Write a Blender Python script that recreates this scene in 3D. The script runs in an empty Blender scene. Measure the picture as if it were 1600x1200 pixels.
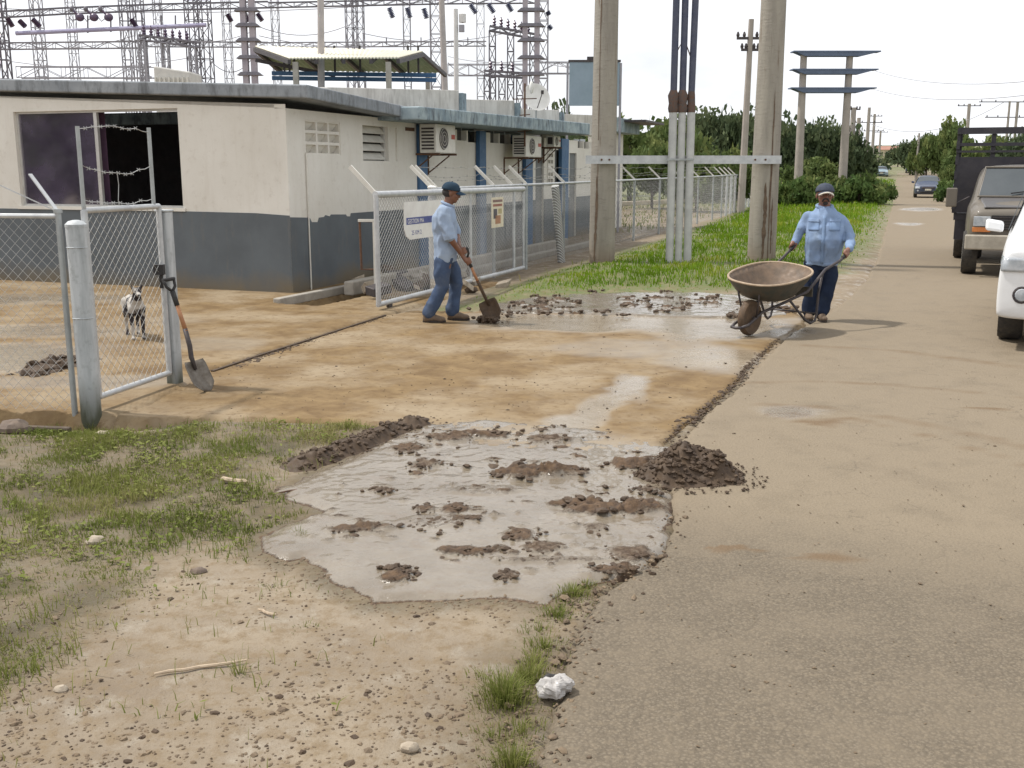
import bpy, math, random
import numpy as np
from mathutils import Vector, Matrix, noise as mnoise

sc = bpy.context.scene
COL = sc.collection
R_ = math.radians
rnd = random.Random(7)
rng = np.random.default_rng(7)

# ------------------------------------------------------------------ camera
CAMH, PITCH, F = 1.75, R_(11.5), 1640.0
cam_d = bpy.data.cameras.new("camera")
cam = bpy.data.objects.new("camera", cam_d)
COL.objects.link(cam)
cam.location = (0, 0, CAMH)
cam.rotation_euler = (R_(90) - PITCH, 0, 0)
cam_d.sensor_width = 36.0
cam_d.lens = 36.0 * F / 1600.0
cam_d.clip_start = 0.05
cam_d.clip_end = 3000
sc.camera = cam

# ------------------------------------------------------------------ sun, sky, exposure
SUN_EL, SUN_AZ = 60.0, -74.0          # azimuth from +Y towards +X
sun_d = bpy.data.lights.new("sun", 'SUN')
sun_d.energy = 4.0
sun_d.angle = R_(3.0)
sun_d.color = (1.0, 0.96, 0.90)
sun = bpy.data.objects.new("sun", sun_d)
COL.objects.link(sun)
sd = Vector((math.sin(R_(SUN_AZ)) * math.cos(R_(SUN_EL)), math.cos(R_(SUN_AZ)) * math.cos(R_(SUN_EL)), math.sin(R_(SUN_EL))))
sun.rotation_euler = sd.to_track_quat('Z', 'Y').to_euler()

world = bpy.data.worlds.new("World")
sc.world = world
world.use_nodes = True
wn, wl = world.node_tree.nodes, world.node_tree.links
wn.clear()
out = wn.new('ShaderNodeOutputWorld')
bg = wn.new('ShaderNodeBackground')
sky = wn.new('ShaderNodeTexSky')
sky.sky_type = 'NISHITA'
sky.sun_disc = False
sky.sun_elevation = R_(SUN_EL)
sky.sun_rotation = R_(SUN_AZ)
sky.dust_density = 2.0
tc = wn.new('ShaderNodeTexCoord')
mp = wn.new('ShaderNodeMapping')
mp.inputs['Scale'].default_value = (1, 1, 2.6)
nz = wn.new('ShaderNodeTexNoise')
nz.inputs['Scale'].default_value = 2.2
nz.inputs['Detail'].default_value = 7
nz.inputs['Roughness'].default_value = 0.6
cr = wn.new('ShaderNodeValToRGB')
cr.color_ramp.elements[0].position = 0.3
cr.color_ramp.elements[0].color = (0.62, 0.62, 0.62, 1)
cr.color_ramp.elements[1].position = 0.5
cr.color_ramp.elements[1].color = (1, 1, 1, 1)
mx = wn.new('ShaderNodeMix')
mx.data_type = 'RGBA'
mx.inputs[7].default_value = (11.4, 11.6, 12.0, 1)
wl.new(tc.outputs['Generated'], mp.inputs['Vector'])
wl.new(mp.outputs['Vector'], nz.inputs['Vector'])
wl.new(nz.outputs['Fac'], cr.inputs['Fac'])
wl.new(cr.outputs['Color'], mx.inputs[0])
wl.new(sky.outputs['Color'], mx.inputs[6])
wl.new(mx.outputs[2], bg.inputs['Color'])
bg.inputs['Strength'].default_value = 0.1
wl.new(bg.outputs['Background'], out.inputs['Surface'])

sc.view_settings.view_transform = 'Standard'
sc.view_settings.look = 'None'
sc.view_settings.exposure = 0.0
sc.view_settings.gamma = 1.0
sc.view_settings.use_curve_mapping = False
sc.cycles.max_bounces = 6
sc.cycles.pixel_filter_type = 'BLACKMAN_HARRIS'
sc.cycles.filter_width = 1.5

# ------------------------------------------------------------------ measuring helpers
def ray(px, py):
    u = (600.0 - py) / F
    return ((px - 800.0) / F, math.cos(PITCH) + u * math.sin(PITCH), -math.sin(PITCH) + u * math.cos(PITCH))
def G(px, py, z=0.0):
    x, y, w = ray(px, py)
    t = (z - CAMH) / w
    return Vector((x * t, y * t, z))
def D(px, py, Y):
    x, y, w = ray(px, py)
    t = Y / y
    return Vector((x * t, Y, CAMH + w * t))
def PL(px, py, P0, n):
    x, y, w = ray(px, py)
    t = (P0[0] * n[0] + P0[1] * n[1]) / (x * n[0] + y * n[1])
    return Vector((x * t, y * t, CAMH + w * t))
RA = R_(20.0)
U = Vector((math.sin(RA), math.cos(RA), 0))
RT = Vector((math.cos(RA), -math.sin(RA), 0))
ZV = Vector((0, 0, 1))
def terr_v(v):
    v = np.asarray(v, float)
    return np.where(v < 80, 0, np.where(v < 300, 4.6 * ((np.clip(v, 80, 300) - 80) / 220.0) ** 1.4, 4.6 + (np.clip(v, 300, 5000) - 300) * 0.02))
def terr(x, y):
    return terr_v(np.asarray(x) * U.x + np.asarray(y) * U.y)
def far(px, Y):
    """ground point at picture column px and distance Y"""
    x, y, w = ray(px, 266)
    X = x * Y / y
    return Vector((X, Y, float(terr(X, Y))))

# ------------------------------------------------------------------ mesh builder
class MB:
    def __init__(s):
        s.v, s.f = [], []
    def add(s, vs, fs):
        n = len(s.v)
        s.v += [tuple(p) for p in vs]
        s.f += [tuple(i + n for i in f) for f in fs]
        return s
    def box(s, a, b):
        x0, y0, z0 = a; x1, y1, z1 = b
        return s.add([(x0, y0, z0), (x1, y0, z0), (x1, y1, z0), (x0, y1, z0), (x0, y0, z1), (x1, y0, z1), (x1, y1, z1), (x0, y1, z1)],
                     [(0, 3, 2, 1), (4, 5, 6, 7), (0, 1, 5, 4), (1, 2, 6, 5), (2, 3, 7, 6), (3, 0, 4, 7)])
    def hexa(s, p):
        """8 corners: bottom ring then top ring"""
        return s.add(p, [(0, 3, 2, 1), (4, 5, 6, 7), (0, 1, 5, 4), (1, 2, 6, 5), (2, 3, 7, 6), (3, 0, 4, 7)])
    def obox(s, c, ax, ay, az):
        c, ax, ay, az = Vector(c), Vector(ax), Vector(ay), Vector(az)
        P = [c + i * ax + j * ay + k * az for k in (-1, 1) for i, j in ((-1, -1), (1, -1), (1, 1), (-1, 1))]
        return s.hexa(P)
    def bar(s, p, q, w, h=None, up=ZV):
        p, q = Vector(p), Vector(q)
        h = h or w
        d = (q - p)
        L = d.length
        if L < 1e-6: return s
        d.normalize()
        sd_ = d.cross(up)
        if sd_.length < 1e-3: sd_ = d.cross(Vector((1, 0, 0)))
        sd_.normalize()
        up2 = sd_.cross(d)
        return s.obox((p + q) / 2, d * L / 2, sd_ * w / 2, up2 * h / 2)
    def tube(s, pts, r, n=8, caps=True, closed=False):
        pts = [Vector(p) for p in pts]
        rs = r if isinstance(r, (list, tuple)) else [r] * len(pts)
        m = len(pts)
        rings = []
        prev = None
        for i, p in enumerate(pts):
            a = pts[i - 1] if (i > 0 or closed) else p
            b = pts[(i + 1) % m] if (i < m - 1 or closed) else p
            d = (b - a).normalized() if (b - a).length > 1e-9 else Vector((0, 0, 1))
            if prev is None:
                t = d.cross(ZV)
                if t.length < 1e-2: t = d.cross(Vector((1, 0, 0)))
            else:
                t = prev - d * prev.dot(d)
                if t.length < 1e-4: t = d.cross(Vector((1, 0, 0)))
            t.normalize(); prev = t
            b2 = d.cross(t)
            rings.append([p + (t * math.cos(2 * math.pi * k / n) + b2 * math.sin(2 * math.pi * k / n)) * rs[i] for k in range(n)])
        vs = [v for rg in rings for v in rg]
        fs = []
        for i in range(m if closed else m - 1):
            j = (i + 1) % m
            for k in range(n):
                k2 = (k + 1) % n
                fs.append((i * n + k, j * n + k, j * n + k2, i * n + k2))
        if caps and not closed:
            fs.append(tuple(range(n)))
            fs.append(tuple(reversed(range((m - 1) * n, m * n))))
        return s.add(vs, fs)
    def rings(s, rg, caps=True):
        """loft through rings of equal point count"""
        n = len(rg[0]); m = len(rg)
        vs = [v for r in rg for v in r]
        fs = [(i * n + k, i * n + (k + 1) % n, (i + 1) * n + (k + 1) % n, (i + 1) * n + k) for i in range(m - 1) for k in range(n)]
        if caps:
            fs.append(tuple(reversed(range(n))))
            fs.append(tuple(range((m - 1) * n, m * n)))
        return s.add(vs, fs)
    def ell(s, c, a, b, h, n=14, m=9, rot=None):
        c = Vector(c)
        vs, fs = [], []
        for i in range(m + 1):
            th = math.pi * i / m
            for k in range(n):
                ph = 2 * math.pi * k / n
                v = Vector((a * math.sin(th) * math.cos(ph), b * math.sin(th) * math.sin(ph), h * math.cos(th)))
                if rot: v = rot @ v
                vs.append(c + v)
        for i in range(m):
            for k in range(n):
                fs.append((i * n + k, (i + 1) * n + k, (i + 1) * n + (k + 1) % n, i * n + (k + 1) % n))
        return s.add(vs, fs)
    def lathe(s, prof, c=(0, 0, 0), axis=ZV, n=20):
        """prof: list of (radius, height along axis)"""
        axis = Vector(axis).normalized()
        t = axis.cross(Vector((0.3, 0.9, 0.1))).normalized()
        b = axis.cross(t)
        c = Vector(c)
        rg = [[c + axis * h + (t * math.cos(2 * math.pi * k / n) + b * math.sin(2 * math.pi * k / n)) * r for k in range(n)] for r, h in prof]
        return s.rings(rg, caps=True)
    def prism(s, poly, off):
        """flat polygon (3d points) given thickness by vector off"""
        n = len(poly)
        off = Vector(off)
        P = [Vector(p) for p in poly]
        return s.add(P + [p + off for p in P], [tuple(reversed(range(n))), tuple(range(n, 2 * n))] + [(i, (i + 1) % n, (i + 1) % n + n, i + n) for i in range(n)])
    def build(s, name, m=None, parent=None, smooth=False, bevel=0):
        me = bpy.data.meshes.new(name)
        me.from_pydata(s.v, [], s.f)
        if m:
            for mm in (m if isinstance(m, (list, tuple)) else [m]): me.materials.append(mm)
        o = bpy.data.objects.new(name, me)
        COL.objects.link(o)
        if smooth:
            me.shade_smooth() if smooth is True else me.set_sharp_from_angle(angle=R_(smooth))
            if smooth is not True:
                pass
        if parent is not None: o.parent = parent
        if bevel:
            b = o.modifiers.new("bevel", 'BEVEL'); b.width = bevel; b.segments = 2; b.limit_method = 'ANGLE'
        return o

def np_mesh(name, V, Fq, m=None, parent=None, attrs=None, smooth=True, nper=4):
    me = bpy.data.meshes.new(name)
    V = np.asarray(V, np.float32); Fq = np.asarray(Fq, np.int32)
    me.vertices.add(len(V)); me.vertices.foreach_set('co', V.ravel())
    nf = len(Fq)
    me.loops.add(nf * nper); me.loops.foreach_set('vertex_index', Fq.ravel())
    me.polygons.add(nf)
    me.polygons.foreach_set('loop_start', np.arange(0, nf * nper, nper, dtype=np.int32))
    me.polygons.foreach_set('loop_total', np.full(nf, nper, np.int32))
    me.update(calc_edges=True)
    if attrs:
        for k, a in attrs.items():
            at = me.attributes.new(k, 'FLOAT', 'POINT')
            at.data.foreach_set('value', np.asarray(a, np.float32))
    if smooth: me.shade_smooth()
    if m: me.materials.append(m)
    o = bpy.data.objects.new(name, me)
    COL.objects.link(o)
    if parent is not None: o.parent = parent
    return o

def tag(o, label=None, cat=None, group=None, kind=None):
    if label: o['label'] = label
    if cat: o['category'] = cat
    if group: o['group'] = group
    if kind: o['kind'] = kind
    return o
def thing(name, label, cat, loc=(0, 0, 0), rz=0.0, group=None):
    o = bpy.data.objects.new(name, None)
    COL.objects.link(o)
    o.empty_display_size = 0.2
    o.location = loc; o.rotation_euler = (0, 0, rz)
    return tag(o, label, cat, group)
def copy_tree(o, parent=None):
    c = o.copy(); COL.objects.link(c)
    if parent is not None: c.parent = parent
    for ch in list(o.children): copy_tree(ch, c)
    return c
bpy.context.view_layer.update()

# ------------------------------------------------------------------ numpy noise
def _hash(ix, iy, s):
    h = (ix.astype(np.int64) * 374761393 + iy.astype(np.int64) * 668265263 + s * 974634777) & 0xFFFFFFFF
    h = ((h ^ (h >> 13)) * 1274126177) & 0xFFFFFFFF
    return ((h ^ (h >> 16)) & 0xFFFF) / 65535.0
def vnoise(x, y, s=0):
    x = np.asarray(x, float); y = np.asarray(y, float)
    ix, iy = np.floor(x), np.floor(y)
    fx, fy = x - ix, y - iy
    fx = fx * fx * (3 - 2 * fx); fy = fy * fy * (3 - 2 * fy)
    a, b, c, d = _hash(ix, iy, s), _hash(ix + 1, iy, s), _hash(ix, iy + 1, s), _hash(ix + 1, iy + 1, s)
    return (a + (b - a) * fx) * (1 - fy) + (c + (d - c) * fx) * fy
def fbm(x, y, sc_=1.0, o=4, s=0, g=0.5):
    t, a, n = 0, 1.0, 0
    for i in range(o):
        t = t + a * vnoise(np.asarray(x) * sc_ * 2 ** i + 17.3 * i, np.asarray(y) * sc_ * 2 ** i + 9.1 * i, s + i); n += a; a *= g
    return t / n - 0.5
def sstep(a, b, x):
    t = np.clip((np.asarray(x, float) - a) / (b - a), 0, 1)
    return t * t * (3 - 2 * t)
def sdf(x, y, poly):
    """signed distance, negative inside"""
    x = np.asarray(x, float); y = np.asarray(y, float)
    d = np.full(x.shape, 1e9); ins = np.zeros(x.shape, bool)
    n = len(poly)
    for i in range(n):
        ax, ay = poly[i][0], poly[i][1]; bx, by = poly[(i + 1) % n][0], poly[(i + 1) % n][1]
        ex, ey = bx - ax, by - ay
        t = np.clip(((x - ax) * ex + (y - ay) * ey) / (ex * ex + ey * ey + 1e-12), 0, 1)
        d = np.minimum(d, (x - ax - t * ex) ** 2 + (y - ay - t * ey) ** 2)
        c = ((ay > y) != (by > y)) & (x < (bx - ax) * (y - ay) / (by - ay + 1e-12) + ax)
        ins ^= c
    d = np.sqrt(d)
    return np.where(ins, -d, d)
def pdist(x, y, pts):
    d = np.full(np.shape(x), 1e9)
    for i in range(len(pts) - 1):
        ax, ay = pts[i][0], pts[i][1]; ex, ey = pts[i + 1][0] - ax, pts[i + 1][1] - ay
        t = np.clip(((x - ax) * ex + (y - ay) * ey) / (ex * ex + ey * ey + 1e-12), 0, 1)
        d = np.minimum(d, (x - ax - t * ex) ** 2 + (y - ay - t * ey) ** 2)
    return np.sqrt(d)
def GP(l, z=0.0): return [G(a, b, z) for a, b in l]

# ------------------------------------------------------------------ materials
class NT:
    def __init__(s, name):
        s.m = bpy.data.materials.new(name); s.m.use_nodes = True
        s.n, s.l = s.m.node_tree.nodes, s.m.node_tree.links
        s.b = s.n['Principled BSDF']
        g = s.n.new('ShaderNodeNewGeometry'); s.pos = g.outputs['Position']
    def noise(s, scale, detail=4, rough=0.6, vec=None, dist=0):
        t = s.n.new('ShaderNodeTexNoise'); t.inputs['Scale'].default_value = scale
        t.inputs['Detail'].default_value = detail; t.inputs['Roughness'].default_value = rough
        t.inputs['Distortion'].default_value = dist
        s.l.new(vec or s.pos, t.inputs['Vector']); return t.outputs['Fac']
    def voro(s, scale, feat='F1', vec=None):
        t = s.n.new('ShaderNodeTexVoronoi'); t.feature = feat; t.inputs['Scale'].default_value = scale
        s.l.new(vec or s.pos, t.inputs['Vector']); return t.outputs['Distance']
    def scaled(s, sx, sy, sz, rz=0):
        t = s.n.new('ShaderNodeMapping'); t.inputs['Scale'].default_value = (sx, sy, sz); t.inputs['Rotation'].default_value = (0, 0, rz)
        s.l.new(s.pos, t.inputs['Vector']); return t.outputs['Vector']
    def attr(s, name):
        t = s.n.new('ShaderNodeAttribute'); t.attribute_name = name; return t.outputs['Fac']
    def rmp(s, x, a, b, lo=0.0, hi=1.0):
        t = s.n.new('ShaderNodeMapRange'); t.inputs[1].default_value = a; t.inputs[2].default_value = b
        t.inputs[3].default_value = lo; t.inputs[4].default_value = hi
        s.l.new(x, t.inputs[0]); return t.outputs[0]
    def math(s, op, a, b):
        t = s.n.new('ShaderNodeMath'); t.operation = op
        for i, q in enumerate((a, b)):
            if isinstance(q, (int, float)): t.inputs[i].default_value = q
            else: s.l.new(q, t.inputs[i])
        return t.outputs[0]
    def mix(s, fac, a, b, mode='MIX'):
        t = s.n.new('ShaderNodeMix'); t.data_type = 'RGBA'; t.blend_type = mode
        if isinstance(fac, (int, float)): t.inputs[0].default_value = fac
        else: s.l.new(fac, t.inputs[0])
        for i, q in ((6, a), (7, b)):
            if isinstance(q, (tuple, list)): t.inputs[i].default_value = (*q[:3], 1)
            else: s.l.new(q, t.inputs[i])
        return t.outputs[2]
    def set(s, col=None, rough=None, metal=None, spec=None, **kw):
        for k, q in (('Base Color', col), ('Roughness', rough), ('Metallic', metal), ('Specular IOR Level', spec)):
            if q is None: continue
            if isinstance(q, (int, float)): s.b.inputs[k].default_value = q
            elif isinstance(q, (tuple, list)): s.b.inputs[k].default_value = (*q[:3], 1)
            else: s.l.new(q, s.b.inputs[k])
        return s
    def bump(s, h, strength=0.4, dist=0.01):
        t = s.n.new('ShaderNodeBump'); t.inputs['Strength'].default_value = strength; t.inputs['Distance'].default_value = dist
        s.l.new(h, t.inputs['Height'])
        if s.b.inputs['Normal'].links: s.l.new(s.b.inputs['Normal'].links[0].from_socket, t.inputs['Normal'])
        s.l.new(t.outputs[0], s.b.inputs['Normal']); return s

_mc = {}
def SM(name, c, c2=None, scale=8, rough=0.7, bump=0.0, bscale=60, metal=0.0, spec=None, bd=0.004):
    """simple procedural material: two tones by noise, a little relief"""
    if name in _mc: return _mc[name]
    t = NT(name)
    c2 = c2 or tuple(x * 0.78 for x in c)
    nf = t.noise(scale, 5, 0.65)
    col = t.mix(t.rmp(nf, 0.35, 0.68), c, c2)
    rr = t.rmp(t.noise(scale * 2.3, 3), 0.3, 0.7, max(0.03, rough - 0.1), min(1, rough + 0.1))
    t.set(col, rr, metal, spec)
    if bump: t.bump(t.noise(bscale, 4), bump, bd)
    _mc[name] = t.m
    return t.m
# ================================================================== GROUND
road_px = [(838, 1200), (852, 1130), (880, 1050), (905, 980), (925, 935), (965, 905), (1028, 868), (1048, 800), (1042, 750), (1032, 695), (1090, 648), (1150, 598), (1168, 575),
           (1212, 532), (1250, 508), (1300, 478), (1345, 440), (1368, 400), (1378, 365), (1385, 340), (1392, 322)]
_rv = []
for a, b in road_px:
    p = G(a, b); _rv.append((p.dot(U), p.dot(RT)))
_rv = [(-6, _rv[0][1] - 0.1), (1.0, _rv[0][1] - 0.05)] + _rv
_mono = [_rv[0]]
for q in _rv[1:]:
    if q[0] > _mono[-1][0] + 0.02: _mono.append(q)
_mono += [(90, _mono[-1][1] - .2), (500, _mono[-1][1] - .5)]
RVv, RVr = np.array([q[0] for q in _mono]), np.array([q[1] for q in _mono])
def rleft(v): return np.interp(v, RVv, RVr) - 0.07 * (np.asarray(v) < 6.5) + 0.10 * fbm(np.asarray(v) * 1.7, 3.1, 1, 4, 5) * 1.2 + 0.05 * fbm(np.asarray(v) * 7, 1.1, 1, 3, 15)
def rright(v): return np.interp(v, [-6, 30, 60, 90, 500], [10.2, 10.2, 8.2, 7.2, 6.5])
def vr(x, y): return x * U.x + y * U.y, x * RT.x + y * RT.y

apron = [tuple(p)[:2] for p in GP([(150, 642), (285, 604), (330, 578), (600, 494), (640, 486), (745, 488), (760, 478), (860, 470), (960, 466), (1190, 470), (1240, 480), (1262, 505), (1216, 534),
         (1170, 577), (1152, 600), (1092, 650), (1040, 690), (1035, 720), (900, 712), (740, 700), (660, 676), (560, 662), (330, 655), (200, 658)])]
yard_near = [(-260, 652), (0, 646), (130, 652), (215, 648), (285, 612), (330, 582), (600, 495)]
yl = GP(yard_near)
yard = [tuple(p)[:2] for p in yl] + [tuple(yl[-1] + U * 4.2)[:2], tuple(yl[-1] + U * 4.2 - RT * 3.2)[:2], (-14, 19.5), (-14, 7.0)]
mud_px = [(425, 768), (470, 745), (520, 728), (590, 690), (650, 662), (760, 654), (860, 664), (940, 668), (1000, 682), (1058, 700), (1076, 740), (1058, 770), (1054, 800), (1050, 862), (1004, 898), (940, 912),
          (880, 925), (852, 948), (800, 936), (760, 942), (720, 936), (650, 944), (580, 942), (540, 922), (500, 898), (480, 872), (450, 880), (405, 862), (400, 838), (440, 826), (490, 803), (468, 785)]
mud = [tuple(p)[:2] for p in GP(mud_px)]
farmud = [tuple(p)[:2] for p in GP([(742, 492), (765, 476), (850, 464), (960, 459), (1090, 458), (1200, 464), (1240, 480), (1236, 494), (1180, 500), (1060, 498), (900, 493)])]
lgrass = [tuple(p)[:2] for p in GP([(-250, 668), (0, 668), (130, 664), (300, 660), (480, 660), (590, 654), (655, 652), (610, 680), (540, 705), (465, 738), (430, 765), (480, 792), (440, 835), (400, 850), (330, 862), (250, 880),
          (190, 935), (120, 985), (60, 1040), (0, 1080), (-250, 1080)])]
verge = [tuple(p)[:2] for p in GP([(700, 486), (745, 484), (790, 476), (870, 466), (960, 460), (1090, 460), (1200, 462), (1262, 446), (1320, 424), (1350, 402), (1366, 380), (1380, 350), (1392, 322), (1400, 300), (1404, 290),
         (1180, 290), (1170, 318), (1120, 345), (1000, 385), (940, 402), (880, 420), (800, 446), (715, 474)])]
ditch_c = G(540, 465); ditch_d = (G(577, 452) - G(490, 470)).normalized()

def ground_h(x, y):
    v, r = vr(x, y)
    h = 0.016 * fbm(x, y, 1.6, 4, 1) + 0.012 * fbm(x, y, 9, 3, 2) - 0.006
    h = h + 0.02 * np.maximum(0, fbm(x, y, 22, 2, 8) - 0.12) * (y < 9)
    rl = rleft(v)
    inroad = sstep(rl + 0.02, rl + 0.16, r) * sstep(rright(v) + .1, rright(v) - 0.1, r)
    h = h * (1 - inroad) - 0.07 * inroad
    for poly in (apron, yard):
        m = sstep(0.02, -0.12, sdf(x, y, poly)) if True else 0
        h = h * (1 - m) - 0.07 * m
    near = sstep(0.7, 0.0, np.abs(sdf(x, y, yard))) * (sdf(x, y, yard) > -0.05) * sstep(-1.6, -2.6, x)
    h = h - 0.085 * near
    dx, dy = x - ditch_c.x, y - ditch_c.y
    a = dx * ditch_d.x + dy * ditch_d.y; b = -dx * ditch_d.y + dy * ditch_d.x
    dm = sstep(0.34, 0.26, np.abs(b - 0.1)) * sstep(1.05, 0.95, np.abs(a))
    h = h - 0.42 * dm
    vg = sstep(0.2, -0.6, sdf(x, y, verge))
    h = h + vg * (0.06 + 0.10 * fbm(x, y, 0.5, 3, 4))
    h = h + terr(x, y) + np.where((v > 100) & ((r > 10) | (r < -2)), (v - 100) * 0.004, 0)
    return h

def spaced(segs):
    o = [segs[0][0]]
    for a, b, s0, s1 in segs:
        p = a
        while p < b - 1e-6:
            t = (p - a) / (b - a); p += s0 + (s1 - s0) * t; o.append(min(p, b))
    return np.unique(np.round(np.array(o), 5))
def grid_mesh(name, X, Y, H, mat, attrs=None, keep=None, parent=None):
    """X, Y: 2-d coordinate arrays"""
    n0, n1 = X.shape
    idx = np.arange(n0 * n1).reshape(n0, n1)
    q = np.stack([idx[:-1, :-1], idx[1:, :-1], idx[1:, 1:], idx[:-1, 1:]], -1).reshape(-1, 4)
    if keep is not None:
        k = keep
        km = (k[:-1, :-1] | k[1:, :-1] | k[1:, 1:] | k[:-1, 1:]).ravel()
        q = q[km]
    V = np.stack([X, Y, H], -1).reshape(-1, 3)
    used = np.unique(q); remap = np.full(len(V), -1); remap[used] = np.arange(len(used))
    A = {k: v.ravel()[used] for k, v in (attrs or {}).items()}
    return np_mesh(name, V[used], remap[q], mat, parent, A)

xs = spaced([(-900, -60, 160, 30), (-60, -12, 8, 2), (-12, -4.2, 0.6, 0.12), (-4.2, 2.0, 0.03, 0.03), (2.0, 8, 0.12, 0.25), (8, 60, 0.5, 6), (60, 900, 20, 160)])
ys = spaced([(-300, -10, 80, 10), (-10, 2.2, 1.5, 0.3), (2.2, 8.5, 0.026, 0.045), (8.5, 16, 0.06, 0.12), (16, 40, 0.15, 0.8), (40, 120, 1, 4), (120, 1400, 8, 180)])
X, Y = np.meshgrid(xs, ys, indexing='ij')
Hh = ground_h(X, Y)
dgr = sdf(X, Y, lgrass); dvg = sdf(X, Y, verge)
vv, rr_ = vr(X, Y)
# where topsoil and roots darken the earth, where grass covers it
soil = sstep(0.25, -0.35, dgr + 0.5 * fbm(X, Y, 2.2, 4, 31)) * (0.55 + 0.45 * sstep(-.1, .15, fbm(X, Y, 4, 3, 32)))
soil = np.maximum(soil, np.exp(-((rr_ - rleft(vv) + .05) / .22) ** 2) * (vv < 9) * (.35 + .9 * fbm(X, Y, 5, 4, 39)) * 1.1)
soil = np.clip(np.maximum(soil, sstep(.16, .0, sdf(X, Y, mud)) * .7), 0, 1)
green = sstep(0.3, -0.3, dvg + 0.9 * fbm(X, Y, 1.2, 4, 33)) + sstep(45, 60, vv) * ((rr_ > 9) | (rr_ < 1))
green = np.clip(green + (rr_ > 10.6) * 0.9, 0, 1)

def ground_mat():
    t = NT("tan_earth")
    n1 = t.noise(1.1, 6, 0.62); n2 = t.noise(14, 5, 0.7); n3 = t.noise(90, 3, 0.6); n4 = t.noise(4.5, 6, 0.7)
    c = t.mix(t.rmp(n1, 0.38, 0.66), (0.265, 0.216, 0.156), (0.18, 0.14, 0.098))
    c = t.mix(t.rmp(n2, 0.46, 0.66), c, (0.19, 0.14, 0.085))
    c = t.mix(t.rmp(n4, 0.56, 0.7, 0, .7), c, (0.32, 0.28, 0.22))
    c = t.mix(t.rmp(n3, 0.62, 0.72, 0, 0.6), c, (0.12, 0.09, 0.065))
    s = t.math('MULTIPLY', t.attr('soil'), t.rmp(n4, 0.3, 0.55, 0.45, 1))
    c = t.mix(s, c, (0.082, 0.066, 0.036))
    c = t.mix(t.math('MULTIPLY', t.attr('green'), t.rmp(n4, 0.3, 0.6, 0.2, 1)), c, t.mix(t.rmp(n2, .4, .6), (0.085, 0.135, 0.022), (0.12, 0.12, 0.045)))
    r = t.rmp(n4, 0.42, 0.62, 0.95, 0.38)
    t.set(c, r, spec=0.22)
    t.bump(n3, 0.5, 0.006); t.bump(n2, 0.5, 0.02)
    return t.m
g_ = grid_mesh("ground", X, Y, Hh, ground_mat(), {'soil': soil, 'green': green})
tag(g_, kind='structure')

# ---- road
vs_ = spaced([(-6, 1.5, 0.5, 0.1), (1.5, 9, 0.035, 0.05), (9, 20, 0.07, 0.2), (20, 80, 0.4, 2), (80, 420, 3, 8)])
ds_ = spaced([(-0.12, 0.5, 0.03, 0.03), (0.5, 2.5, 0.08, 0.2), (2.5, 7, 0.3, 0.6)])
Vg, Dg = np.meshgrid(vs_, ds_, indexing='ij')
rl = rleft(Vg); wd = rright(Vg) - rl
Rg = rl + np.where(Dg < 2.5, Dg, 2.5 + (Dg - 2.5) / 4.5 * (wd - 2.5))
Xr = Vg * U.x + Rg * RT.x; Yr = Vg * U.y + Rg * RT.y
edge = sstep(0.0, 0.10, Dg + 0.04 * fbm(Xr, Yr, 12, 3, 9))
Hr = -0.09 * (1 - edge) + 0.012 * fbm(Xr, Yr, 0.7, 3, 41) + 0.005 * fbm(Xr, Yr, 14, 3, 42) * (Vg < 12) + terr_v(Vg) + 0.002
Hr = Hr + 0.012 * np.exp(-((Dg - 0.12) / 0.05) ** 2) * (fbm(Xr, Yr, 5, 3, 43) + 0.2)
# carried-out dirt: thick by the yard mouth, thin in front
pts_ = GP([(1180, 560), (1400, 520), (1500, 470), (1560, 380)])
dirt = sstep(4.2, 5.6, Vg + 0.25 * Rg + 1.2 * fbm(Xr, Yr, 0.8, 4, 44)) * 0.95 + 0.28 * sstep(0.9, 1.5, Rg - 0.3 * Vg + 1.2)
track = 0
for pl, w in (([(1155, 600), (1260, 596), (1400, 602), (1500, 612), (1620, 625)], 0.07), ([(1180, 632), (1290, 638), (1380, 652), (1480, 672), (1620, 702)], 0.09), ([(1240, 660), (1330, 655), (1440, 680), (1620, 730)], 0.06),
              ([(1210, 655), (1260, 650), (1300, 668)], 0.05), ([(1250, 540), (1400, 548), (1600, 575)], 0.1)):
    P = GP(pl); track = np.maximum(track, np.exp(-(pdist(Xr, Yr, P) / w) ** 2) * (0.45 + 1.1 * fbm(Xr, Yr, 6, 3, 45)))
for a, b, ra_ in ((1150, 858, .09), (1185, 862, .06), (1290, 872, .10), (1290, 662, .14), (1240, 648, .12), (1560, 640, .12), (1420, 560, .12)):
    p = G(a, b); track = np.maximum(track, .8 * sstep(1.3, .2, np.hypot((Xr - p.x) / ra_ / 1.3, (Yr - p.y) / ra_ / .6) + 3.2 * fbm(Xr, Yr, 14, 4, 48)))
Hr = Hr + 0.008 * np.clip(track, 0, 1)
wetr = 0
for a, b, ra_ in ((1235, 645, .2), (1225, 515, .35), (1205, 522, .3)):
    p = G(a, b); wetr = np.maximum(wetr, sstep(ra_ * 1.3, ra_ * 0.5, np.hypot((Xr - p.x), (Yr - p.y)) + 0.3 * fbm(Xr, Yr, 4, 3, 46)))
for a, b, rx_, ry_ in ((1440, 327, .9, 2.5), (1418, 350, .5, .8), (1425, 270, 2, 8)):
    p = G(a, b); wetr = np.maximum(wetr, 1.1 * sstep(1.2, 0.6, np.hypot((Vg - p.dot(U)) / ry_, (Rg - p.dot(RT)) / rx_) + 0.6 * fbm(Xr, Yr, .9, 3, 47)))
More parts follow.
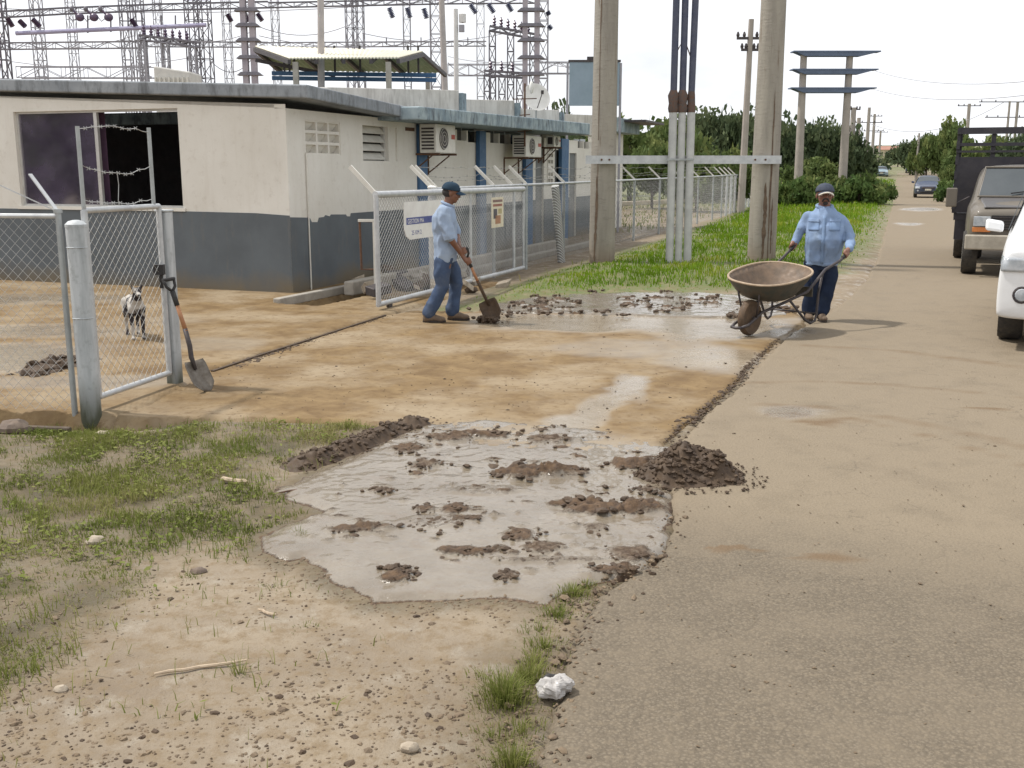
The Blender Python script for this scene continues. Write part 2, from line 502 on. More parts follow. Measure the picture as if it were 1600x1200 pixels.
def road_mat():
    t = NT("worn_asphalt")
    n0 = t.noise(0.6, 5, 0.6); n1 = t.noise(2.4, 6, 0.66); n2 = t.noise(130, 3, 0.7); v = t.voro(62); n5 = t.noise(34, 4, .7)
    a = t.mix(t.rmp(v, 0.1, 0.5), (0.180, 0.152, 0.115), (0.108, 0.090, 0.068))
    a = t.mix(t.rmp(n2, 0.55, 0.7), a, (0.235, 0.195, 0.145))
    a = t.mix(t.rmp(n5, 0.48, 0.7, 0, .55), a, (0.22, 0.178, 0.125))
    d = t.mix(t.rmp(n1, 0.35, 0.65), (0.245, 0.200, 0.144), (0.195, 0.158, 0.112))
    d = t.mix(t.rmp(n2, 0.58, 0.72, 0, 0.6), d, (0.16, 0.12, 0.08))
    dm = t.math('ADD', t.attr('dirt'), t.rmp(n1, 0.38, 0.66, -0.2, 0.5))
    c = t.mix(t.rmp(dm, 0.0, 1.0, 0.15, 1), a, d)
    c = t.mix(t.rmp(t.attr('track'), 0.15, 0.75, 0, 0.75), c, (0.15, 0.10, 0.058))
    ed_ = t.n.new('ShaderNodeTexVoronoi'); ed_.feature = 'DISTANCE_TO_EDGE'; ed_.inputs['Scale'].default_value = .75
    wv_ = t.n.new('ShaderNodeVectorMath'); wv_.operation = 'ADD'; nn_ = t.n.new('ShaderNodeTexNoise'); nn_.inputs['Scale'].default_value = 2.5; nn_.inputs['Detail'].default_value = 6
    t.l.new(t.pos, nn_.inputs['Vector']); t.l.new(t.pos, wv_.inputs[0]); t.l.new(nn_.outputs['Color'], wv_.inputs[1]); t.l.new(wv_.outputs[0], ed_.inputs['Vector'])
    ck = t.math('MULTIPLY', t.rmp(ed_.outputs['Distance'], 0.0, .006, .4, 0), t.rmp(n0, .45, .6))
    c = t.mix(ck, c, (.06, .05, .04))
    t.set(c, t.mix(t.attr('wet'), t.rmp(n1, 0.4, 0.6, 0.9, 0.7), (0.12, 0.12, 0.12)), spec=t.rmp(t.attr('wet'), 0, .5, .1, .5))
    t.bump(v, 0.6, 0.006); t.bump(n5, 0.5, 0.008); t.bump(n1, 0.3, 0.02)
    return t.m
road = grid_mesh("road", Xr, Yr, Hr, road_mat(), {'dirt': np.clip(dirt, 0, 1), 'track': np.clip(track, 0, 1), 'wet': np.clip(wetr, 0, 1)})
tag(road, kind='structure')

# ---- concrete apron in front of the gate
def slab_mat(name, wetmul=1.0):
    t = NT(name)
    sv = t.scaled(1, 1, 1, 0.3)
    n0 = t.noise(0.9, 5, 0.6); n1 = t.noise(3.2, 6, 0.68, dist=0.6); n2 = t.noise(40, 4, 0.7); n3 = t.noise(12, 5, 0.7)
    c = t.mix(t.rmp(n1, 0.36, 0.64), (0.225, 0.156, 0.080), (0.142, 0.091, 0.044))
    c = t.mix(t.rmp(n0, 0.45, 0.65), c, (0.28, 0.22, 0.145))
    c = t.mix(t.rmp(n3, 0.52, 0.7, 0, .8), c, (0.13, 0.082, 0.042))
    c = t.mix(t.rmp(n2, 0.6, 0.72, 0, 0.6), c, (0.13, 0.085, 0.045))
    w = t.attr('wet')
    c = t.mix(t.math('MULTIPLY', w, 0.75), c, (0.27, 0.225, 0.165))
    wm = t.math('MULTIPLY', w, t.rmp(n3, 0.3, 0.5, 0.75, 1))
    r = t.rmp(t.math('ADD', wm, t.rmp(n1, 0.4, 0.7, 0, 0.22)), 0.0, 1.0, 0.74, 0.13)
    t.set(c, r, spec=t.rmp(w, 0.1, .5, .1, .6))
    t.bump(n2, 0.3, 0.003); t.bump(n3, 0.3, 0.012)
    return t.m
def slab(name, poly, bb, step, z, mat, wetf, drop=0.12, s=50, jag=0.05):
    gx = spaced([(bb[0], bb[1], step, step)]); gy = spaced([(bb[2], bb[3], step, step * 1.2)])
    X, Y = np.meshgrid(gx, gy, indexing='ij')
    d = sdf(X, Y, poly) + jag * 1.6 * fbm(X, Y, 3, 4, s) + jag * fbm(X, Y, 14, 3, s + 3)
    H = z + 0.008 * fbm(X, Y, 1.2, 3, s + 1) + 0.006 * fbm(X, Y, 11, 3, s + 2)
    H = H - drop * sstep(-0.03, 0.03, d)
    return X, Y, H, d
Xa, Ya, Ha, da = slab("a", apron, (-3.9, 4.0, 6.2, 15.5), 0.045, 0.010, None, None)
wet = 0
for a, b, rx_, ry_, k in ((950, 505, 1.6, 0.75, 1.15), (1120, 512, 1.1, 1.1, 1), (1120, 560, .55, 0.9, .75), (800, 500, .7, 0.6, .9), (930, 640, .10, .42, .9), (895, 662, .2, .22, 1.1), (985, 605, .10, .5, .8), (1000, 545, .8, .6, .5)):
    p = G(a, b); wet = np.maximum(wet, k * sstep(1.35, 0.45, np.hypot((Xa - p.x) / rx_, (Ya - p.y) / ry_) + 0.9 * fbm(Xa, Ya, 2.2, 4, 61)))
pl = GP([(890, 668), (930, 640), (975, 612), (1000, 592)])
wet = np.maximum(wet, 0.95 * sstep(0.20, 0.05, pdist(Xa, Ya, pl) + 0.2 * fbm(Xa, Ya, 5, 3, 62)))
wet = np.maximum(wet, 0.45 * sstep(0.1, -.3, sdf(Xa, Ya, mud)))
Ha = Ha - 0.006 * np.clip(wet, 0, 1) * 0.8
smat = slab_mat("muddy_concrete")
tag(grid_mesh("concrete_apron", Xa, Ya, Ha, smat, {'wet': np.clip(wet, 0, 1.2)}, da < 0.06), kind='structure')
Xy, Yy, Hy, dy_ = slab("y", yard, (-11, 1.6, 7.0, 19.5), 0.07, 0.022, None, None, 0.13, 70, 0.02)
wet = 0
for a, b, rx_, ry_, k in ((20, 560, .9, .8, 1), (60, 520, 1.2, .5, .8), (10, 470, 2, .6, .8), (200, 600, .5, .3, .5), (330, 540, .6, .5, .4), (230, 505, .8, .4, .3), (90, 600, .9, .3, .6)):
    p = G(a, b); wet = np.maximum(wet, k * sstep(1.35, 0.45, np.hypot((Xy - p.x) / rx_, (Yy - p.y) / ry_) + 0.9 * fbm(Xy, Yy, 2.2, 4, 63)))
dxx, dyy = Xy - ditch_c.x, Yy - ditch_c.y
aa = dxx * ditch_d.x + dyy * ditch_d.y; bb_ = -dxx * ditch_d.y + dyy * ditch_d.x
dyy2 = np.maximum(dy_, np.minimum(0.3 - np.abs(bb_ - 0.1), 1.0 - np.abs(aa)))
pd = G(85, 577)
heap = np.exp(-(((Xy - pd.x) / .32) ** 2 + ((Yy - pd.y) / .3) ** 2))
Hy = np.where(dyy2 > dy_ + 1e-6, Hy - 0.13 * sstep(-0.03, 0.03, dyy2), Hy)
tag(grid_mesh("yard_slab", Xy, Yy, Hy, smat, {'wet': np.clip(wet, 0, 1.2)}, dyy2 < 0.06), kind='structure')

# ---- wet mud
def mud_mat():
    t = NT("wet_mud")
    n1 = t.noise(2.4, 5, 0.62); n2 = t.noise(26, 5, 0.7); n3 = t.noise(75, 4, 0.65); cl = t.attr('clod')
    base = t.mix(t.rmp(n1, 0.38, 0.66), (0.215, 0.178, 0.130), (0.15, 0.118, 0.08))
    base = t.mix(t.rmp(n2, 0.52, 0.7, 0, 0.7), base, (0.16, 0.12, 0.08))
    n9 = t.noise(9, 6, .75, dist=.8); base = t.mix(t.rmp(n9, .55, .68, 0, .8), base, (0.165, 0.118, 0.075))
    dark = t.mix(t.rmp(n2, 0.4, 0.62), (0.115, 0.068, 0.034), (0.055, 0.032, 0.018))
    m = t.rmp(t.math('ADD', cl, t.rmp(n2, 0.3, 0.7, -0.16, 0.16)), 0.22, 0.55)
    c = t.mix(m, base, dark)
    t.set(c, t.rmp(t.math('ADD', m, t.rmp(n1, 0.35, 0.65, -0.12, 0.22)), 0, 1, 0.13, 0.85), spec=0.5)
    t.l.new(t.rmp(m, 0, .6, .5, 0), t.b.inputs['Coat Weight']); t.b.inputs['Coat Roughness'].default_value = .07; t.b.inputs['Coat IOR'].default_value = 1.6
    t.bump(t.math('MULTIPLY', n3, t.rmp(m, 0, 1, .35, 1)), 0.6, 0.006); t.bump(t.math('MULTIPLY', n2, t.rmp(m, 0, 1, .3, 1)), 0.8, 0.02)
    return t.m
mmat = mud_mat()
def mud_sheet(name, poly, bb, step, z, lumps, s=80, jag=0.06, rough=1.0):
    gx = spaced([(bb[0], bb[1], step, step)]); gy = spaced([(bb[2], bb[3], step, step * 1.3)])
    X, Y = np.meshgrid(gx, gy, indexing='ij')
    wx, wy = X + 0.10 * fbm(X, Y, 5, 3, s + 7), Y + 0.10 * fbm(X, Y, 5, 3, s + 8)
    d = sdf(wx, wy, poly) + jag * fbm(X, Y, 9, 4, s)
    th = sstep(0.012, -0.10, d)
    H = z * th + (ground_h(X, Y) - .004) * (1 - th) + .003 * sstep(.01, -.01, d) - .03 * sstep(.0, .02, d)
    rip = np.abs(fbm(X + .3 * fbm(X, Y, 3, 2, s + 1), Y, 7, 4, s + 2))
    H = H + rough * th * (0.012 * fbm(X, Y, 3, 3, s + 3) + 0.009 * rip + 0.006 * fbm(X, Y, 30, 3, s + 4))
    clod = np.zeros_like(X)
    for (px, py, rx_, ry_, h, dk) in lumps:
        p = G(px, py)
        q = np.hypot((X - p.x) / rx_, (Y - p.y) / ry_) + 0.9 * fbm(X, Y, 7, 4, s + 5) + 0.5 * fbm(X, Y, 24, 3, s + 6)
        b = sstep(1.0, 0.45, q)
        H = H + h * .8 * b * (0.25 + 0.8 * vnoise(X * 34, Y * 34, s) + .7 * vnoise(X * 13, Y * 13, s + 1) ** 2)
        clod = np.maximum(clod, b * dk)
    return X, Y, H, d, clod
L_ = [(820, 743, .20, .12, .05, 1), (885, 742, .13, .08, .035, .55), (985, 732, .12, .10, .04, .95), (900, 790, .14, .07, .03, .9), (955, 800, .20, .10, .04, 1), (1005, 795, .14, .10, .04, .9), (710, 800, .09, .09, .025, .8), (728, 815, .1, .05, .02, .6),
      (735, 866, .14, .06, .022, .75), (622, 906, .07, .06, .03, .9), (700, 688, .22, .10, .03, .55), (770, 683, .2, .09, .03, .7), (860, 690, .18, .09, .03, .5), (640, 705, .14, .08, .025, .6), (668, 730, .13, .07, .02, .5), (545, 832, .12, .05, .02, .6),
      (595, 828, .1, .04, .018, .5), (815, 840, .12, .08, .02, .6), (850, 862, .1, .08, .02, .5), (880, 880, .3, .03, .015, .35), (985, 870, .12, .1, .02, .5), (960, 895, .15, .05, .02, .6), (690, 820, .2, .1, .01, .3), (600, 770, .1, .05, .014, .5),
      (665, 800, .06, .06, .02, .6), (620, 892, .09, .02, .015, .6), (790, 905, .05, .05, .015, .5), (930, 830, .06, .05, .014, .4), (1010, 770, .1, .06, .02, .5), (760, 770, .25, .08, .012, .3), (640, 660, .2, .08, .03, .8)]
L_ = [(a, b, c * 1.2, d * 1.25, e * 1.1, f) for a, b, c, d, e, f in L_]
r3 = random.Random(3)
for _ in range(190):
    a_, b_ = r3.uniform(480, 1030), 665 + 240 * r3.random() ** 1.7
    k_ = 0.6 + (b_ < 800) * .4
    L_.append((a_, b_, r3.uniform(.012, .065), r3.uniform(.010, .035), r3.uniform(.008, .022), r3.uniform(.35, .8) * k_))
Xm, Ym, Hm, dm_, cl = mud_sheet("m", mud, (-2.0, 1.45, 4.0, 8.0), 0.014, 0.008, L_)
cl = np.maximum(cl, 0.75 * np.exp(-((dm_ + 0.008) / 0.014) ** 2) * sstep(7.2, 5.0, Ym))
tag(grid_mesh("mud_puddle", Xm, Ym, Hm, mmat, {'clod': cl}, dm_ < 0.03), kind='structure')
L2 = []
for _ in range(60):
    a_ = r3.uniform(750, 1235); L2.append((a_, r3.uniform(458, 497), r3.uniform(.04, .16), r3.uniform(.06, .2), r3.uniform(.015, .035), r3.uniform(.5, 1.0)))
Xf, Yf, Hf, df_, clf = mud_sheet("m", farmud, (-.8, 4.2, 12.2, 15.8), 0.035, 0.022, L2, 90, 0.12, 1.6)
tag(grid_mesh("roadside_mud", Xf, Yf, Hf, mmat, {'clod': clf * .9}, df_ < 0.05), kind='structure')

# ---- heaps of shovelled mud
clod_m = SM("dark_clods", (0.043, 0.025, 0.013), (0.085, 0.053, 0.028), 14, 0.75, 0.5, 120)
clod_l = SM("tan_clods", (0.20, 0.145, 0.09), (0.10, 0.07, 0.045), 11, 0.85, 0.5, 120)
def lump(mb, c, r, r_=rnd, fl=0.7):
    """irregular 20-face clod"""
    t = (1 + 5 ** .5) / 2
    P = [(-1, t, 0), (1, t, 0), (-1, -t, 0), (1, -t, 0), (0, -1, t), (0, 1, t), (0, -1, -t), (0, 1, -t), (t, 0, -1), (t, 0, 1), (-t, 0, -1), (-t, 0, 1)]
    Fc = [(0, 11, 5), (0, 5, 1), (0, 1, 7), (0, 7, 10), (0, 10, 11), (1, 5, 9), (5, 11, 4), (11, 10, 2), (10, 7, 6), (7, 1, 8), (3, 9, 4), (3, 4, 2), (3, 2, 6), (3, 6, 8), (3, 8, 9), (4, 9, 5), (2, 4, 11), (6, 2, 10), (8, 6, 7), (9, 8, 1)]
    rz = r_.uniform(0, 6.28); cz, sz = math.cos(rz), math.sin(rz)
    sx, sy = r_.uniform(.7, 1.4), r_.uniform(.7, 1.2)
    V = []
    for x, y, z in P:
        k = r * r_.uniform(.34, .66)
        x, y, z = x * k * sx, y * k * sy, z * k * fl
        V.append((c[0] + x * cz - y * sz, c[1] + x * sz + y * cz, c[2] + z))
    mb.add(V, Fc)
def heap_obj(name, path, wid, hgt, n, cr, label, cat, seed, mat=clod_m):
    r2 = random.Random(seed)
    P = GP(path)
    x0 = min(p.x for p in P) - wid * 1.5; x1 = max(p.x for p in P) + wid * 1.5; y0 = min(p.y for p in P) - wid * 1.5; y1 = max(p.y for p in P) + wid * 1.5
    st = 0.014 if y0 < 8 else 0.03
    X, Y = np.meshgrid(np.arange(x0, x1, st), np.arange(y0, y1, st), indexing='ij')
    pp = [tuple(p)[:2] for p in P] if len(P) > 1 else [tuple(P[0])[:2], (P[0].x + 0.001, P[0].y)]
    d = pdist(X, Y, pp) / wid + 0.55 * fbm(X, Y, 5, 4, seed)
    b = sstep(1.05, 0.1, d)
    H = hgt * b * (0.75 + 0.9 * vnoise(X * 11, Y * 11, seed)) + 0.02 * b * vnoise(X * 40, Y * 40, seed) + (b > 0) * 0.012 - 0.02
    root = thing(name, label, cat, (0, 0, 0))
    grid_mesh("heaped_mud", X, Y, H, mat, None, b > 0.01, root)
    mb = MB()
    for _ in range(n):
        i = r2.randrange(X.shape[0]); j = r2.randrange(X.shape[1])
        if b[i, j] > 0.02 and r2.random() < b[i, j] + .35: lump(mb, (X[i, j], Y[i, j], H[i, j] + cr * .1), cr * r2.uniform(.4, 1.2), r2)
        elif d[i, j] < 1.6 and r2.random() < .25: lump(mb, (X[i, j], Y[i, j], 0.01), cr * r2.uniform(.2, .6), r2)
    tag(mb.build("loose_clods", mat, root), kind='stuff')
    return root
heap_obj("mud_pile", [(1045, 745), (1075, 742), (1105, 742)], 0.23, 0.125, 1700, 0.019, "dark brown heap of shovelled mud at the road edge of the big puddle", "mud pile", 11)
heap_obj("mud_ridge", [(475, 727), (540, 702), (600, 680), (655, 664)], 0.13, 0.05, 1100, 0.022, "long low ridge of scraped brown mud between grass and puddle", "mud ridge", 12)
heap_obj("mud_pile", [(60, 585), (85, 577), (105, 572)], 0.26, 0.06, 260, 0.05, "dark mud heap inside the yard seen through the tall wire fence", "mud pile", 13)

# scattered clods and pebbles
def scatter(name, n, fn, size, mat, seed, flat=.6):
    r2 = random.Random(seed); mb = MB(); c = 0
    while c < n:
        q = fn(r2)
        if q is None: continue
        lump(mb, (q[0], q[1], float(ground_h(np.array([q[0]]), np.array([q[1]]))[0]) if len(q) < 3 else q[2]), size * r2.uniform(.35, 1.0) * (1 + 1.2 * (r2.random() < .06)), r2, flat); c += 1
    return tag(mb.build(name, mat), kind='stuff')
def in_px(a0, a1, b0, b1, keep=None, z=None):
    def f(r2):
        a, b = r2.uniform(a0, a1), b0 + (b1 - b0) * r2.random()
        p = G(a, b)
        if keep and not keep(a, b, p): return None
        return (p.x, p.y) if z is None else (p.x, p.y, z)
    return f
def k1(a, b, p):
    if sdf(p.x, p.y, mud) < 0.03: return False
    v, r = vr(p.x, p.y)
    if r > float(rleft(v)) - 0.02: return False
    return True
def patchy(a, b, p): return k1(a, b, p) and fbm(p.x, p.y, 3, 3, 77) > rnd.uniform(-.18, .12)
scatter("mud_crumbs", 2100, in_px(-60, 860, 900, 1230, patchy), 0.008, clod_l, 21)
scatter("dark_mud_crumbs", 550, in_px(-60, 860, 880, 1230, patchy), 0.008, clod_m, 22)
scatter("puddle_edge_crumbs", 480, lambda r2: (lambda p, t: (p[0] + r2.gauss(0, .05), p[1] + r2.gauss(0, .05)) if True else None)(mud[r2.randrange(17, 27)] if r2.random() < .3 else (lambda i, u: (mud[i][0] * (1 - u) + mud[i + 1][0] * u, mud[i][1] * (1 - u) + mud[i + 1][1] * u))(r2.randrange(14, 27), r2.random()), 0), 0.009, clod_l, 23)
ed = GP([(1030, 695), (1060, 668), (1092, 648), (1130, 615), (1152, 598), (1168, 575), (1190, 552), (1215, 530)])
def edgef(r2):
    i = r2.randrange(len(ed) - 1); u = r2.random(); p = ed[i] * (1 - u) + ed[i + 1] * u
    return (p.x + r2.gauss(0, .04) * (1.6 - u if i < 2 else .7), p.y + r2.gauss(0, .035), 0.006)
scatter("road_edge_crumbs", 520, edgef, 0.015, clod_m, 24)
def roadf(r2):
    a, b = r2.uniform(1040, 1640), r2.uniform(560, 1200)
    if r2.random() > 1.15 - (b - 560) / 520 and r2.random() > .12: return None
    p = G(a, b); v, r = vr(p.x, p.y)
    if r < float(rleft(v)) + .05: return None
    return (p.x, p.y, 0.006)
scatter("road_grit", 260, roadf, 0.006, clod_l, 25, .5)
def apf(r2):
    a, b = r2.uniform(360, 1140), r2.uniform(500, 690); p = G(a, b)
    if sdf(p.x, p.y, apron) > -.05: return None
    return (p.x, p.y, 0.012)
scatter("apron_crumbs", 420, apf, 0.008, clod_m, 26, .45)
jl = GP([(330, 582), (400, 558), (470, 536), (600, 494)])
def jf(r2):
    i = r2.randrange(3); u = r2.random(); p = jl[i] * (1 - u) + jl[i + 1] * u
    w = .05 if i else .09
    return (p.x + r2.gauss(.02, w), p.y + r2.gauss(-.03, w), 0.01)
scatter("joint_crumbs", 600, jf, 0.014, clod_m, 27, .45)
joint = MB()
for i in range(len(jl) - 1): joint.bar(jl[i] + Vector((0.02, -0.03, 0.018)), jl[i + 1] + Vector((0.02, -0.03, 0.018)), 0.03, 0.012)
tag(joint.build("slab_joint", clod_m), kind='structure')

# ragged clods lying on the slurry
r5 = random.Random(55); mb = MB(); pools = [q for q in L_ if q[5] >= .45]
big = [q for q in L_[:29]]
for _ in range(2400):
    q = r5.choice(big if r5.random() < .85 else pools); c_ = G(q[0], q[1])
    x, y = c_.x + r5.gauss(0, q[2] * .36), c_.y + r5.gauss(0, q[3] * .42)
    if sdf(x, y, mud) > -.02: continue
    lump(mb, (x, y, .012 + r5.uniform(0, q[4] * .7)), (.003 + .024 * r5.random() ** 2.6) * (1.3 if q[5] > .85 else .85), r5, .5)
tag(mb.build("puddle_clods", clod_m), kind='stuff')
mb = MB()
for _ in range(420):
    q = r5.choice(L2); c_ = G(q[0], q[1]); lump(mb, (c_.x + r5.gauss(0, q[2] * .7), c_.y + r5.gauss(0, q[3] * .6), .03 + r5.uniform(0, .02)), r5.uniform(.012, .04), r5, .6)
tag(mb.build("roadside_clods", clod_m), kind='stuff')

se = GP([(-260, 664), (0, 660), (110, 664)]); mb = MB()
for i in range(len(se) - 1): mb.bar(se[i] - ZV * .075, se[i + 1] - ZV * .075, .05, .12)
tag(mb.build("yard_slab_edge", SM("damp_slab_edge", (0.06, 0.042, 0.028), (0.11, 0.08, 0.052), 9, .8, .5, 40), bevel=.015), kind='structure')

re_ = GP([(832, 1240), (852, 1130), (880, 1050), (905, 980), (925, 935), (965, 908), (1030, 872), (1052, 800)])
def ref(r2):
    i = r2.randrange(len(re_) - 1); u = r2.random(); p = re_[i] * (1 - u) + re_[i + 1] * u
    return (p.x + r2.gauss(-.02, .07), p.y + r2.gauss(0, .06), 0.004)
scatter("asphalt_edge_crumbs", 260, ref, 0.011, clod_l, 31, .6)
scatter("dark_edge_crumbs", 110, ref, 0.010, clod_m, 32, .6)
# ================================================================== BUILDING
def wall_mat():
    t = NT("cream_wall_paint")
    n1 = t.noise(0.9, 5, 0.6); n2 = t.noise(9, 5, 0.7); st = t.noise(3.0, 5, 0.65, vec=t.scaled(3.5, 3.5, .35))
    c = t.mix(t.rmp(n1, 0.35, 0.65), (0.74, 0.715, 0.655), (0.66, 0.63, 0.565))
    c = t.mix(t.rmp(st, 0.52, 0.78, 0, 0.25), c, (0.52, 0.47, 0.39))
    c = t.mix(t.rmp(n2, 0.55, 0.72, 0, 0.25), c, (0.40, 0.34, 0.27))
    t.set(c, 0.85, spec=0.25); t.bump(t.noise(30, 4), 0.25, 0.006); return t.m
def band_mat():
    t = NT("grey_wall_paint")
    n1 = t.noise(1.4, 5, 0.6); st = t.noise(4.0, 5, 0.7, vec=t.scaled(2, 2, .5)); n2 = t.noise(22, 4, 0.7)
    z = t.n.new('ShaderNodeSeparateXYZ'); t.l.new(t.pos, z.inputs[0])
    c = t.mix(t.rmp(n1, 0.35, 0.65), (0.130, 0.148, 0.162), (0.106, 0.120, 0.131))
    c = t.mix(t.rmp(st, 0.55, 0.72, 0, 0.5), c, (0.17, 0.16, 0.145))
    splash = t.rmp(t.math('ADD', z.outputs[2], t.rmp(n1, 0.3, 0.7, -.15, .15)), 0.0, 0.3, 0.85, 0)
    c = t.mix(splash, c, (0.17, 0.135, 0.085))
    t.set(c, 0.7, spec=0.3); t.bump(n2, 0.25, 0.005); return t.m
def concrete_mat(name, a, b, stain, sc_=1.0, st_amt=0.7):
    t = NT(name)
    n1 = t.noise(1.6 * sc_, 6, 0.66); st = t.noise(6.0 * sc_, 5, 0.7, vec=t.scaled(1, 1, .3)); n2 = t.noise(30, 5, 0.7)
    c = t.mix(t.rmp(n1, 0.38, 0.64), a, b)
    c = t.mix(t.rmp(st, 0.48, 0.66, 0, st_amt), c, stain)
    c = t.mix(t.rmp(n2, 0.6, 0.75, 0, 0.35), c, stain)
    t.set(c, 0.85, spec=0.25); t.bump(n2, 0.35, 0.006); return t.m
m_wall, m_band = wall_mat(), band_mat()
m_fascia = concrete_mat("weathered_fascia", (0.30, 0.32, 0.34), (0.21, 0.23, 0.25), (0.09, 0.095, 0.10))
m_fascia2 = concrete_mat("peeling_blue_fascia", (0.36, 0.43, 0.45), (0.20, 0.26, 0.30), (0.075, 0.085, 0.10), 1.5, 0.85)
m_roof = concrete_mat("roof_deck", (0.34, 0.33, 0.31), (0.25, 0.24, 0.23), (0.14, 0.13, 0.12))
m_parapet = concrete_mat("white_parapet", (0.62, 0.60, 0.56), (0.50, 0.48, 0.44), (0.26, 0.24, 0.22), 1, 0.5)
m_blue = SM("blue_column_paint", (0.035, 0.10, 0.21), (0.055, 0.13, 0.24), 5, 0.6, 0.2, 40)
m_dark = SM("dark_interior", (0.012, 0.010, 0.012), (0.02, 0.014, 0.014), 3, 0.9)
m_door = SM("grey_door_paint", (0.13, 0.14, 0.145), (0.16, 0.165, 0.16), 3, 0.6)
m_alu = SM("aluminium_frame", (0.62, 0.61, 0.58), (0.50, 0.49, 0.47), 6, 0.45, 0, 60, 0.4)
m_galv = SM("galvanised_pipe", (0.56, 0.57, 0.57), (0.42, 0.43, 0.44), 9, 0.48, 0.15, 90, 0.35)
m_galvd = SM("dull_galvanised_post", (0.40, 0.42, 0.42), (0.30, 0.315, 0.31), 7, 0.55, 0.25, 70, 0.3)
m_rust = SM("rusty_steel", (0.16, 0.085, 0.05), (0.09, 0.05, 0.035), 20, 0.8, 0.3, 90, 0.2)
m_dkst = SM("dark_steel", (0.05, 0.045, 0.05), (0.09, 0.075, 0.07), 14, 0.55, 0.2, 90, 0.4)
m_white = SM("white_enamel", (0.78, 0.77, 0.73), (0.68, 0.66, 0.62), 6, 0.5)
m_offw = SM("off_white_metal", (0.68, 0.66, 0.60), (0.58, 0.56, 0.50), 6, 0.55)
m_conc = SM("grey_concrete", (0.36, 0.33, 0.28), (0.26, 0.235, 0.20), 5, 0.9, 0.4, 40)
m_black = SM("black_rubber", (0.022, 0.021, 0.022), (0.035, 0.032, 0.03), 20, 0.75, 0.2, 80)

C0 = G(458, 460)
def W(u, r, z): return C0 + U * u + RT * r + Vector((0, 0, z))
def SU(px, py, r=0.0):
    """side wall plane offset by r: returns (u, z)"""
    P0 = C0 + RT * r; p = PL(px, py, P0, RT); return ((p - C0).dot(U), p.z)
def FR(px, py, u=0.0):
    P0 = C0 + U * u; p = PL(px, py, P0, U); return ((p - C0).dot(RT), p.z)
bld = thing("office_building", "long single-storey cream building with grey lower band and flat roof", "building", tuple(C0))
def part(mb, name, m, parent=bld, **k):
    kind = k.pop('kind', None)
    off = Vector(C0)
    mb.v = [(v[0] - off.x, v[1] - off.y, v[2] - off.z) for v in mb.v]
    o = mb.build(name, m, parent if parent is not None else None, **k)
    if kind: o['kind'] = kind
    return o
def hexw(mb, u0, u1, r0, r1, z0, z1):
    return mb.hexa([W(u0, r0, z0), W(u1, r0, z0), W(u1, r1, z0), W(u0, r1, z0), W(u0, r0, z1), W(u1, r0, z1), W(u1, r1, z1), W(u0, r1, z1)])
def pierced(mb, axis, a0, a1, z0, z1, depth0, depth1, holes):
    """wall with rectangular holes; axis 'u' (side wall) or 'r' (front wall)"""
    ca = sorted(set([a0, a1] + [h[0] for h in holes] + [h[1] for h in holes])); cz = sorted(set([z0, z1] + [h[2] for h in holes] + [h[3] for h in holes]))
    ca = [c for c in ca if a0 <= c <= a1]; cz = [c for c in cz if z0 <= c <= z1]
    for i in range(len(ca) - 1):
        for j in range(len(cz) - 1):
            am, zm = (ca[i] + ca[i + 1]) / 2, (cz[j] + cz[j + 1]) / 2
            if any(h[0] < am < h[1] and h[2] < zm < h[3] for h in holes): continue
            if axis == 'u': hexw(mb, ca[i], ca[i + 1], depth0, depth1, cz[j], cz[j + 1])
            else: hexw(mb, depth0, depth1, ca[i], ca[i + 1], cz[j], cz[j + 1])
# --- first block: side wall to u1, front wall
uA = SU(652, 300)[0]
zt = 2.60
wl_, wr_ = FR(20, 172)[0], FR(277, 172)[0]; wz1, wz0 = FR(150, 172)[1], FR(150, 323)[1]
bu0, bz1 = SU(476, 187); bu1, _ = SU(531, 190); _, bz0 = SU(476, 241)
lu0, lz1 = SU(566, 195); lu1, _ = SU(620, 199); _, lz0 = SU(566, 251)
mb = MB()
pierced(mb, 'u', 0, uA, -0.1, zt, -0.18, 0, [(bu0, bu1, bz0, bz1), (lu0, lu1, lz0, lz1)])
part(mb, "side_wall", m_wall)
mb = MB()
pierced(mb, 'r', -9.0, -0.181, -0.1, wz1 + .02, 0, 0.18, [(wl_, wr_, wz0, wz1)])
_z1, _z9 = 2.60, 2.60 + .05 * 9
mb.hexa([W(0, -9, wz1 + .02), W(0, 0, wz1 + .02), W(.18, -.181, wz1 + .02), W(.18, -9, wz1 + .02), W(0, -9, _z9), W(0, 0, _z1), W(.18, -.181, _z1), W(.18, -9, _z9)])
part(mb, "front_wall", m_wall)
# room behind the windows
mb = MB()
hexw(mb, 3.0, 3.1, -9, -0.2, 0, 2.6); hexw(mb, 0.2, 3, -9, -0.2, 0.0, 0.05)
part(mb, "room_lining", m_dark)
# --- painted grey band with ragged top edge
def band(axis, pts_top, z_bot=-0.1, th=0.006):
    mb = MB()
    for (a0, t0), (a1, t1) in zip(pts_top[:-1], pts_top[1:]):
        if axis == 'u': mb.hexa([W(a0, 0.001, z_bot), W(a1, 0.001, z_bot), W(a1, th, z_bot), W(a0, th, z_bot), W(a0, 0.001, t0), W(a1, 0.001, t1), W(a1, th, t1), W(a0, th, t0)])
        else: mb.hexa([W(-th, a0, z_bot), W(-th, a1, z_bot), W(-0.001, a1, z_bot), W(-0.001, a0, z_bot), W(-th, a0, t0), W(-th, a1, t1), W(-0.001, a1, t1), W(-0.001, a0, t0)])
    return mb
tp = []
for px, py in ((459, 339), (480, 340), (484, 341), (487, 347), (496, 347), (498, 340), (506, 339), (508, 336), (515, 338), (517, 335), (540, 335), (542, 338), (547, 338), (548, 333), (575, 331), (650, 326)):
    tp.append(SU(px, py))
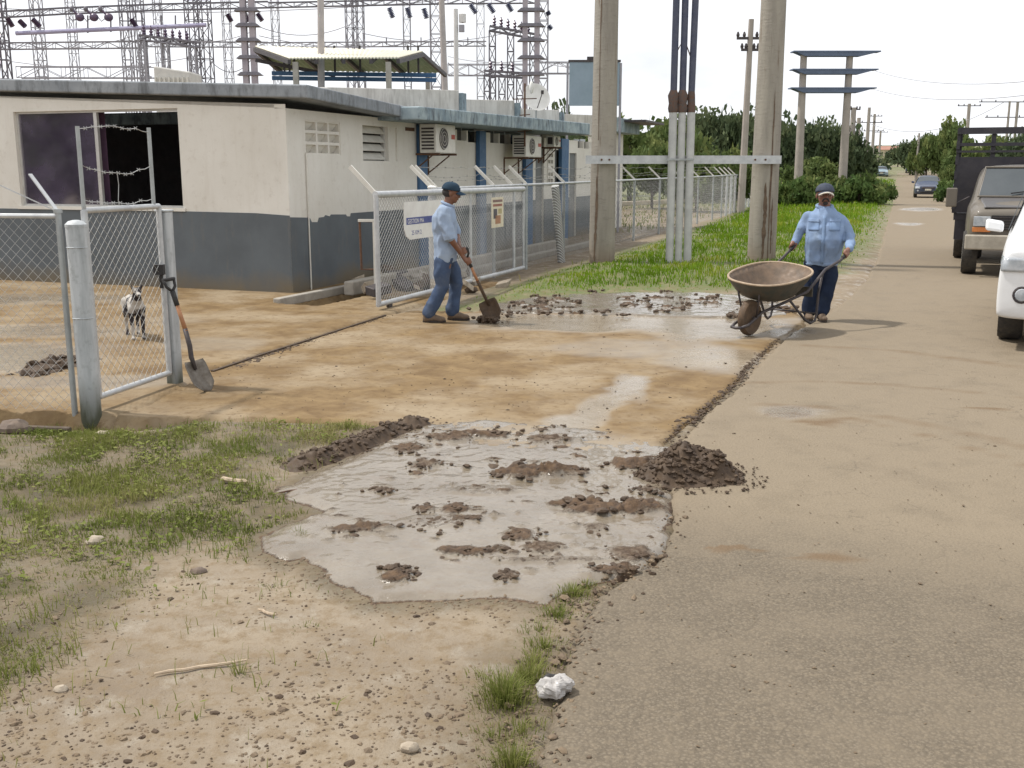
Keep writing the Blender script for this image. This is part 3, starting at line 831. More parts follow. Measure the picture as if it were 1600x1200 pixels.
tt = [(tp[0][0] if i == 0 else tp[i][0], tp[i][1]) for i in range(len(tp))]
tt[0] = (0.0, tt[0][1]); tt[-1] = (uA, tt[-1][1])
part(band('u', tt), "grey_paint_band", m_band)
fr = [(-9.0, FR(20, 325)[1]), (wl_ , FR(20, 326)[1]), (wr_, FR(280, 330)[1]), (FR(400, 333)[0], FR(400, 333)[1]), (-0.0, FR(455, 337)[1])]
part(band('r', fr), "grey_paint_band", m_band)
# --- front window: frame, two panes, one open
wf = MB(); tk = 0.05
for a0, a1, b0, b1 in ((wl_, wl_ + .04, wz0, wz1), (wr_ - .03, wr_, wz0, wz1), (wl_ + .04, wr_ - .03, wz0, wz0 + .03), (wl_ + .04, wr_ - .03, wz1 - .03, wz1)):
    hexw(wf, 0.05, 0.10, a0, a1, b0, b1)
mid = FR(150, 250)[0]
hexw(wf, 0.045, 0.095, mid - .03, mid + .03, wz0 + .03, wz1 - .03)
win = part(wf, "window", m_alu)
def glass_mat(name, tint, rough=0.06):
    t = NT(name); n = t.noise(1.3, 4, 0.6)
    t.set(t.mix(t.rmp(n, 0.4, 0.6), tint, tuple(x * .55 for x in tint)), rough, spec=0.9); t.b.inputs['IOR'].default_value = 2.0; return t.m
m_tint = glass_mat("tinted_glass", (0.10, 0.08, 0.125)); m_glass = glass_mat("dark_glass", (0.03, 0.035, 0.04))
mb = MB(); hexw(mb, 0.07, 0.076, wl_ + .04, mid - .03, wz0 + .03, wz1 - .03); part(mb, "window_pane", m_tint, win)
# curtain edge and paper behind the glass
mb = MB(); hexw(mb, 0.3, 0.32, FR(120, 250)[0], mid - .05, wz0 + .02, wz1); part(mb, "curtain", SM("mauve_curtain", (0.16, 0.09, 0.15), None, 9), bld)
# sill
mb = MB(); hexw(mb, -0.03, -0.001, wl_ - .05, wr_ + .05, wz0 - .05, wz0 - .001); part(mb, "window_sill", m_wall)
# --- vent block panel 3x3
mb = MB(); n = 3
du, dz = (bu1 - bu0) / n, (bz1 - bz0) / n; g = 0.022
for i in range(n + 1):
    a = bu0 + i * du
    hexw(mb, max(bu0, a - g), min(bu1, a + g), -0.15, -0.012, bz0, bz1)
for j in range(n + 1):
    b = bz0 + j * dz
    for i in range(n): hexw(mb, bu0 + i * du + g + .0005, bu0 + (i + 1) * du - g - .0005, -0.149, -0.013, max(bz0, b - g), min(bz1, b + g))
vent = part(mb, "vent_block_grid", m_wall)
mb = MB()
for i in range(n):
    for j in range(n):
        a, b = bu0 + (i + .5) * du, bz0 + (j + .5) * dz
        mb.obox(W(a, -0.10, b), U * (du * .5 - g), (RT * .04 + ZV * (dz * .3)), (ZV * .012 + RT * .004))
part(mb, "slanted_vent_slats", m_wall, vent)
mb = MB(); hexw(mb, bu0, bu1, -0.178, -0.17, bz0, bz1); part(mb, "vent_backing", m_dark)
# --- louvre window
mb = MB(); hexw(mb, lu0, lu1, -0.178, -0.172, lz0, lz1); part(mb, "louvre_backing", m_dark)
lf = MB()
for a0, a1, b0, b1 in ((lu0, lu0 + .03, lz0, lz1), (lu0 + (lu1 - lu0) * .74, lu0 + (lu1 - lu0) * .78, lz0, lz1)): hexw(lf, a0, a1, -0.15, -0.09, b0, b1)
hexw(lf, lu0, lu0 + (lu1 - lu0) * .78, -0.168, -0.15, lz0, lz0 + .02)
lw = part(lf, "louvre_window", m_alu)
for k in range(4):
    mb = MB(); b = lz0 + (k + .55) * (lz1 - lz0) / 4
    mb.obox(W(lu0 + (lu1 - lu0) * .385, -0.115, b), U * (lu1 - lu0) * .35, RT * .05 - ZV * .055, ZV * .004 + RT * .004)
    part(mb, "louvre_blade", m_offw, lw)
mb = MB(); hexw(mb, lu0 + (lu1 - lu0) * .78, lu1, -0.165, -0.03, lz0, lz1); part(mb, "louvre_blank_panel", m_wall, lw)
# little number plate and conduit
mb = MB(); a = SU(640, 202); hexw(mb, a[0] - .18, a[0] + .18, 0.001, 0.012, a[1] - .03, a[1] + .03); part(mb, "nameplate", m_rust)
mb = MB(); a = SU(479, 300)[0]; mb.tube([W(a, 0.02, 0.0), W(a, 0.02, 2.0)], 0.012, 6); part(mb, "conduit", m_offw)
# --- roof slab of first block (shed slope rising to the left)
ov = 0.42
PA = PL(494, 134, C0 + RT * ov, RT); PAb = PL(494, 155, C0 + RT * ov, RT)
PB = PL(652, 170, C0 + RT * ov, RT); PBb = PL(652, 185, C0 + RT * ov, RT)
uF = -0.10; print('uF was', (PA - C0).dot(U)); PLf = PL(0, 123, C0 + U * uF, U); PLb = PL(0, 141, C0 + U * uF, U)
k_ = (PLf.z - PA.z) / ((PLf - C0).dot(RT) - ov)
zl = PA.z + k_ * (-9.6 - ov); tkn = (PA.z - PAb.z)
uE = (PB - C0).dot(U)
zBe = PB.z
mb = MB().hexa([W(uF, -9.6, zl - tkn), W(uF, ov, PA.z - tkn), W(uE, ov, zBe - tkn), W(uE, -9.6, zl - tkn), W(uF, -9.6, zl), W(uF, ov, PA.z), W(uE, ov, zBe), W(uE, -9.6, zl)])
part(mb, "roof_slab", m_fascia, bevel=0.02)
# --- second block
uZ = SU(935, 250)[0]; uQ = SU(972, 230)[0]
# roof fascia
A1, A1b = PL(655, 166, C0 + RT * .75, RT), PL(655, 187, C0 + RT * .75, RT)
B1, B1b = PL(922, 193, C0 + RT * .75, RT), PL(922, 211, C0 + RT * .75, RT)
u0, u1 = (A1 - C0).dot(U), (B1 - C0).dot(U)
mb = MB().hexa([W(u0, -6, A1b.z), W(u0, .75, A1b.z), W(u1, .75, B1b.z), W(u1, -6, B1b.z), W(u0, -6, A1.z), W(u0, .75, A1.z), W(u1, .75, B1.z), W(u1, -6, B1.z)])
part(mb, "rear_roof_slab", m_fascia2, bevel=0.02)
print("roofs", PA.z, PB.z, PLf.z, A1.z, A1b.z, B1.z, B1b.z, "u", uA, u0, u1, uZ, uQ)
rw = -0.12   # wall plane of second block
def S2(px, py): return SU(px, py, rw)
holes = []
def rect(x0, y0, x1, y1): a, b = S2(x0, y0); c, d = S2(x1, y0); e, f = S2(x0, y1); return (a, c, f, b)
clr = [rect(714, 199, 729, 219), rect(731, 200, 749, 222), rect(766, 204, 779, 223), rect(781, 205, 796, 224), rect(798, 206, 821, 225), rect(903, 217, 912, 231), rect(913, 217, 921, 232)]
doors = [rect(837, 213, 850, 420), rect(867, 234, 879, 420), rect(890, 239, 901, 420)]
doors = [(d[0], d[1], -0.1, d[3]) for d in doors]
bs = rect(855, 208, 864, 287)
mb = MB(); pierced(mb, 'u', uA + .002, uZ, -0.1, A1b.z - .02, rw - .18, rw, clr + doors + [bs]); part(mb, "rear_side_wall", m_wall)
for c in clr:
    mb = MB(); hexw(mb, c[0], c[1], rw - .13, rw - .12, c[2], c[3]); part(mb, "clerestory_pane", m_glass)
for d in doors:
    mb = MB(); hexw(mb, d[0], d[1], rw - .10, rw - .05, d[2], d[3]); part(mb, "door", m_door)
mb = MB(); hexw(mb, bs[0], bs[1], rw - .17, rw - .15, bs[2], bs[3]); part(mb, "block_screen_backing", m_dark)
mb = MB(); nb = 8; dzz = (bs[3] - bs[2]) / nb
for j in range(nb + 1): hexw(mb, bs[0] + .041, bs[1] - .041, rw - .14, rw + .02, bs[2] + j * dzz - .035, bs[2] + j * dzz + .035)
for a in (bs[0], (bs[0] + bs[1]) / 2 - .02, bs[1] - .04): hexw(mb, a, a + .04, rw - .14, rw + .021, bs[2] - .03, bs[3] + .03)
part(mb, "block_screen", m_wall)
# dark band on rear wall
g0 = S2(668, 326); mb = MB()
segs = sorted([(d[0], d[1]) for d in doors]); cur = uA
for s0, s1 in segs + [(uZ, uZ)]:
    hexw(mb, cur + .005, s0 - .003, rw + .001, rw + .007, -0.1, g0[1]); cur = s1
part(mb, "grey_paint_band", m_band)
for x0, x1, rr0 in ((652, 668, .05), (750, 760, -.02), (822, 833, -.02), (878, 889, -.02)):
    a, b = SU(x0, 250, rr0)[0], SU(x1, 250, rr0)[0]
    if x0 == 652: a, b = uA + .01, uA + .36
    mb = MB(); hexw(mb, a, b, rw + .008, rr0, -0.1, A1b.z - .01); part(mb, "blue_column", m_blue, bevel=0.01)
# farthest low wing behind the near pole
wz = PL(968, 206, C0 + RT * .3, RT).z
mb = MB(); pierced(mb, 'u', uZ + .02, uQ + .6, -.1, wz, rw - .2, rw, [(SU(966, 220, rw)[0], SU(969, 220, rw)[0], SU(966, 240, rw)[1], SU(966, 220, rw)[1])]); part(mb, "rear_wing_wall", m_wall)
mb = MB(); hexw(mb, uZ + .02, uQ + 1.0, -3, .3, wz + .002, wz + .40); part(mb, "rear_wing_roof", m_fascia2)
mb = MB(); hexw(mb, uQ - 1.0, uQ + 1.6, .301, .95, wz + .30, wz + .36); part(mb, "dark_awning", m_dkst)

# --- parapets on the roof
for x0, x1, y0, yb in ((512, 717, 136, 180), (722, 804, 155, 190), (812, 874, 170, 200), (880, 932, 178, 205)):
    p0 = PL(x0, y0, C0 + RT * .05, RT); p1 = PL(x1, y0, C0 + RT * .05, RT)
    a, b = (p0 - C0).dot(U), (p1 - C0).dot(U)
    z0 = (PA.z if x0 < 600 else A1.z) - .08
    zt0, zt1 = p0.z, PL(x1, y0 + 2.0, C0 + RT * .05, RT).z
    if x0 == 512: zt1 = PL(x1, 141, C0 + RT * .05, RT).z
    mb = MB().hexa([W(a, -.15, z0), W(b, -.15, z0), W(b, .05, z0), W(a, .05, z0), W(a, -.15, zt0), W(b, -.15, zt1), W(b, .05, zt1), W(a, .05, zt0)])
    part(mb, "parapet", m_parapet, bevel=.01)
    mb = MB(); hexw(mb, b + .005, b + .2, -.2, .12, z0, zt1 - .05); part(mb, "parapet_pier", m_fascia2)
# --- air conditioners
def ac_unit(x0, x1, y0, y1, label, r0=0.42):
    a, zt_ = SU(x0, y0, r0); b, zb = SU(x1, y1, r0)
    t = thing("air_conditioner", label, "air conditioner", tuple(W((a + b) / 2, rw, zb)), 0, "air conditioners on the side wall")
    o = W((a + b) / 2, rw, zb)
    def mk(mb, nm, m, par=t, **k):
        mb.v = [(v[0] - o.x, v[1] - o.y, v[2] - o.z) for v in mb.v]; return mb.build(nm, m, par, **k)
    mb = MB(); hexw(mb, a, b, rw + .22, r0, zb, zt_); body = mk(mb, "casing", m_offw, bevel=.015)
    c = W((a + b) / 2 - (b - a) * .12, r0 + .004, (zb + zt_) / 2)
    R1 = min((zt_ - zb) * .38, (b - a) * .34)
    mb = MB(); mb.lathe([(R1, 0), (R1, .006), (R1 * .2, .008), (0.001, .008)], c, RT, 20); mk(mb, "fan_grille", m_dkst, body)
    mb = MB()
    for k in range(1, 4):
        mb.tube([c + RT * .014 + (U * math.cos(q) + ZV * math.sin(q)) * R1 * k / 3.2 for q in [i * math.pi / 9 for i in range(18)]], .005, 4, False, True)
    mk(mb, "grille_rings", m_offw, body)
    mb = MB(); w_ = (b - a)
    hexw(mb, b - w_ * .22, b - w_ * .04, r0 + .001, r0 + .006, zb + (zt_ - zb) * .5, zb + (zt_ - zb) * .66); mk(mb, "red_badge", SM("faded_red_badge", (0.45, 0.10, 0.07), None, 8), body)
    mb = MB()
    for k in range(7):
        zz = zb + .06 + k * (zt_ - zb - .1) / 7
        mb.hexa([W(a - .004, rw + .26, zz), W(a - .001, rw + .26, zz), W(a - .001, r0 - .04, zz), W(a - .004, r0 - .04, zz), W(a - .004, rw + .26, zz + .03), W(a - .001, rw + .26, zz + .03), W(a - .001, r0 - .04, zz + .03), W(a - .004, r0 - .04, zz + .03)])
    mk(mb, "side_louvres", m_dkst, body)
    mb = MB()
    for aa in (a + .06, b - .06):
        mb = MB()
        mb.bar(W(aa, rw + .01, zb - .02), W(aa, r0 + .04, zb - .02), .035); mb.bar(W(aa, rw + .012, zb - .04), W(aa, rw + .012, zb - .38), .035)
        mb.bar(W(aa, rw + .03, zb - .34), W(aa, r0 - .1, zb - .04), .02)
        mk(mb, "wall_bracket", m_rust)
    return t
ac_unit(681, 712, 193, 240, "air conditioner on the side wall beside the first blue column")
ac_unit(822, 846, 211, 246, "air conditioner on the side wall above the middle blue column")
ac_unit(866, 876, 212, 230, "small air conditioner high on the wall above a grey door", .3)
# --- satellite dish and antenna mast on the roof
dc = D(838, 152, (C0 + U * 9.2).y)
t = thing("satellite_dish", "round white satellite dish on a mast above the side roof edge", "satellite dish", (dc.x, dc.y, A1.z))
ax = Vector((0.35, -0.9, 0.35)).normalized()
o = Vector((dc.x, dc.y, A1.z))
mb = MB(); mb.lathe([(0.001, -.07), (.14, -.06), (.25, -.03), (.31, .01), (.315, .02), (.30, .02), (.24, -.015), (.13, -.045), (0.002, -.055)], dc - o, ax, 26); mb.build("dish", m_white, t, smooth=40)
mb = MB(); mb.tube([dc - o - ax * .06, dc - o + Vector((0, .1, -.15)), (0, .1, 0)], .018, 6); mb.build("mast", m_galvd, t)
mb = MB(); tip = dc - o + ax * .36 - ZV * .05; mb.tube([dc - o - ZV * .29 + ax * .01, tip], .01, 5); mb.box(tip - Vector((.03, .03, .03)), tip + Vector((.03, .03, .05))); mb.build("feed_arm", m_dkst, t)
ap = D(820, 180, (C0 + U * 8.4).y)
t = thing("antenna_mast", "thin rusty antenna mast with crossbars fixed to the roof edge", "antenna", (ap.x, ap.y, 2.35))
top = D(820, 138, ap.y).z - 2.35
mb = MB(); mb.tube([(0, 0, -.1), (0, 0, top + .1)], .022, 6); mb.build("mast_pipe", m_rust, t)
mb = MB()
for k, w_ in ((.15, .3), (.45, .22), (.75, .5)): mb.bar((-w_ * .5, -.05, top * k + .05), (w_ * .5, .05, top * k + .07), .02)
mb.build("crossbars", m_rust, t)
mb = MB(); mb.ell((.14, 0, top + .02), .05, .05, .13, 10, 7); mb.build("white_cap", m_white, t, smooth=True)

# --- open ditch edge and meter frame at the corner of the side wall
mb = MB()
for s in (0.46,):
    c = ditch_c + Vector((-ditch_d.y, ditch_d.x, 0)) * s
    mb.bar(c - ditch_d * 1.0 + ZV * .02, c + ditch_d * 1.1 + ZV * .02, .12, .12)
t = mb.build("ditch_kerb", m_conc, bevel=.015); tag(t, "low concrete kerb edging the open drain at the building corner", "kerb")
fx = D(572, 385, 14.6)
t = thing("meter_frame", "small rusty rectangular frame standing between grey wall and gate post", "metal frame", (fx.x, fx.y, 0))
za, zb = D(572, 346, 14.6).z, D(572, 421, 14.6).z
mb = MB(); mb.tube([(.14, 0, za), (-.08, 0, za), (-.07, 0, zb), (.14, 0, zb)], .018, 6); mb.build("rusty_frame", m_rust, t)
mb = MB(); mb.box((-.1, -.03, za - .005), (.14, .03, za + .03)); mb.box((.10, -.03, 0), (.15, .03, za)); mb.build("upright", m_offw, t)

# --- gabled canopy behind the building
Yc = 25.0
L0, L1 = D(452, 91, Yc), D(622, 90, Yc)
Rd0, Rd1 = D(398, 72, Yc + 2.8), D(660, 80, Yc + 2.8)
B0, B1_ = D(440, 109, Yc + 5), D(696, 113, Yc + 5)
Lx0 = D(372, 84, Yc + 1.0)
t = thing("open_canopy", "open shed with cream corrugated roof and green underside behind the building", "canopy", (0, Yc, 0))
off = Vector((0, Yc, 0))
def corr(A, B, C, Dd, n=64, amp=.022, th=.02):
    mb = MB(); V = []
    for i in range(n + 1):
        f = i / n; dz_ = amp * (i % 2)
        p, q = A.lerp(B, f), Dd.lerp(C, f)
        V += [p + ZV * dz_ - off, q + ZV * dz_ - off]
    mb.add(V, [(2 * i, 2 * i + 2, 2 * i + 3, 2 * i + 1) for i in range(n)])
    return mb
m_cream = SM("cream_roof_sheet", (0.62, 0.59, 0.48), (0.52, 0.49, 0.39), 2, 0.7)
m_green = SM("green_roof_sheet", (0.20, 0.28, 0.17), (0.28, 0.34, 0.21), 3, 0.7)
o_ = corr(L0, L1, Rd1, Rd0).build("front_roof_sheet", m_cream, t); s_ = o_.modifiers.new("sheet", 'SOLIDIFY'); s_.thickness = .03
o_ = corr(Rd0, Rd1, B1_, B0).build("back_roof_sheet", m_green, t); s_ = o_.modifiers.new("sheet", 'SOLIDIFY'); s_.thickness = .03
mb = MB()
for f in (0, .25, .5, .75, 1):
    mb.bar(L0.lerp(L1, f) - off - ZV * .08, Rd0.lerp(Rd1, f) - off - ZV * .08, .08, .1); mb.bar(B0.lerp(B1_, f) - off - ZV * .08, Rd0.lerp(Rd1, f) - off - ZV * .08, .08, .1)
mb.build("rafters", m_dkst, t)
for px, Yp in ((462, Yc + .1), (607, Yc + .1), (668, Yc + 5.8), (500, Yc + 5.8)):
    p = D(px, 105, Yp); mb = MB(); mb.box((p.x - .06, Yp - .06 - Yc, 0), (p.x + .06, Yp + .06 - Yc, D(px, 97, Yp).z - (.25 if Yp > Yc + 3 else 0))); mb.build("post", m_conc, t)
mb = MB(); p0, p1 = D(392, 95, Yc + .5), D(668, 128, Yc + .5)
zz = D(500, 122, Yc + 3).z
for k in range(2):
    mb = MB(); mb.bar((D(420, 0, Yc + 3).x, 3, zz + k * .12), (D(680, 0, Yc + 3).x, 3, zz - .05 + k * .12), .08, .1); mb.build("blue_rail", m_blue, t)
mb = MB(); mb.bar((D(395, 0, Yc + 3).x, 3, D(395, 94, Yc + 3).z), (D(520, 0, Yc + 3).x, 3, D(520, 118, Yc + 3).z), .07, .09); mb.build("sloping_rail", m_dkst, t)
for px in (440, 448, 456, 520, 560, 636, 652):
    mb = MB(); mb.bar((D(px, 0, Yc + 3).x, 3, zz + .1), (D(px, 0, Yc + 3).x, 3, zz + .8), .05); mb.build("railing_post", m_dkst, t)
tk_ = D(460, 120, 30)
mb = MB(); a, b = D(446, 115, 30), D(482, 131, 30); mb.box((a.x, 30, b.z - 1.0), (b.x, 31.5, a.z)); mb.build("grey_tank", SM("grey_green_tank", (0.22, 0.27, 0.25), None, 4), t)
# ================================================================== FENCES, GATES
wire_m = SM("fence_wire", (0.46, 0.46, 0.45), (0.34, 0.34, 0.33), 12, 0.5, 0, 60, 0.35)
wire_d = SM("old_fence_wire", (0.30, 0.30, 0.28), (0.20, 0.19, 0.17), 12, 0.6, 0, 60, 0.3)
def chain(name, P, Q, z0, z1, pitch, r, mat, parent, off=Vector((0, 0, 0)), bow=0.0):
    """woven diagonal wires between P and Q (horizontal), from z0 to z1"""
    P, Q = Vector(P), Vector(Q); d = Q - P; L = d.length; d.normalize(); nrm = d.cross(ZV)
    H = z1 - z0
    V, Fc = [], []
    def seg(s0, h0, s1, h1, o):
        a = P + d * s0 + ZV * (z0 + h0) + nrm * o - off; b = P + d * s1 + ZV * (z0 + h1) + nrm * o - off
        dr = (b - a).normalized(); t = dr.cross(nrm).normalized(); n0 = len(V)
        for p in (a, b):
            V.extend([p + t * r, p - t * r * .5 + nrm * r * .87, p - t * r * .5 - nrm * r * .87])
        Fc.extend([(n0, n0 + 1, n0 + 4, n0 + 3), (n0 + 1, n0 + 2, n0 + 5, n0 + 4), (n0 + 2, n0, n0 + 3, n0 + 5)])
    k = -math.ceil(H / pitch)
    while k * pitch < L:
        s = k * pitch
        a0 = max(0, -s); a1 = min(H, L - s)
        if a1 > a0: seg(s + a0, a0, s + a1, a1, r)
        s2 = (k + math.ceil(H / pitch)) * pitch
        a0 = max(0, s2 - L); a1 = min(H, s2)
        if a1 > a0: seg(s2 - a0, a0, s2 - a1, a1, -r)
        k += 1
    o = np_mesh(name, [tuple(v) for v in V], Fc, mat, parent, None, False)
    o['kind'] = 'stuff'
    return o
def barbed(mb, pts, r=.0025, sag=0.03, n=14, barb=.1, seed=1, off=Vector((0, 0, 0)), wob=.01):
    r2 = random.Random(seed)
    for a, b in zip(pts[:-1], pts[1:]):
        a, b = Vector(a), Vector(b); L = (b - a).length
        pp = [a.lerp(b, i / n) - ZV * sag * 4 * (i / n) * (1 - i / n) + Vector((0, 0, r2.uniform(-wob, wob) if 0 < i < n else 0)) - off for i in range(n + 1)]
        mb.tube(pp, r, 3, False)
        for k in range(int(L / barb)):
            p = pp[min(n - 1, int(k * barb / L * n))]
            for s in (-1, 1): mb.bar(p - Vector((.012, 0, .012 * s)), p + Vector((.012, 0, .012 * s)), r * 1.3)
# ---- near left: tall post, fence panel, narrow gate leaf, second post
Q1, Q2 = G(143, 650), G(274, 602)
zq1 = D(128, 346, Q1.y).z; zq2 = D(262, 331, Q2.y).z
def post_mat():
    t = NT("scuffed_white_post"); n1 = t.noise(3, 5, .65, vec=t.scaled(4, 4, .6)); n2 = t.noise(20, 4)
    z = t.n.new('ShaderNodeSeparateXYZ'); t.l.new(t.pos, z.inputs[0])
    c = t.mix(t.rmp(n1, .38, .66), (0.50, 0.52, 0.53), (0.33, 0.35, 0.36)); c = t.mix(t.rmp(n2, .55, .7, 0, .4), c, (0.22, 0.23, 0.22))
    c = t.mix(t.rmp(t.math('ADD', z.outputs[2], t.rmp(n1, .3, .7, -.1, .1)), 0.0, .30, .95, 0), c, (0.05, 0.055, 0.03))
    t.set(c, .55, spec=.4); t.bump(n2, .15, .004); return t.m
m_post = post_mat()
mb = MB(); mb.tube([(0, 0, -.12), (0, 0, zq1 - .02)], .072, 20); mb.lathe([(.074, -.02), (.074, 0.0), (.05, .022), (.02, .03), (0.001, .031)], (0, 0, zq1 - .02), ZV, 20)
mb.tube([(-.074, -.01, .72), (-.05, -.058, .72), (0, -.076, .722), (.05, -.058, .72), (.074, -.01, .72)], .004, 5)
mb.tube([(-.074, -.01, 1.22), (-.05, -.058, 1.22), (0, -.076, 1.222), (.05, -.058, 1.22), (.074, -.01, 1.22)], .004, 5)
o = mb.build("gate_post", m_post, smooth=40); o.location = (Q1.x, Q1.y, 0); tag(o, "thick round grey-white post with domed cap, nearest of all fence posts", "post")
mb = MB(); a = .048
mb.box((-a, -a, -.1), (a, a, zq2)); mb.box((-a - .008, -a - .008, zq2), (a + .008, a + .008, zq2 + .018))
o = mb.build("gate_post", m_post, bevel=.008); o.location = (Q2.x, Q2.y, 0); o.rotation_euler = (0, 0, -.35); tag(o, "square white post that a shovel leans against", "post")
# gate leaf
g1 = Q1 + (Q2 - Q1).normalized() * .105; g2 = Q2 - (Q2 - Q1).normalized() * .075; gd = (g2 - g1).normalized()
t = thing("narrow_gate", "narrow wire mesh gate leaf with tall barbed uprights between two thick posts", "gate", tuple(g1))
gz0, gz1 = 0.12, D(150, 329, g1.y).z
L = (g2 - g1).length
fr_ = MB(); fr_.tube([(0, 0, gz0), (0, 0, gz1)], .024, 10); fr_.build("hinge_stile", m_galv, t, smooth=40)
mb = MB(); mb.tube([gd * L + ZV * gz0, gd * L + ZV * gz1], .022, 10); mb.build("latch_stile", m_galv, t, smooth=40)
mb = MB(); mb.tube([ZV * gz1, gd * L + ZV * gz1], .022, 10); mb.build("top_rail", m_galv, t, smooth=40)
mb = MB(); mb.tube([ZV * gz0, gd * L + ZV * gz0], .022, 10); mb.build("bottom_rail", m_galv, t, smooth=40)
chain("chain_link_mesh", g1 + gd * .02, g2 - gd * .02, gz0, gz1, .078, .0018, wire_m, t, Vector(g1))
zu = D(142, 197, g1.y).z; zu2 = D(238, 200, g2.y).z
for s, zz in ((.0, zu), (.93, zu2)):
    mb = MB(); mb.tube([gd * L * s + ZV * (gz1 + .02), gd * L * s + ZV * zz], .016, 8); mb.build("upright", m_galvd, t, smooth=40)
mb = MB(); up = zu - gz1
for k, sg in ((.97, -.03), (.55, .06), (.13, .03)): barbed(mb, [ZV * (gz1 + up * k), gd * L * .93 + ZV * (gz1 + (zu2 - gz1) * (k - .03))], .003, sg, 10, .09, 3)
mb.tube([gd * L * .45 + ZV * (gz1 + up * .47), gd * L * .46 + ZV * (gz1 + up * .3), gd * L * .44 + ZV * (gz1 + up * .1), gd * L * .45 + ZV * gz1], .003, 4)
mb.build("barbed_wire", wire_m, t)
mb = MB(); lp = gd * (L - .03) + ZV * .98; mb.box((lp.x - .05, lp.y - .03, lp.z - .05), (lp.x + .03, lp.y + .02, lp.z + .03)); mb.bar(lp, lp - ZV * .16, .025); mb.build("latch", m_black, t)
# fence panel running left
e0 = Q1 + Vector((-.135, .04, 0)); e1 = G(-420, 628)
fd = (e1 - e0).normalized(); t = thing("wire_fence", "nearest wire mesh fence panel with angled barbed arms above the grass", "fence", tuple(e0))
zf = D(108, 331, e0.y).z; mb = MB(); mb.tube([(0, 0, -.1), (0, 0, zf)], .021, 10); mb.tube([ZV * zf * .995, ZV * zf + ZV * .02], .03, 10); mb.build("fence_post", m_galvd, t, smooth=40)
Lf = (e1 - e0).length
mb = MB(); mb.tube([ZV * (zf - .03), fd * Lf + ZV * (zf - .03)], .017, 8); mb.build("top_rail", m_galv, t, smooth=40)
for s in (2.9,):
    mb = MB(); mb.tube([fd * s - ZV * .1, fd * s + ZV * zf], .021, 8); mb.build("fence_post", m_galvd, t, smooth=40)
chain("chain_link_mesh", e0, e1, 0.03, zf - .03, .078, .0017, wire_m, t, Vector(e0))
for (px, py) in ((47, 272), (-3, 288)):
    q = D(px, py, e0.y + (.12 if px > 0 else -.15)); mb = MB(); mb.bar(ZV * zf, q - e0, .03, .008); mb.build("barb_arm", m_galv, t)
# ---- shovel against the post
def shovel(name, label, head, grip, face, blade_w=.23, blade_l=.29, muddy=False, group=None):
    """head: centre of blade tip; grip: top of D handle; face: direction the blade's hollow faces"""
    head, grip = Vector(head), Vector(grip); ax = (grip - head).normalized(); Lh = (grip - head).length
    t = thing(name, label, "shovel", tuple(head))
    f = Vector(face); f = (f - ax * f.dot(ax)).normalized(); w = ax.cross(f).normalized()
    mw = SM("worn_ash_wood", (0.42, 0.20, 0.095), (0.30, 0.14, 0.065), 18, .6); mblade = SM("scuffed_shovel_steel", (0.17, 0.15, 0.125), (0.10, 0.08, 0.06), 18, .5, .3, 80, .4) if not muddy else clod_m
    mb = MB(); rows = []
    for i in range(9):
        s = i / 8; wd_ = blade_w / 2 * (min(1, (s * 3.2 + .12)) ** .6 if s < .4 else 1) * (1 - .12 * max(0, s - .85) / .15)
        dz = .02 * math.sin(s * 3.1) + .055 * s * s
        row = []
        for j in range(9):
            q = -1 + j / 4
            row.append(ax * (blade_l * s) + w * wd_ * q + f * (.035 * q * q - dz))
        rows.append(row)
    V = [v for r in rows for v in r]; mb.add(V, [(i * 9 + j, i * 9 + j + 1, (i + 1) * 9 + j + 1, (i + 1) * 9 + j) for i in range(8) for j in range(8)])
    o = mb.build("blade", mblade, t, smooth=True); s_ = o.modifiers.new("thickness", 'SOLIDIFY'); s_.thickness = .004
    a = ax * blade_l - f * .05
    mb = MB(); mb.tube([ax * blade_l * .72 - f * .035, ax * (blade_l + .03) - f * .04, ax * (blade_l + .12) - f * .012, ax * (blade_l + .26)], [.012, .02, .02, .019], 10); mb.build("socket", mblade if muddy else m_dkst, t, smooth=True)
    mb = MB(); mb.tube([ax * (blade_l + .24), ax * (Lh - .2)], [.018, .016], 10); mb.build("shaft", mw, t, smooth=True)
    mb = MB(); q = ax * (Lh - .12)
    mb.tube([ax * (Lh - .24), q], [.02, .021], 8); mb.tube([q, q + w * .04 + ax * .04, q + w * .05 + ax * .1], .012, 8); mb.tube([q, q - w * .04 + ax * .04, q - w * .05 + ax * .1], .012, 8)
    mb.tube([q + w * .056 + ax * .1, q - w * .056 + ax * .1], .015, 8); mb.build("grip", m_black, t, smooth=True)
    return t
sh = G(322, 612, 0.012)
shovel("leaning_shovel", "shovel with black grip leaning on the square white post", sh, D(262, 433, Q2.y - .16), (0.75, -.55, .4), .2, .27)

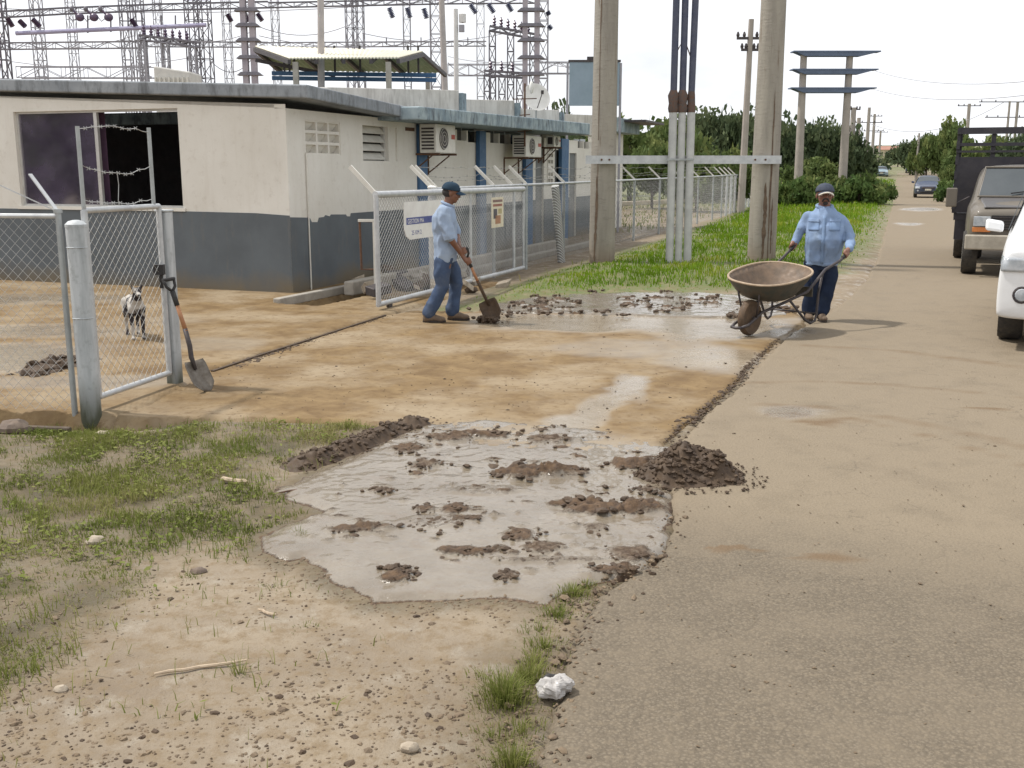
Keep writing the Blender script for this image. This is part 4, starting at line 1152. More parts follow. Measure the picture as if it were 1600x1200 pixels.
# ---- sliding gate and long fence
F0 = G(592, 487); NB = -RT
def FP(s, o=0, z=0): return F0 + U * s + RT * o + ZV * z
def fpx(px, o=0):
    """distance along the fence line where it crosses picture column px"""
    p = PL(px, 300, F0 + RT * o, RT); return (p - F0).dot(U)
GZ1 = D(592, 304, F0.y).z
t = thing("sliding_gate", "wide sliding mesh gate with thick top rail pushed open beside the man", "gate", tuple(F0))
e = fpx(818)
def pc(mb, nm, m, par=t, o=F0, **k):
    mb.v = [(v[0] - o.x, v[1] - o.y, v[2] - o.z) for v in mb.v]; return mb.build(nm, m, par, **k)
for s, w_ in ((0, .034), (fpx(735), .02), (fpx(803), .026), (e, .022)):
    mb = MB(); mb.tube([FP(s, 0, .08), FP(s, 0, GZ1)], w_, 10); pc(mb, "stile", m_galv, smooth=40)
mb = MB(); mb.tube([FP(-.02, 0, GZ1), FP(e, 0, GZ1 - .02)], .042, 12); pc(mb, "top_rail", m_galv, smooth=40)
mb = MB(); mb.tube([FP(-.02, 0, .09), FP(e, 0, .09)], .034, 12); pc(mb, "bottom_rail", m_galv, smooth=40)
chain("chain_link_mesh", FP(.03), FP(e - .03), .1, GZ1 - .03, .075, .0024, wire_m, t, F0)
mb = MB(); mb.lathe([(.05, -.02), (.05, .02)], FP(.3, .0, .05), RT, 14); pc(mb, "roller_wheel", m_dkst)
# sign on the gate
sg0, sg1 = fpx(630, .05), fpx(664, .05) + .75
sz1, sz0 = PL(630, 316, F0 + RT * .05, RT).z, PL(630, 376, F0 + RT * .05, RT).z
mb = MB(); P_ = [FP(sg0, .05, sz1), FP(sg1, .05, sz1 + .0), FP(sg1, .05, sz0), FP(sg0 + .16, .05, sz0), FP(sg0 + .05, .05, sz0 + .05), FP(sg0, .05, sz0 + .14)]
mb.prism(P_, RT * .008); sign = pc(mb, "sign_board", m_white)
def text(s, size, loc, xdir, ydir, mat, parent, name="lettering", off=Vector((0, 0, 0)), ext=.001):
    cu = bpy.data.curves.new("t", 'FONT'); cu.body = s; cu.size = size; cu.extrude = ext; cu.space_character = 1.05
    ob = bpy.data.objects.new("t", cu); COL.objects.link(ob); bpy.context.view_layer.update()
    me = bpy.data.meshes.new_from_object(ob.evaluated_get(bpy.context.evaluated_depsgraph_get()))
    bpy.data.objects.remove(ob)
    x, y = Vector(xdir).normalized(), Vector(ydir).normalized(); z = x.cross(y)
    M_ = Matrix.Translation(Vector(loc) - off) @ Matrix((x, y, z)).transposed().to_4x4()
    me.transform(M_); me.materials.clear(); me.materials.append(mat); me.name = name
    o = bpy.data.objects.new(name, me); COL.objects.link(o)
    if parent is not None: o.parent = parent
    return o
m_navy = SM("navy_sign_paint", (0.06, 0.08, 0.25), (0.09, 0.11, 0.28), 5, .5)
zl_ = PL(630, 352, F0 + RT * .05, RT).z; hh = PL(630, 341, F0 + RT * .05, RT).z - zl_
mb = MB(); mb.prism([FP(sg0 + .06, .0585, zl_), FP(sg1 - .02, .0585, zl_), FP(sg1 - .02, .0585, zl_ + hh), FP(sg0 + .06, .0585, zl_ + hh)], RT * .002); pc(mb, "blue_stripe", m_navy, sign)
text("GESTION MA", hh * .92, FP(sg0 + .09, .0615, zl_ + hh * .16), U, ZV, m_white, sign, off=F0)
z2 = PL(645, 367, F0 + RT * .05, RT).z; text("25 KM 2", hh * .95, FP(fpx(641, .05), .0585, z2), U, ZV, m_navy, sign, off=F0)
z3 = PL(630, 324, F0 + RT * .05, RT).z; text("BIENVENIDOS"[:0] + "=====", hh * .45, FP(sg0 + .04, .0585, z3), U, ZV, SM("faded_blue_print", (.45, .48, .6), None, 9), sign, name="faded_line", off=F0) if False else None

fz = D(592, 304, F0.y).z
t2 = thing("long_wire_fence", "long chain-link fence with angled arms running beside the grass verge", "fence", tuple(FP(0, -.2)))
FO = FP(0, -.2)
send = fpx(1128, -.2)
seg_posts = [fpx(675, -.2), fpx(771, -.2), fpx(822, -.2), fpx(881, -.2)] + []
s = seg_posts[-1] + 3.0
while s < send: seg_posts.append(s); s += 3.0
seg_posts.append(send)
fsl = (D(1128, 276, (FP(send, -.2)).y).z - GZ1) / send
def ft(s): return GZ1 + .04 + fsl * s
def pc2(mb, nm, m, par=t2, **k): return pc(mb, nm, m, par, FO, **k)
for i, s in enumerate(seg_posts):
    big = i == 0
    mb = MB(); mb.tube([FP(s, -.2, -.1), FP(s, -.2, ft(s))], .06 if big else .03, 12); pc2(mb, "fence_post", m_galv if big else m_galvd, smooth=40)
    if big:
        mb = MB(); mb.lathe([(.064, 0), (.064, .02), (.03, .035), (0.001, .037)], FP(s, -.2, ft(s)), ZV, 14); pc2(mb, "post_cap", m_white)
    mb = MB(); mb.bar(FP(s, -.2, ft(s)), FP(s, -.2 - .33, ft(s) + .31), .05 if i < 4 else .04, .02, U); pc2(mb, "barb_arm", m_offw)
for px in (668, 790):
    s = fpx(px, -.2); mb = MB(); mb.bar(FP(s + .3, -.2, ft(s)), FP(s + .3, -.53, ft(s) + .31), .05, .02, U); pc2(mb, "barb_arm", m_offw)
# the arm at the gate's end
mb = MB(); mb.bar(FP(0, -.02, GZ1 + .02), FP(0, -.35, GZ1 + .34), .055, .025, U); pc(mb, "barb_arm", m_offw, t)
mb = MB(); mb.tube([FP(seg_posts[0], -.2, ft(0) - .01), FP(send, -.2, ft(send) - .01)], .022, 8); pc2(mb, "top_rail", m_galv, smooth=40)
chain("chain_link_mesh", FP(seg_posts[0], -.2), FP(fpx(960, -.2), -.2), .04, ft(5) - .02, .075, .0021, wire_m, t2, FO)
chain("chain_link_mesh", FP(fpx(960, -.2), -.2), FP(send, -.2), .04, ft(25) - .03, .15, .0030, wire_m, t2, FO)
mb = MB()
for k in (.35, .65, .97):
    barbed(mb, [FP(s, -.2 - .33 * k, ft(s) + .31 * k) for s in seg_posts[:8]], .0035, .03 + .05 * (k == .65), 8, .25, 5, FO, .02)
    mb.tube([FP(seg_posts[7], -.2 - .33 * k, ft(20) + .31 * k) - FO, FP(send, -.2 - .33 * k, ft(send) + .31 * k) - FO], .005, 3)
mb.build("barbed_wire", wire_d, t2)
# leaning roll of spare mesh tied to the fourth post
s = fpx(876, -.05)
mb = MB(); mb.tube([FP(s, -.02, 0), FP(s - .35, -.05, ft(s) - .05)], .075, 12); o = pc2(mb, "x", m_galvd, None); o.name = "wire_mesh_roll"; o.location = FO
o.data.materials.clear(); t_ = NT("rolled_wire"); wv = t_.n.new('ShaderNodeTexWave'); wv.inputs['Scale'].default_value = 9; wv.inputs['Distortion'].default_value = 1; t_.l.new(t_.scaled(1, 1, 1.6), wv.inputs['Vector'])
wv.bands_direction = 'DIAGONAL'; t_.set(t_.mix(wv.outputs['Fac'], (0.62, .62, .6), (.26, .26, .25)), .6); t_.bump(wv.outputs['Fac'], .8, .02); o.data.materials.append(t_.m)
tag(o, "leaning roll of spare wire mesh tied against the long fence", "wire roll")
# poster on the fence
p0, p1 = fpx(749, -.14), fpx(768, -.14); zt_, zb_ = PL(758, 308, F0 - RT * .14, RT).z, PL(758, 355, F0 - RT * .14, RT).z
t3 = thing("warning_poster", "cream paper poster tied to the wire fence behind the man", "poster", tuple(FP(p0, -.14)))
o3 = FP(p0, .06)
t3.location = o3
mb = MB(); mb.prism([FP(p0, .06, zb_), FP(p1, .06, zb_), FP(p1, .06, zt_), FP(p0, .06, zt_)], RT * .006); sheet = pc(mb, "poster_sheet", SM("aged_paper", (0.72, 0.66, 0.52), (0.62, 0.54, 0.40), 9, .8), t3, o3)
w_ = p1 - p0; h_ = zt_ - zb_
for a, b, c, d, col in ((.12, .88, .70, .78, (.35, .16, .12)), (.15, .45, .3, .62, (.12, .11, .12)), (.3, .75, .12, .4, (.45, .24, .14)), (.55, .85, .45, .62, (.5, .42, .22)), (.1, .9, .84, .92, (.25, .16, .14))):
    mb = MB(); mb.prism([FP(p0 + w_ * a, .0665, zb_ + h_ * c), FP(p0 + w_ * b, .0665, zb_ + h_ * c), FP(p0 + w_ * b, .0665, zb_ + h_ * d), FP(p0 + w_ * a, .0665, zb_ + h_ * d)], RT * .002); pc(mb, "printed_patch", SM("print_%d" % int(a * 100 + c * 1000), col, None, 20), sheet, o3)
# second fence, seen end on, turning away at the far corner
t4 = thing("cross_wire_fence", "far stretch of wire fence that turns off behind the conduits", "fence", tuple(FP(send, -.2)))
o4 = FP(send, -.2); c1 = G(1178, 322); c1.z = 0
d4 = (c1 - o4); L4 = d4.length; d4.normalize(); n4 = 9
for i in range(1, n4 + 1):
    q = d4 * (L4 * i / n4); mb = MB(); mb.tube([q, q + ZV * ft(send)], .045, 8); mb.build("fence_post", m_galv, t4)
    mb = MB(); mb.bar(q + ZV * ft(send), q + ZV * (ft(send) + .31) - RT * .33, .045, .02, U); mb.build("barb_arm", m_offw, t4)
mb = MB(); mb.tube([ZV * ft(send), d4 * L4 + ZV * ft(send)], .03, 6); mb.build("top_rail", m_galv, t4)
chain("chain_link_mesh", o4, o4 + d4 * L4, .04, ft(send) - .02, .3, .005, wire_m, t4, o4)

# ================================================================== BIG POLES AND CONDUITS
def pole_mat(seed):
    t = NT("aged_concrete_pole"); v = t.scaled(1, 1, 1)
    n1 = t.noise(1.7, 5, .6, vec=t.scaled(3, 3, .5)); n2 = t.noise(26, 5, .7); n3 = t.noise(2.2, 4, .6, vec=t.scaled(7, 7, .35)); n4 = t.noise(9, 3, .6, vec=t.scaled(.6, .6, 2.5))
    z = t.n.new('ShaderNodeSeparateXYZ'); t.l.new(t.pos, z.inputs[0])
    c = t.mix(t.rmp(n1, .36, .66), (0.35, 0.32, 0.27), (0.27, 0.245, 0.21))
    c = t.mix(t.rmp(n4, .6, .72, 0, .45), c, (0.19, 0.165, 0.14))
    c = t.mix(t.rmp(n3, .60, .70, 0, .75), c, (0.15, 0.10, 0.065))
    c = t.mix(t.rmp(n2, .6, .75, 0, .4), c, (0.2, .17, .13))
    c = t.mix(t.rmp(z.outputs[2], 0, .45, .55, 0), c, (0.19, 0.12, 0.07))
    t.set(c, .9, spec=.2); t.bump(n2, .4, .012); t.bump(n4, .3, .02); return t.m
m_pole = pole_mat(1); m_crack = SM("crack_stain", (0.10, 0.065, 0.045), (0.17, .12, .08), 9, .95)
Yp = 20.3
def big_pole(xb, yb, x1, w0, w1, ztop, label, cracks):
    b = G(xb, yb); tp = D(x1, 0, b.y)
    t = thing("concrete_pole", label, "utility pole", tuple(b), 0, "pair of thick concrete poles")
    ax = (Vector((tp.x, tp.y, tp.z)) - b); k = ztop / tp.z; r0, r1 = w0 / 2, w0 / 2 + (w1 / 2 - w0 / 2) * k
    mb = MB(); n = 28
    rg = []
    for i in range(n + 1):
        f = i / n; z = -.2 + (ztop + .2) * f
        c = ax * (z / tp.z)
        rg.append([c + Vector((math.cos(q) * (r0 + (r1 - r0) * f), math.sin(q) * (r0 + (r1 - r0) * f), 0)) for q in [2 * math.pi * j / 20 for j in range(20)]])
    mb.rings(rg); mb.build("pole_shaft", m_pole, t, smooth=50)
    for az, z0, z1, w_ in cracks:
        mb = MB(); V = []; m = 24; r2 = random.Random(int(az * 10))
        dw = 0
        for i in range(m + 1):
            z = z0 + (z1 - z0) * i / m; f = (z + .2) / (ztop + .2); R_2 = r0 + (r1 - r0) * f + .003; c = ax * (z / tp.z); dw += r2.uniform(-.02, .02)
            ww = w_ * r2.uniform(.5, 1.2) * math.sin(math.pi * min(1, .06 + i / m)) ** .4
            for sgn in (-1, 1):
                q = az + dw + sgn * ww / R_2; V.append(c + Vector((math.cos(q) * R_2, math.sin(q) * R_2, 0)))
        mb.add(V, [(2 * i, 2 * i + 1, 2 * i + 3, 2 * i + 2) for i in range(m)]); mb.build("stain_streak", m_crack, t)
    return t
pA = big_pole(940, 411, 948, .50, .44, 9.5, "thick concrete pole nearer the building with a long brown damp streak", [(-2.25, .05, 1.75, .03), (-2.1, 2.3, 8, .012)])
pB = big_pole(1189, 411, 1209, .54, .46, 9.5, "thick concrete pole behind the wheelbarrow with moss at its foot", [(-1.35, .0, 3.4, .018), (-1.75, .1, 1.6, .035), (-1.15, .2, 1.3, .02)])
# moss
mb = MB(); b = G(1189, 411)
yb_ = b.y - .33
p0, p1 = D(915, 250, yb_), D(1221, 250, yb_); zz0, zz1 = D(1070, 256, yb_).z, D(1070, 243, yb_).z
t = thing("steel_crossbar", "galvanised steel channel bolted across both thick poles", "crossbar", (p0.x, yb_, 0))
mb = MB(); L = p1.x - p0.x; mb.box((0, 0, zz0), (L, .006, zz1)); mb.box((0, .0065, zz1 - .006), (L, .06, zz1)); mb.box((0, .0065, zz0), (L, .06, zz0 + .006)); mb.build("channel", m_galv, t)
for px in (940, 952, 1180, 1196):
    mb = MB(); x = D(px, 250, yb_).x - p0.x; mb.lathe([(.02, 0), (.02, .015)], (x, 0, (zz0 + zz1) / 2), (0, -1, 0), 6); mb.build("bolt", m_rust, t)
yb2 = b.y - .45
m_pvc = SM("grey_pvc_conduit", (0.52, 0.52, 0.50), (0.42, .42, .41), 6, .5); m_cab = SM("dark_blue_cable", (0.045, 0.055, 0.10), (0.08, .085, .12), 8, .5); m_seal = SM("weathered_cable_seal", (0.09, .08, .075), (0.14, .07, .045), 22, .9, .6, 60)
names = ["leftmost of three grey conduits with dark cable between the poles", "middle of three grey conduits with dark cable between the poles", "rightmost of three grey conduits with dark cable between the poles"]
for i, (xb, yb, xm, xt) in enumerate(((1046, 404, 1052, 1057), (1060, 402, 1066, 1071), (1074, 402, 1080, 1087))):
    base = Vector((D(xb, yb, yb2).x, yb2, 0))
    t = thing("cable_conduit", names[i], "conduit", tuple(base), 0, "three cable conduits between the poles")
    ym = D(xm, 174, yb2) - base; yt = D(xt, 0, yb2) - base; y5 = D(xm + .6, 143, yb2) - base
    yt = ym + (yt - ym) * 1.6
    mb = MB(); mb.tube([(0, 0, -.05), ym], .075 if i != 1 else .07, 12); mb.build("pvc_pipe", m_pvc, t, smooth=40)
    mb = MB(); mb.tube([ym - ZV * .02, ym + ZV * .05, ym.lerp(y5, .4), ym.lerp(y5, .8), y5 + ZV * .03], [.085, .1, .085, .105, .06] if i < 2 else [.08, .08, .075, .07, .06], 9); mb.build("cable_seal", m_seal, t, smooth=40)
    mb = MB(); mb.tube([y5, yt], .062, 12); mb.build("cable", m_cab, t, smooth=40)
q1, q2 = D(1059, 78, yb2), D(1069, 60, yb2)
mb = MB(); mb.tube([q1, q2, D(1080, 92, yb2)], .012, 5); o = mb.build("cable_tie", m_rust); tag(o, "thin brown strap linking the three dark cables above the seals", "strap")
# strap clamps
mb = MB(); a, b_ = D(1040, 249, yb2 - .08), D(1084, 249, yb2 - .08); mb.box((a.x, yb2 - .095, a.z - .02), (b_.x, yb2 - .085, a.z + .015)); o = mb.build("conduit_clamp", m_galvd); tag(o, "flat metal strap clamping the three conduits to the crossbar", "clamp")
# ================================================================== SUBSTATION STEELWORK BEHIND THE BUILDING
m_lat = SM("pale_lattice_steel", (0.36, 0.35, 0.375), (0.27, 0.265, 0.29), 5, .6, 0, 60, .2)
m_lat2 = SM("dark_lattice_steel", (0.19, 0.18, 0.20), (0.14, 0.13, 0.15), 5, .6, 0, 60, .2)
m_ins = SM("brown_insulator", (0.12, .07, .10), (0.07, .06, .12), 8, .35)
m_ins2 = SM("grey_insulator", (0.16, .18, .28), (0.12, .13, .22), 8, .35)
SY = 48.0
def lattice_col(mb, x, y, z0, z1, w, bay=.9, r=.03):
    c = [(x - w / 2, y - w / 2), (x + w / 2, y - w / 2), (x + w / 2, y + w / 2), (x - w / 2, y + w / 2)]
    for a, b in c: mb.bar((a, b, z0), (a, b, z1), r * 1.6)
    n = max(1, int((z1 - z0) / bay))
    for i in range(n):
        za, zb = z0 + (z1 - z0) * i / n, z0 + (z1 - z0) * (i + 1) / n
        for k in range(4):
            p, q = c[k], c[(k + 1) % 4]
            if i % 2: p, q = q, p
            mb.bar((*p, za), (*q, zb), r); mb.bar((*p, zb), (*q, zb), r)
def lattice_beam(mb, p, q, h, bay=.8, r=.03):
    p, q = Vector(p), Vector(q); L = (q - p).length; n = max(2, int(L / bay)); d = (q - p) / n
    s = (q - p).normalized().cross(ZV) * h * .5
    for o in (s, -s):
        mb.bar(p + o, q + o, r * 1.5); mb.bar(p + o + ZV * h, q + o + ZV * h, r * 1.5)
        for i in range(n):
            a = p + d * i + o; b = p + d * (i + 1) + o
            mb.bar(a + ZV * (h * (i % 2)), b + ZV * (h * ((i + 1) % 2)), r); mb.bar(a, a + ZV * h, r * .8)
def pxX(px, Y): return D(px, 266, Y).x
def pz(py, Y): return D(800, py, Y).z
col_list = [("thick dark lattice tower at the far end of the steelwork above the roof", [22], 48, .42, -60, .035, m_lat2),
            ("slender pair of lattice legs behind the big front window", [212, 233], 48, .36, -60, .026, m_lat),
            ("wide lattice tower rising near the middle of the steel frames", [316, 330], 50, .62, -60, .028, m_lat2),
            ("faint lattice tower seen above the cream canopy roof", [556, 566], 56, .55, -60, .03, m_lat),
            ("heavy lattice tower beside the grey-blue board", [848], 50, .4, -60, .035, m_lat),
            ("thin lattice leg next to the pinkish pole above the parapet", [684], 52, .5, -60, .03, m_lat),
            ("faint lattice tower left of the middle tower above the flat roof", [78], 60, .5, -60, .03, m_lat)]
for lab, pxs, Y_, w_, ytop, r_b, m_ in col_list:
    x0 = pxX(pxs[0], Y_)
    t = thing("lattice_tower", lab, "lattice tower", (x0, Y_, 0), 0, "substation lattice towers")
    for px in pxs:
        mb = MB(); lattice_col(mb, pxX(px, Y_) - x0, 0, 0, pz(ytop, Y_), w_, .8, r_b); o = mb.build("tower_leg", m_, t)
        o['kind'] = 'stuff'
# concrete H columns with plates
for pxa, pxb, Y_, lab in ((392, 405, 40, "twin concrete column with cross plates rising left of the cream canopy"), (820, 838, 42, "massive twin concrete column with cross plates behind the satellite dish")):
    x0, x1 = pxX(pxa, Y_), pxX(pxb, Y_); t = thing("twin_column", lab, "column", (x0, Y_, 0), 0, "twin concrete columns of the substation"); zt_ = pz(-50, Y_)
    for x in (0, x1 - x0):
        mb = MB(); mb.box((x - .10, -.12, 0), (x + .10, .12, zt_)); mb.build("column_shaft", SM("mauve_concrete", (.42, .38, .40), (.32, .29, .33), 3, .9), t)
    for py in (-10, 18, 42, 65, 92, 118):
        z = pz(py, Y_); mb = MB(); mb.hexa([(-.3, -.2, z), (x1 - x0 + .3, -.2, z), (x1 - x0 + .3, .2, z), (-.3, .2, z), (-.15, -.18, z + .12), (x1 - x0 + .15, -.18, z + .12), (x1 - x0 + .15, .18, z + .12), (-.15, .18, z + .12)]); mb.build("cross_plate", m_lat2, t)
beams = [("topmost steel truss running over the whole yard above the roof", [(-60, 31), (100, 22), (250, 16), (420, 12)], 47.5, .25, m_lat2), ("topmost steel truss continuing above the cream canopy to the twin column", [(420, 12), (600, 8), (700, 6), (835, 5)], 47.6, .2, m_lat2),
         ("middle steel truss between the dark tower and the slender legs", [(-60, 78), (230, 75)], 48.6, .28, m_lat), ("middle steel truss between the slender legs and cream canopy", [(230, 73), (420, 74)], 49.6, .22, m_lat),
         ("middle steel truss with short spikes passing behind the canopy roof", [(400, 74), (760, 72)], 54, .22, m_lat), ("lowest steel truss just above the front roof edge", [(30, 122), (240, 122)], 46, .45, m_lat),
         ("lowest railing truss between parapet and lattice tower", [(700, 118), (830, 118)], 52, .5, m_lat), ("plain thin frame rail leading to the grey-blue board", [(838, 115), (905, 115)], 46, .45, m_lat)]
for lab, pts, Y_, h_, m_ in beams:
    P = [D(a, b, Y_) for a, b in pts]; t = thing("steel_truss", lab, "steel truss", tuple(P[0]), 0, "horizontal substation trusses")
    for i in range(len(P) - 1):
        mb = MB(); lattice_beam(mb, P[i] - P[0], P[i + 1] - P[0] - Vector((.0, 0, 0)), h_, .55 if h_ < .4 else .9, .024); o = mb.build("truss_span", m_, t); o['kind'] = 'stuff'
    if 'spikes' in lab:
        for px in (658, 731, 604, 690):
            mb = MB(); q = D(px, 70, Y_) - P[0]; mb.bar(q, q + ZV * .35, .05); mb.build("spike", m_lat2, t)
q0, q1 = D(25, 52, 47), D(322, 39, 47)
mb = MB(); mb.tube([(0, 0, 0), q1 - q0], .09, 8)
o = mb.build("busbar_pipe", SM("lavender_pipe", (.38, .36, .48), (.3, .28, .42), 4, .5)); o.location = q0; tag(o, "smooth pipe busbar sloping up between the dark tower and wide tower", "busbar")
for px in (137, 173, 205, 252, 275):
    pass
mb = MB()
t = thing("busbar_hangers", "short vertical hangers joining the pipe busbar to the top truss", "hangers", tuple(q0))
for px in (137, 173, 200, 222, 252, 274, 303):
    f = (px - 25) / 297; a = q0.lerp(q1, f) - q0; mb = MB(); mb.bar(a - ZV * .12, D(px, 24, 47) - q0, .05); mb.build("hanger", m_lat2, t)
# insulators: strings hanging at a slant
def insul(px, py, qx, qy, Y_, r, m_, lab, grp):
    a, b = D(px, py, Y_), D(qx, qy, Y_); n = 7; prof = []
    L = (b - a).length
    for i in range(n):
        prof += [(r * .35, L * i / n), (r, L * (i + .35) / n), (r * .9, L * (i + .6) / n), (r * .35, L * (i + .95) / n)]
    mb = MB(); mb.lathe(prof, (0, 0, 0), (b - a), 8)
    o = mb.build("insulator_string", m_, smooth=40); o.location = a; tag(o, lab, "insulator", grp)
for k, (xa, ya, xb, yb, Y1, Y2, lab) in enumerate(((-20, 60, 212, 55, 50, 50, "thin overhead conductor from dark tower to slender legs"), (-20, 90, 316, 86, 52, 52, "lower thin conductor crossing behind the switchgear"), (233, 44, 392, 50, 49, 49, "thin conductor between slender legs and left twin column"), (330, 96, 392, 94, 50, 50, "short low conductor left of the left twin column"),
        (400, 40, 556, 34, 50, 50, "thin conductor above the canopy roof"), (566, 52, 820, 44, 54, 54, "long thin conductor passing the white pole"), (700, 98, 765, 102, 50, 50, "short thin conductor over the parapet"), (405, 56, 690, 58, 52, 52, "faint conductor over the canopy ridge"), (-20, 12, 830, -14, 49, 49, "highest conductor crossing the whole yard"))):
    A_, B_ = D(xa, ya, Y1), D(xb, yb, Y2); mb = MB(); mb.tube([A_.lerp(B_, i / 10) - ZV * .5 * 4 * (i / 10) * (1 - i / 10) - A_ for i in range(11)], .016, 4, False); o = mb.build("conductor", m_lat2); o.location = A_; tag(o, lab, "cable", "thin conductors of the substation")
for lab, px, Y_, w_ in (("faint thin lattice mast between dark tower and slender legs", 130, 62, .4), ("faint thin lattice mast behind the switchgear frame", 262, 62, .4), ("faint lattice mast right of the wide tower", 366, 60, .4), ("faint lattice mast between canopy and white pole", 640, 64, .4), ("faint lattice mast left of the tall switchgear frame", 752, 60, .4), ("faint lattice mast beyond the left twin column", 440, 64, .4)):
    x0 = pxX(px, Y_); t = thing("lattice_mast", lab, "lattice mast", (x0, Y_, 0), 0, "faint far lattice masts"); mb = MB(); lattice_col(mb, 0, 0, 0, pz(-50, Y_), w_, .9, .022); o = mb.build("mast_frame", m_lat, t); o['kind'] = 'stuff'
g_i = "insulator strings hanging from the top truss"
il_ = ["insulator string at the picture's left edge beside the dark tower", "insulator string immediately right of the dark tower", "second insulator string right of the dark tower", "insulator string at the slender pair of legs", "insulator string between wide tower and left twin column", "insulator string touching the left side of the left twin column", "insulator string on the right side of the left twin column"]
ir_ = ["first of three insulator strings over the canopy's green gable", "middle of three insulator strings over the canopy's green gable", "last of three insulator strings over the canopy's green gable", "first insulator string right of the white pole", "second insulator string right of the white pole", "insulator string just left of the massive twin column", "upper small insulator right of the massive twin column", "lower small insulator right of the massive twin column"]
for px, py, qx, qy, c in ((12, 29, 20, 42, 0), (30, 32, 40, 42, 0), (51, 30, 63, 42, 0), (205, 30, 213, 42, 0), (355, 22, 362, 34, 0), (383, 22, 389, 34, 0), (402, 21, 410, 33, 0)):
    insul(px, py, qx, qy, 47, .12, m_ins, "brown " + il_.pop(0), g_i)
for px, py, qx, qy in ((608, 12, 614, 28), (636, 12, 641, 28), (662, 13, 667, 29), (735, 7, 744, 21), (763, 6, 772, 20), (793, 6, 800, 18), (855, 18, 858, 24), (857, 40, 862, 46)):
    insul(px, py, qx, qy, 47, .13, m_ins2, "dark " + ir_.pop(0), g_i)
# three-headed switch near the top left
for i, px in enumerate((112, 134, 157)):
    c = D(px, 14, 47)
    t = thing("line_switch", "dark bulbous switch head on the top truss, " + ("leftmost", "middle", "rightmost")[i] + " of three", "switch", tuple(c), 0, "row of three switch heads on the top truss")
    mb = MB(); mb.ell((0, 0, 0), .1, .1, .12, 10, 7); mb.build("head", m_lat2, t, smooth=True)
    mb = MB(); mb.tube([(0, 0, 0), (.32, 0, -.32)], .05, 6); mb.build("arm", m_ins, t)
    mb = MB(); mb.ell((.32, 0, -.34), .2, .15, .17, 10, 7); mb.build("coil", m_ins, t, smooth=True)
    mb = MB(); mb.tube([(.3, 0, -.3), (0, 0, -.5), (-.15, 0, -.3)], .02, 4, False); mb.build("lead", m_lat2, t)
# equipment frames
def equip(px0, px1, y0, yb, Y_, lab, m_, bells=5, slant=0.0):
    x0, x1 = pxX(px0, Y_), pxX(px1, Y_); zt_, zb = pz(y0, Y_), 0
    t = thing("switchgear_frame", lab, "switchgear", (x0, Y_, 0)); w = x1 - x0
    for x in (0, w * .45, w):
        mb = MB(); lattice_col(mb, x, 0, 0, zt_ - slant * x / w, .25, .6, .03); o = mb.build("frame_leg", m_, t); o['kind'] = 'stuff'
    mb = MB(); lattice_beam(mb, (-.1, 0, zt_), (w + .3, 0, zt_ - slant), .18, .4, .045); o = mb.build("frame_beam", m_lat2, t); o['kind'] = 'stuff'
    for k in range(bells):
        x = w * (k + .3) / bells; mb = MB(); z = zt_ - slant * x / w + .2
        mb.lathe([(.04, 0), (.09, .05), (.04, .1), (.09, .16), (.04, .22), (.08, .28), (.03, .34), (.02, .4)], (x, 0, z), ZV, 7); mb.build("bushing", m_ins, t)
equip(236, 312, 62, 0, 44, "cluttered switchgear frame with dark bushings above the front roof", m_lat, 7, .3)
equip(770, 832, 48, 0, 44, "tall switchgear frame with bushings beside the massive twin column", m_lat2, 6, .35)
equip(762, 812, 118, 0, 43, "lower equipment frame behind the parapet and antenna mast", m_lat2, 3, .1)
# pale transformer body
Y_ = 40; x0, x1 = pxX(250, Y_), pxX(306, Y_); t = thing("transformer", "pale bulky transformer body just above the front roof", "transformer", (x0, Y_, 0))
w = x1 - x0; za, zb = pz(103, Y_), pz(112, Y_)
mb = MB(); mb.hexa([(0, 0, 0), (w, 0, 0), (w, 1.5, 0), (0, 1.5, 0), (0, 0, za), (w, 0, zb), (w, 1.5, zb), (0, 1.5, za)]); mb.build("tank", SM("pale_tank_paint", (.62, .60, .55), (.5, .49, .46), 3, .6), t, bevel=.05)
for k in range(8):
    mb = MB(); mb.box((w * (k + .3) / 8, -.12, zb - 1.2), (w * (k + .3) / 8 + .05, -.01, zb - .2)); mb.build("cooling_fin", m_offw, t)
# poles behind the building
def plain_pole(px, pyb_vis, ptx, Y_, w_, lab, m_, name="slim_pole", top=-40, extras=None):
    a = D(px, 133, Y_); b = D(ptx, 0, Y_); dr = (b - a) / (b.z - a.z); base = a - dr * a.z
    t = thing(name, lab, "pole", tuple(base)); zt_ = pz(top, Y_)
    mb = MB(); mb.tube([dr * 0, dr * zt_], [w_ * .55, w_ * .45], 10); mb.build("shaft", m_, t, smooth=40)
    if extras: extras(t, dr, base, Y_)
    return t
m_pk = SM("pinkish_pole", (.44, .40, .38), (.35, .32, .31), 4, .85); m_wp = SM("whitish_pole", (.68, .66, .64), (.56, .55, .54), 4, .7)
plain_pole(502, 133, 501, 26, .17, "beige square-looking pole rising in front of the cream canopy", m_pk)
plain_pole(695, 133, 690, 34, .2, "pinkish pole rising just right of the green canopy gable", m_pk)
def ex(t, dr, base, Y_):
    z0, z1 = pz(36, Y_), pz(22, Y_); mb = MB(); mb.lathe([(.02, 0), (.12, .02), (.12, z1 - z0), (.02, z1 - z0 + .03)], Vector((dr.x * z0 + .22, 0, z0)), ZV, 10); mb.build("transformer_can", m_wp, t, smooth=40)
    z = pz(50, Y_); mb = MB(); mb.box((dr.x * z + .1, -.08, z), (dr.x * z + .28, .08, z + .22)); mb.build("switch_box", m_lat, t)
plain_pole(713, 133, 712, 36, .17, "white pole carrying a small canister near its top", m_wp, top=14, extras=ex)
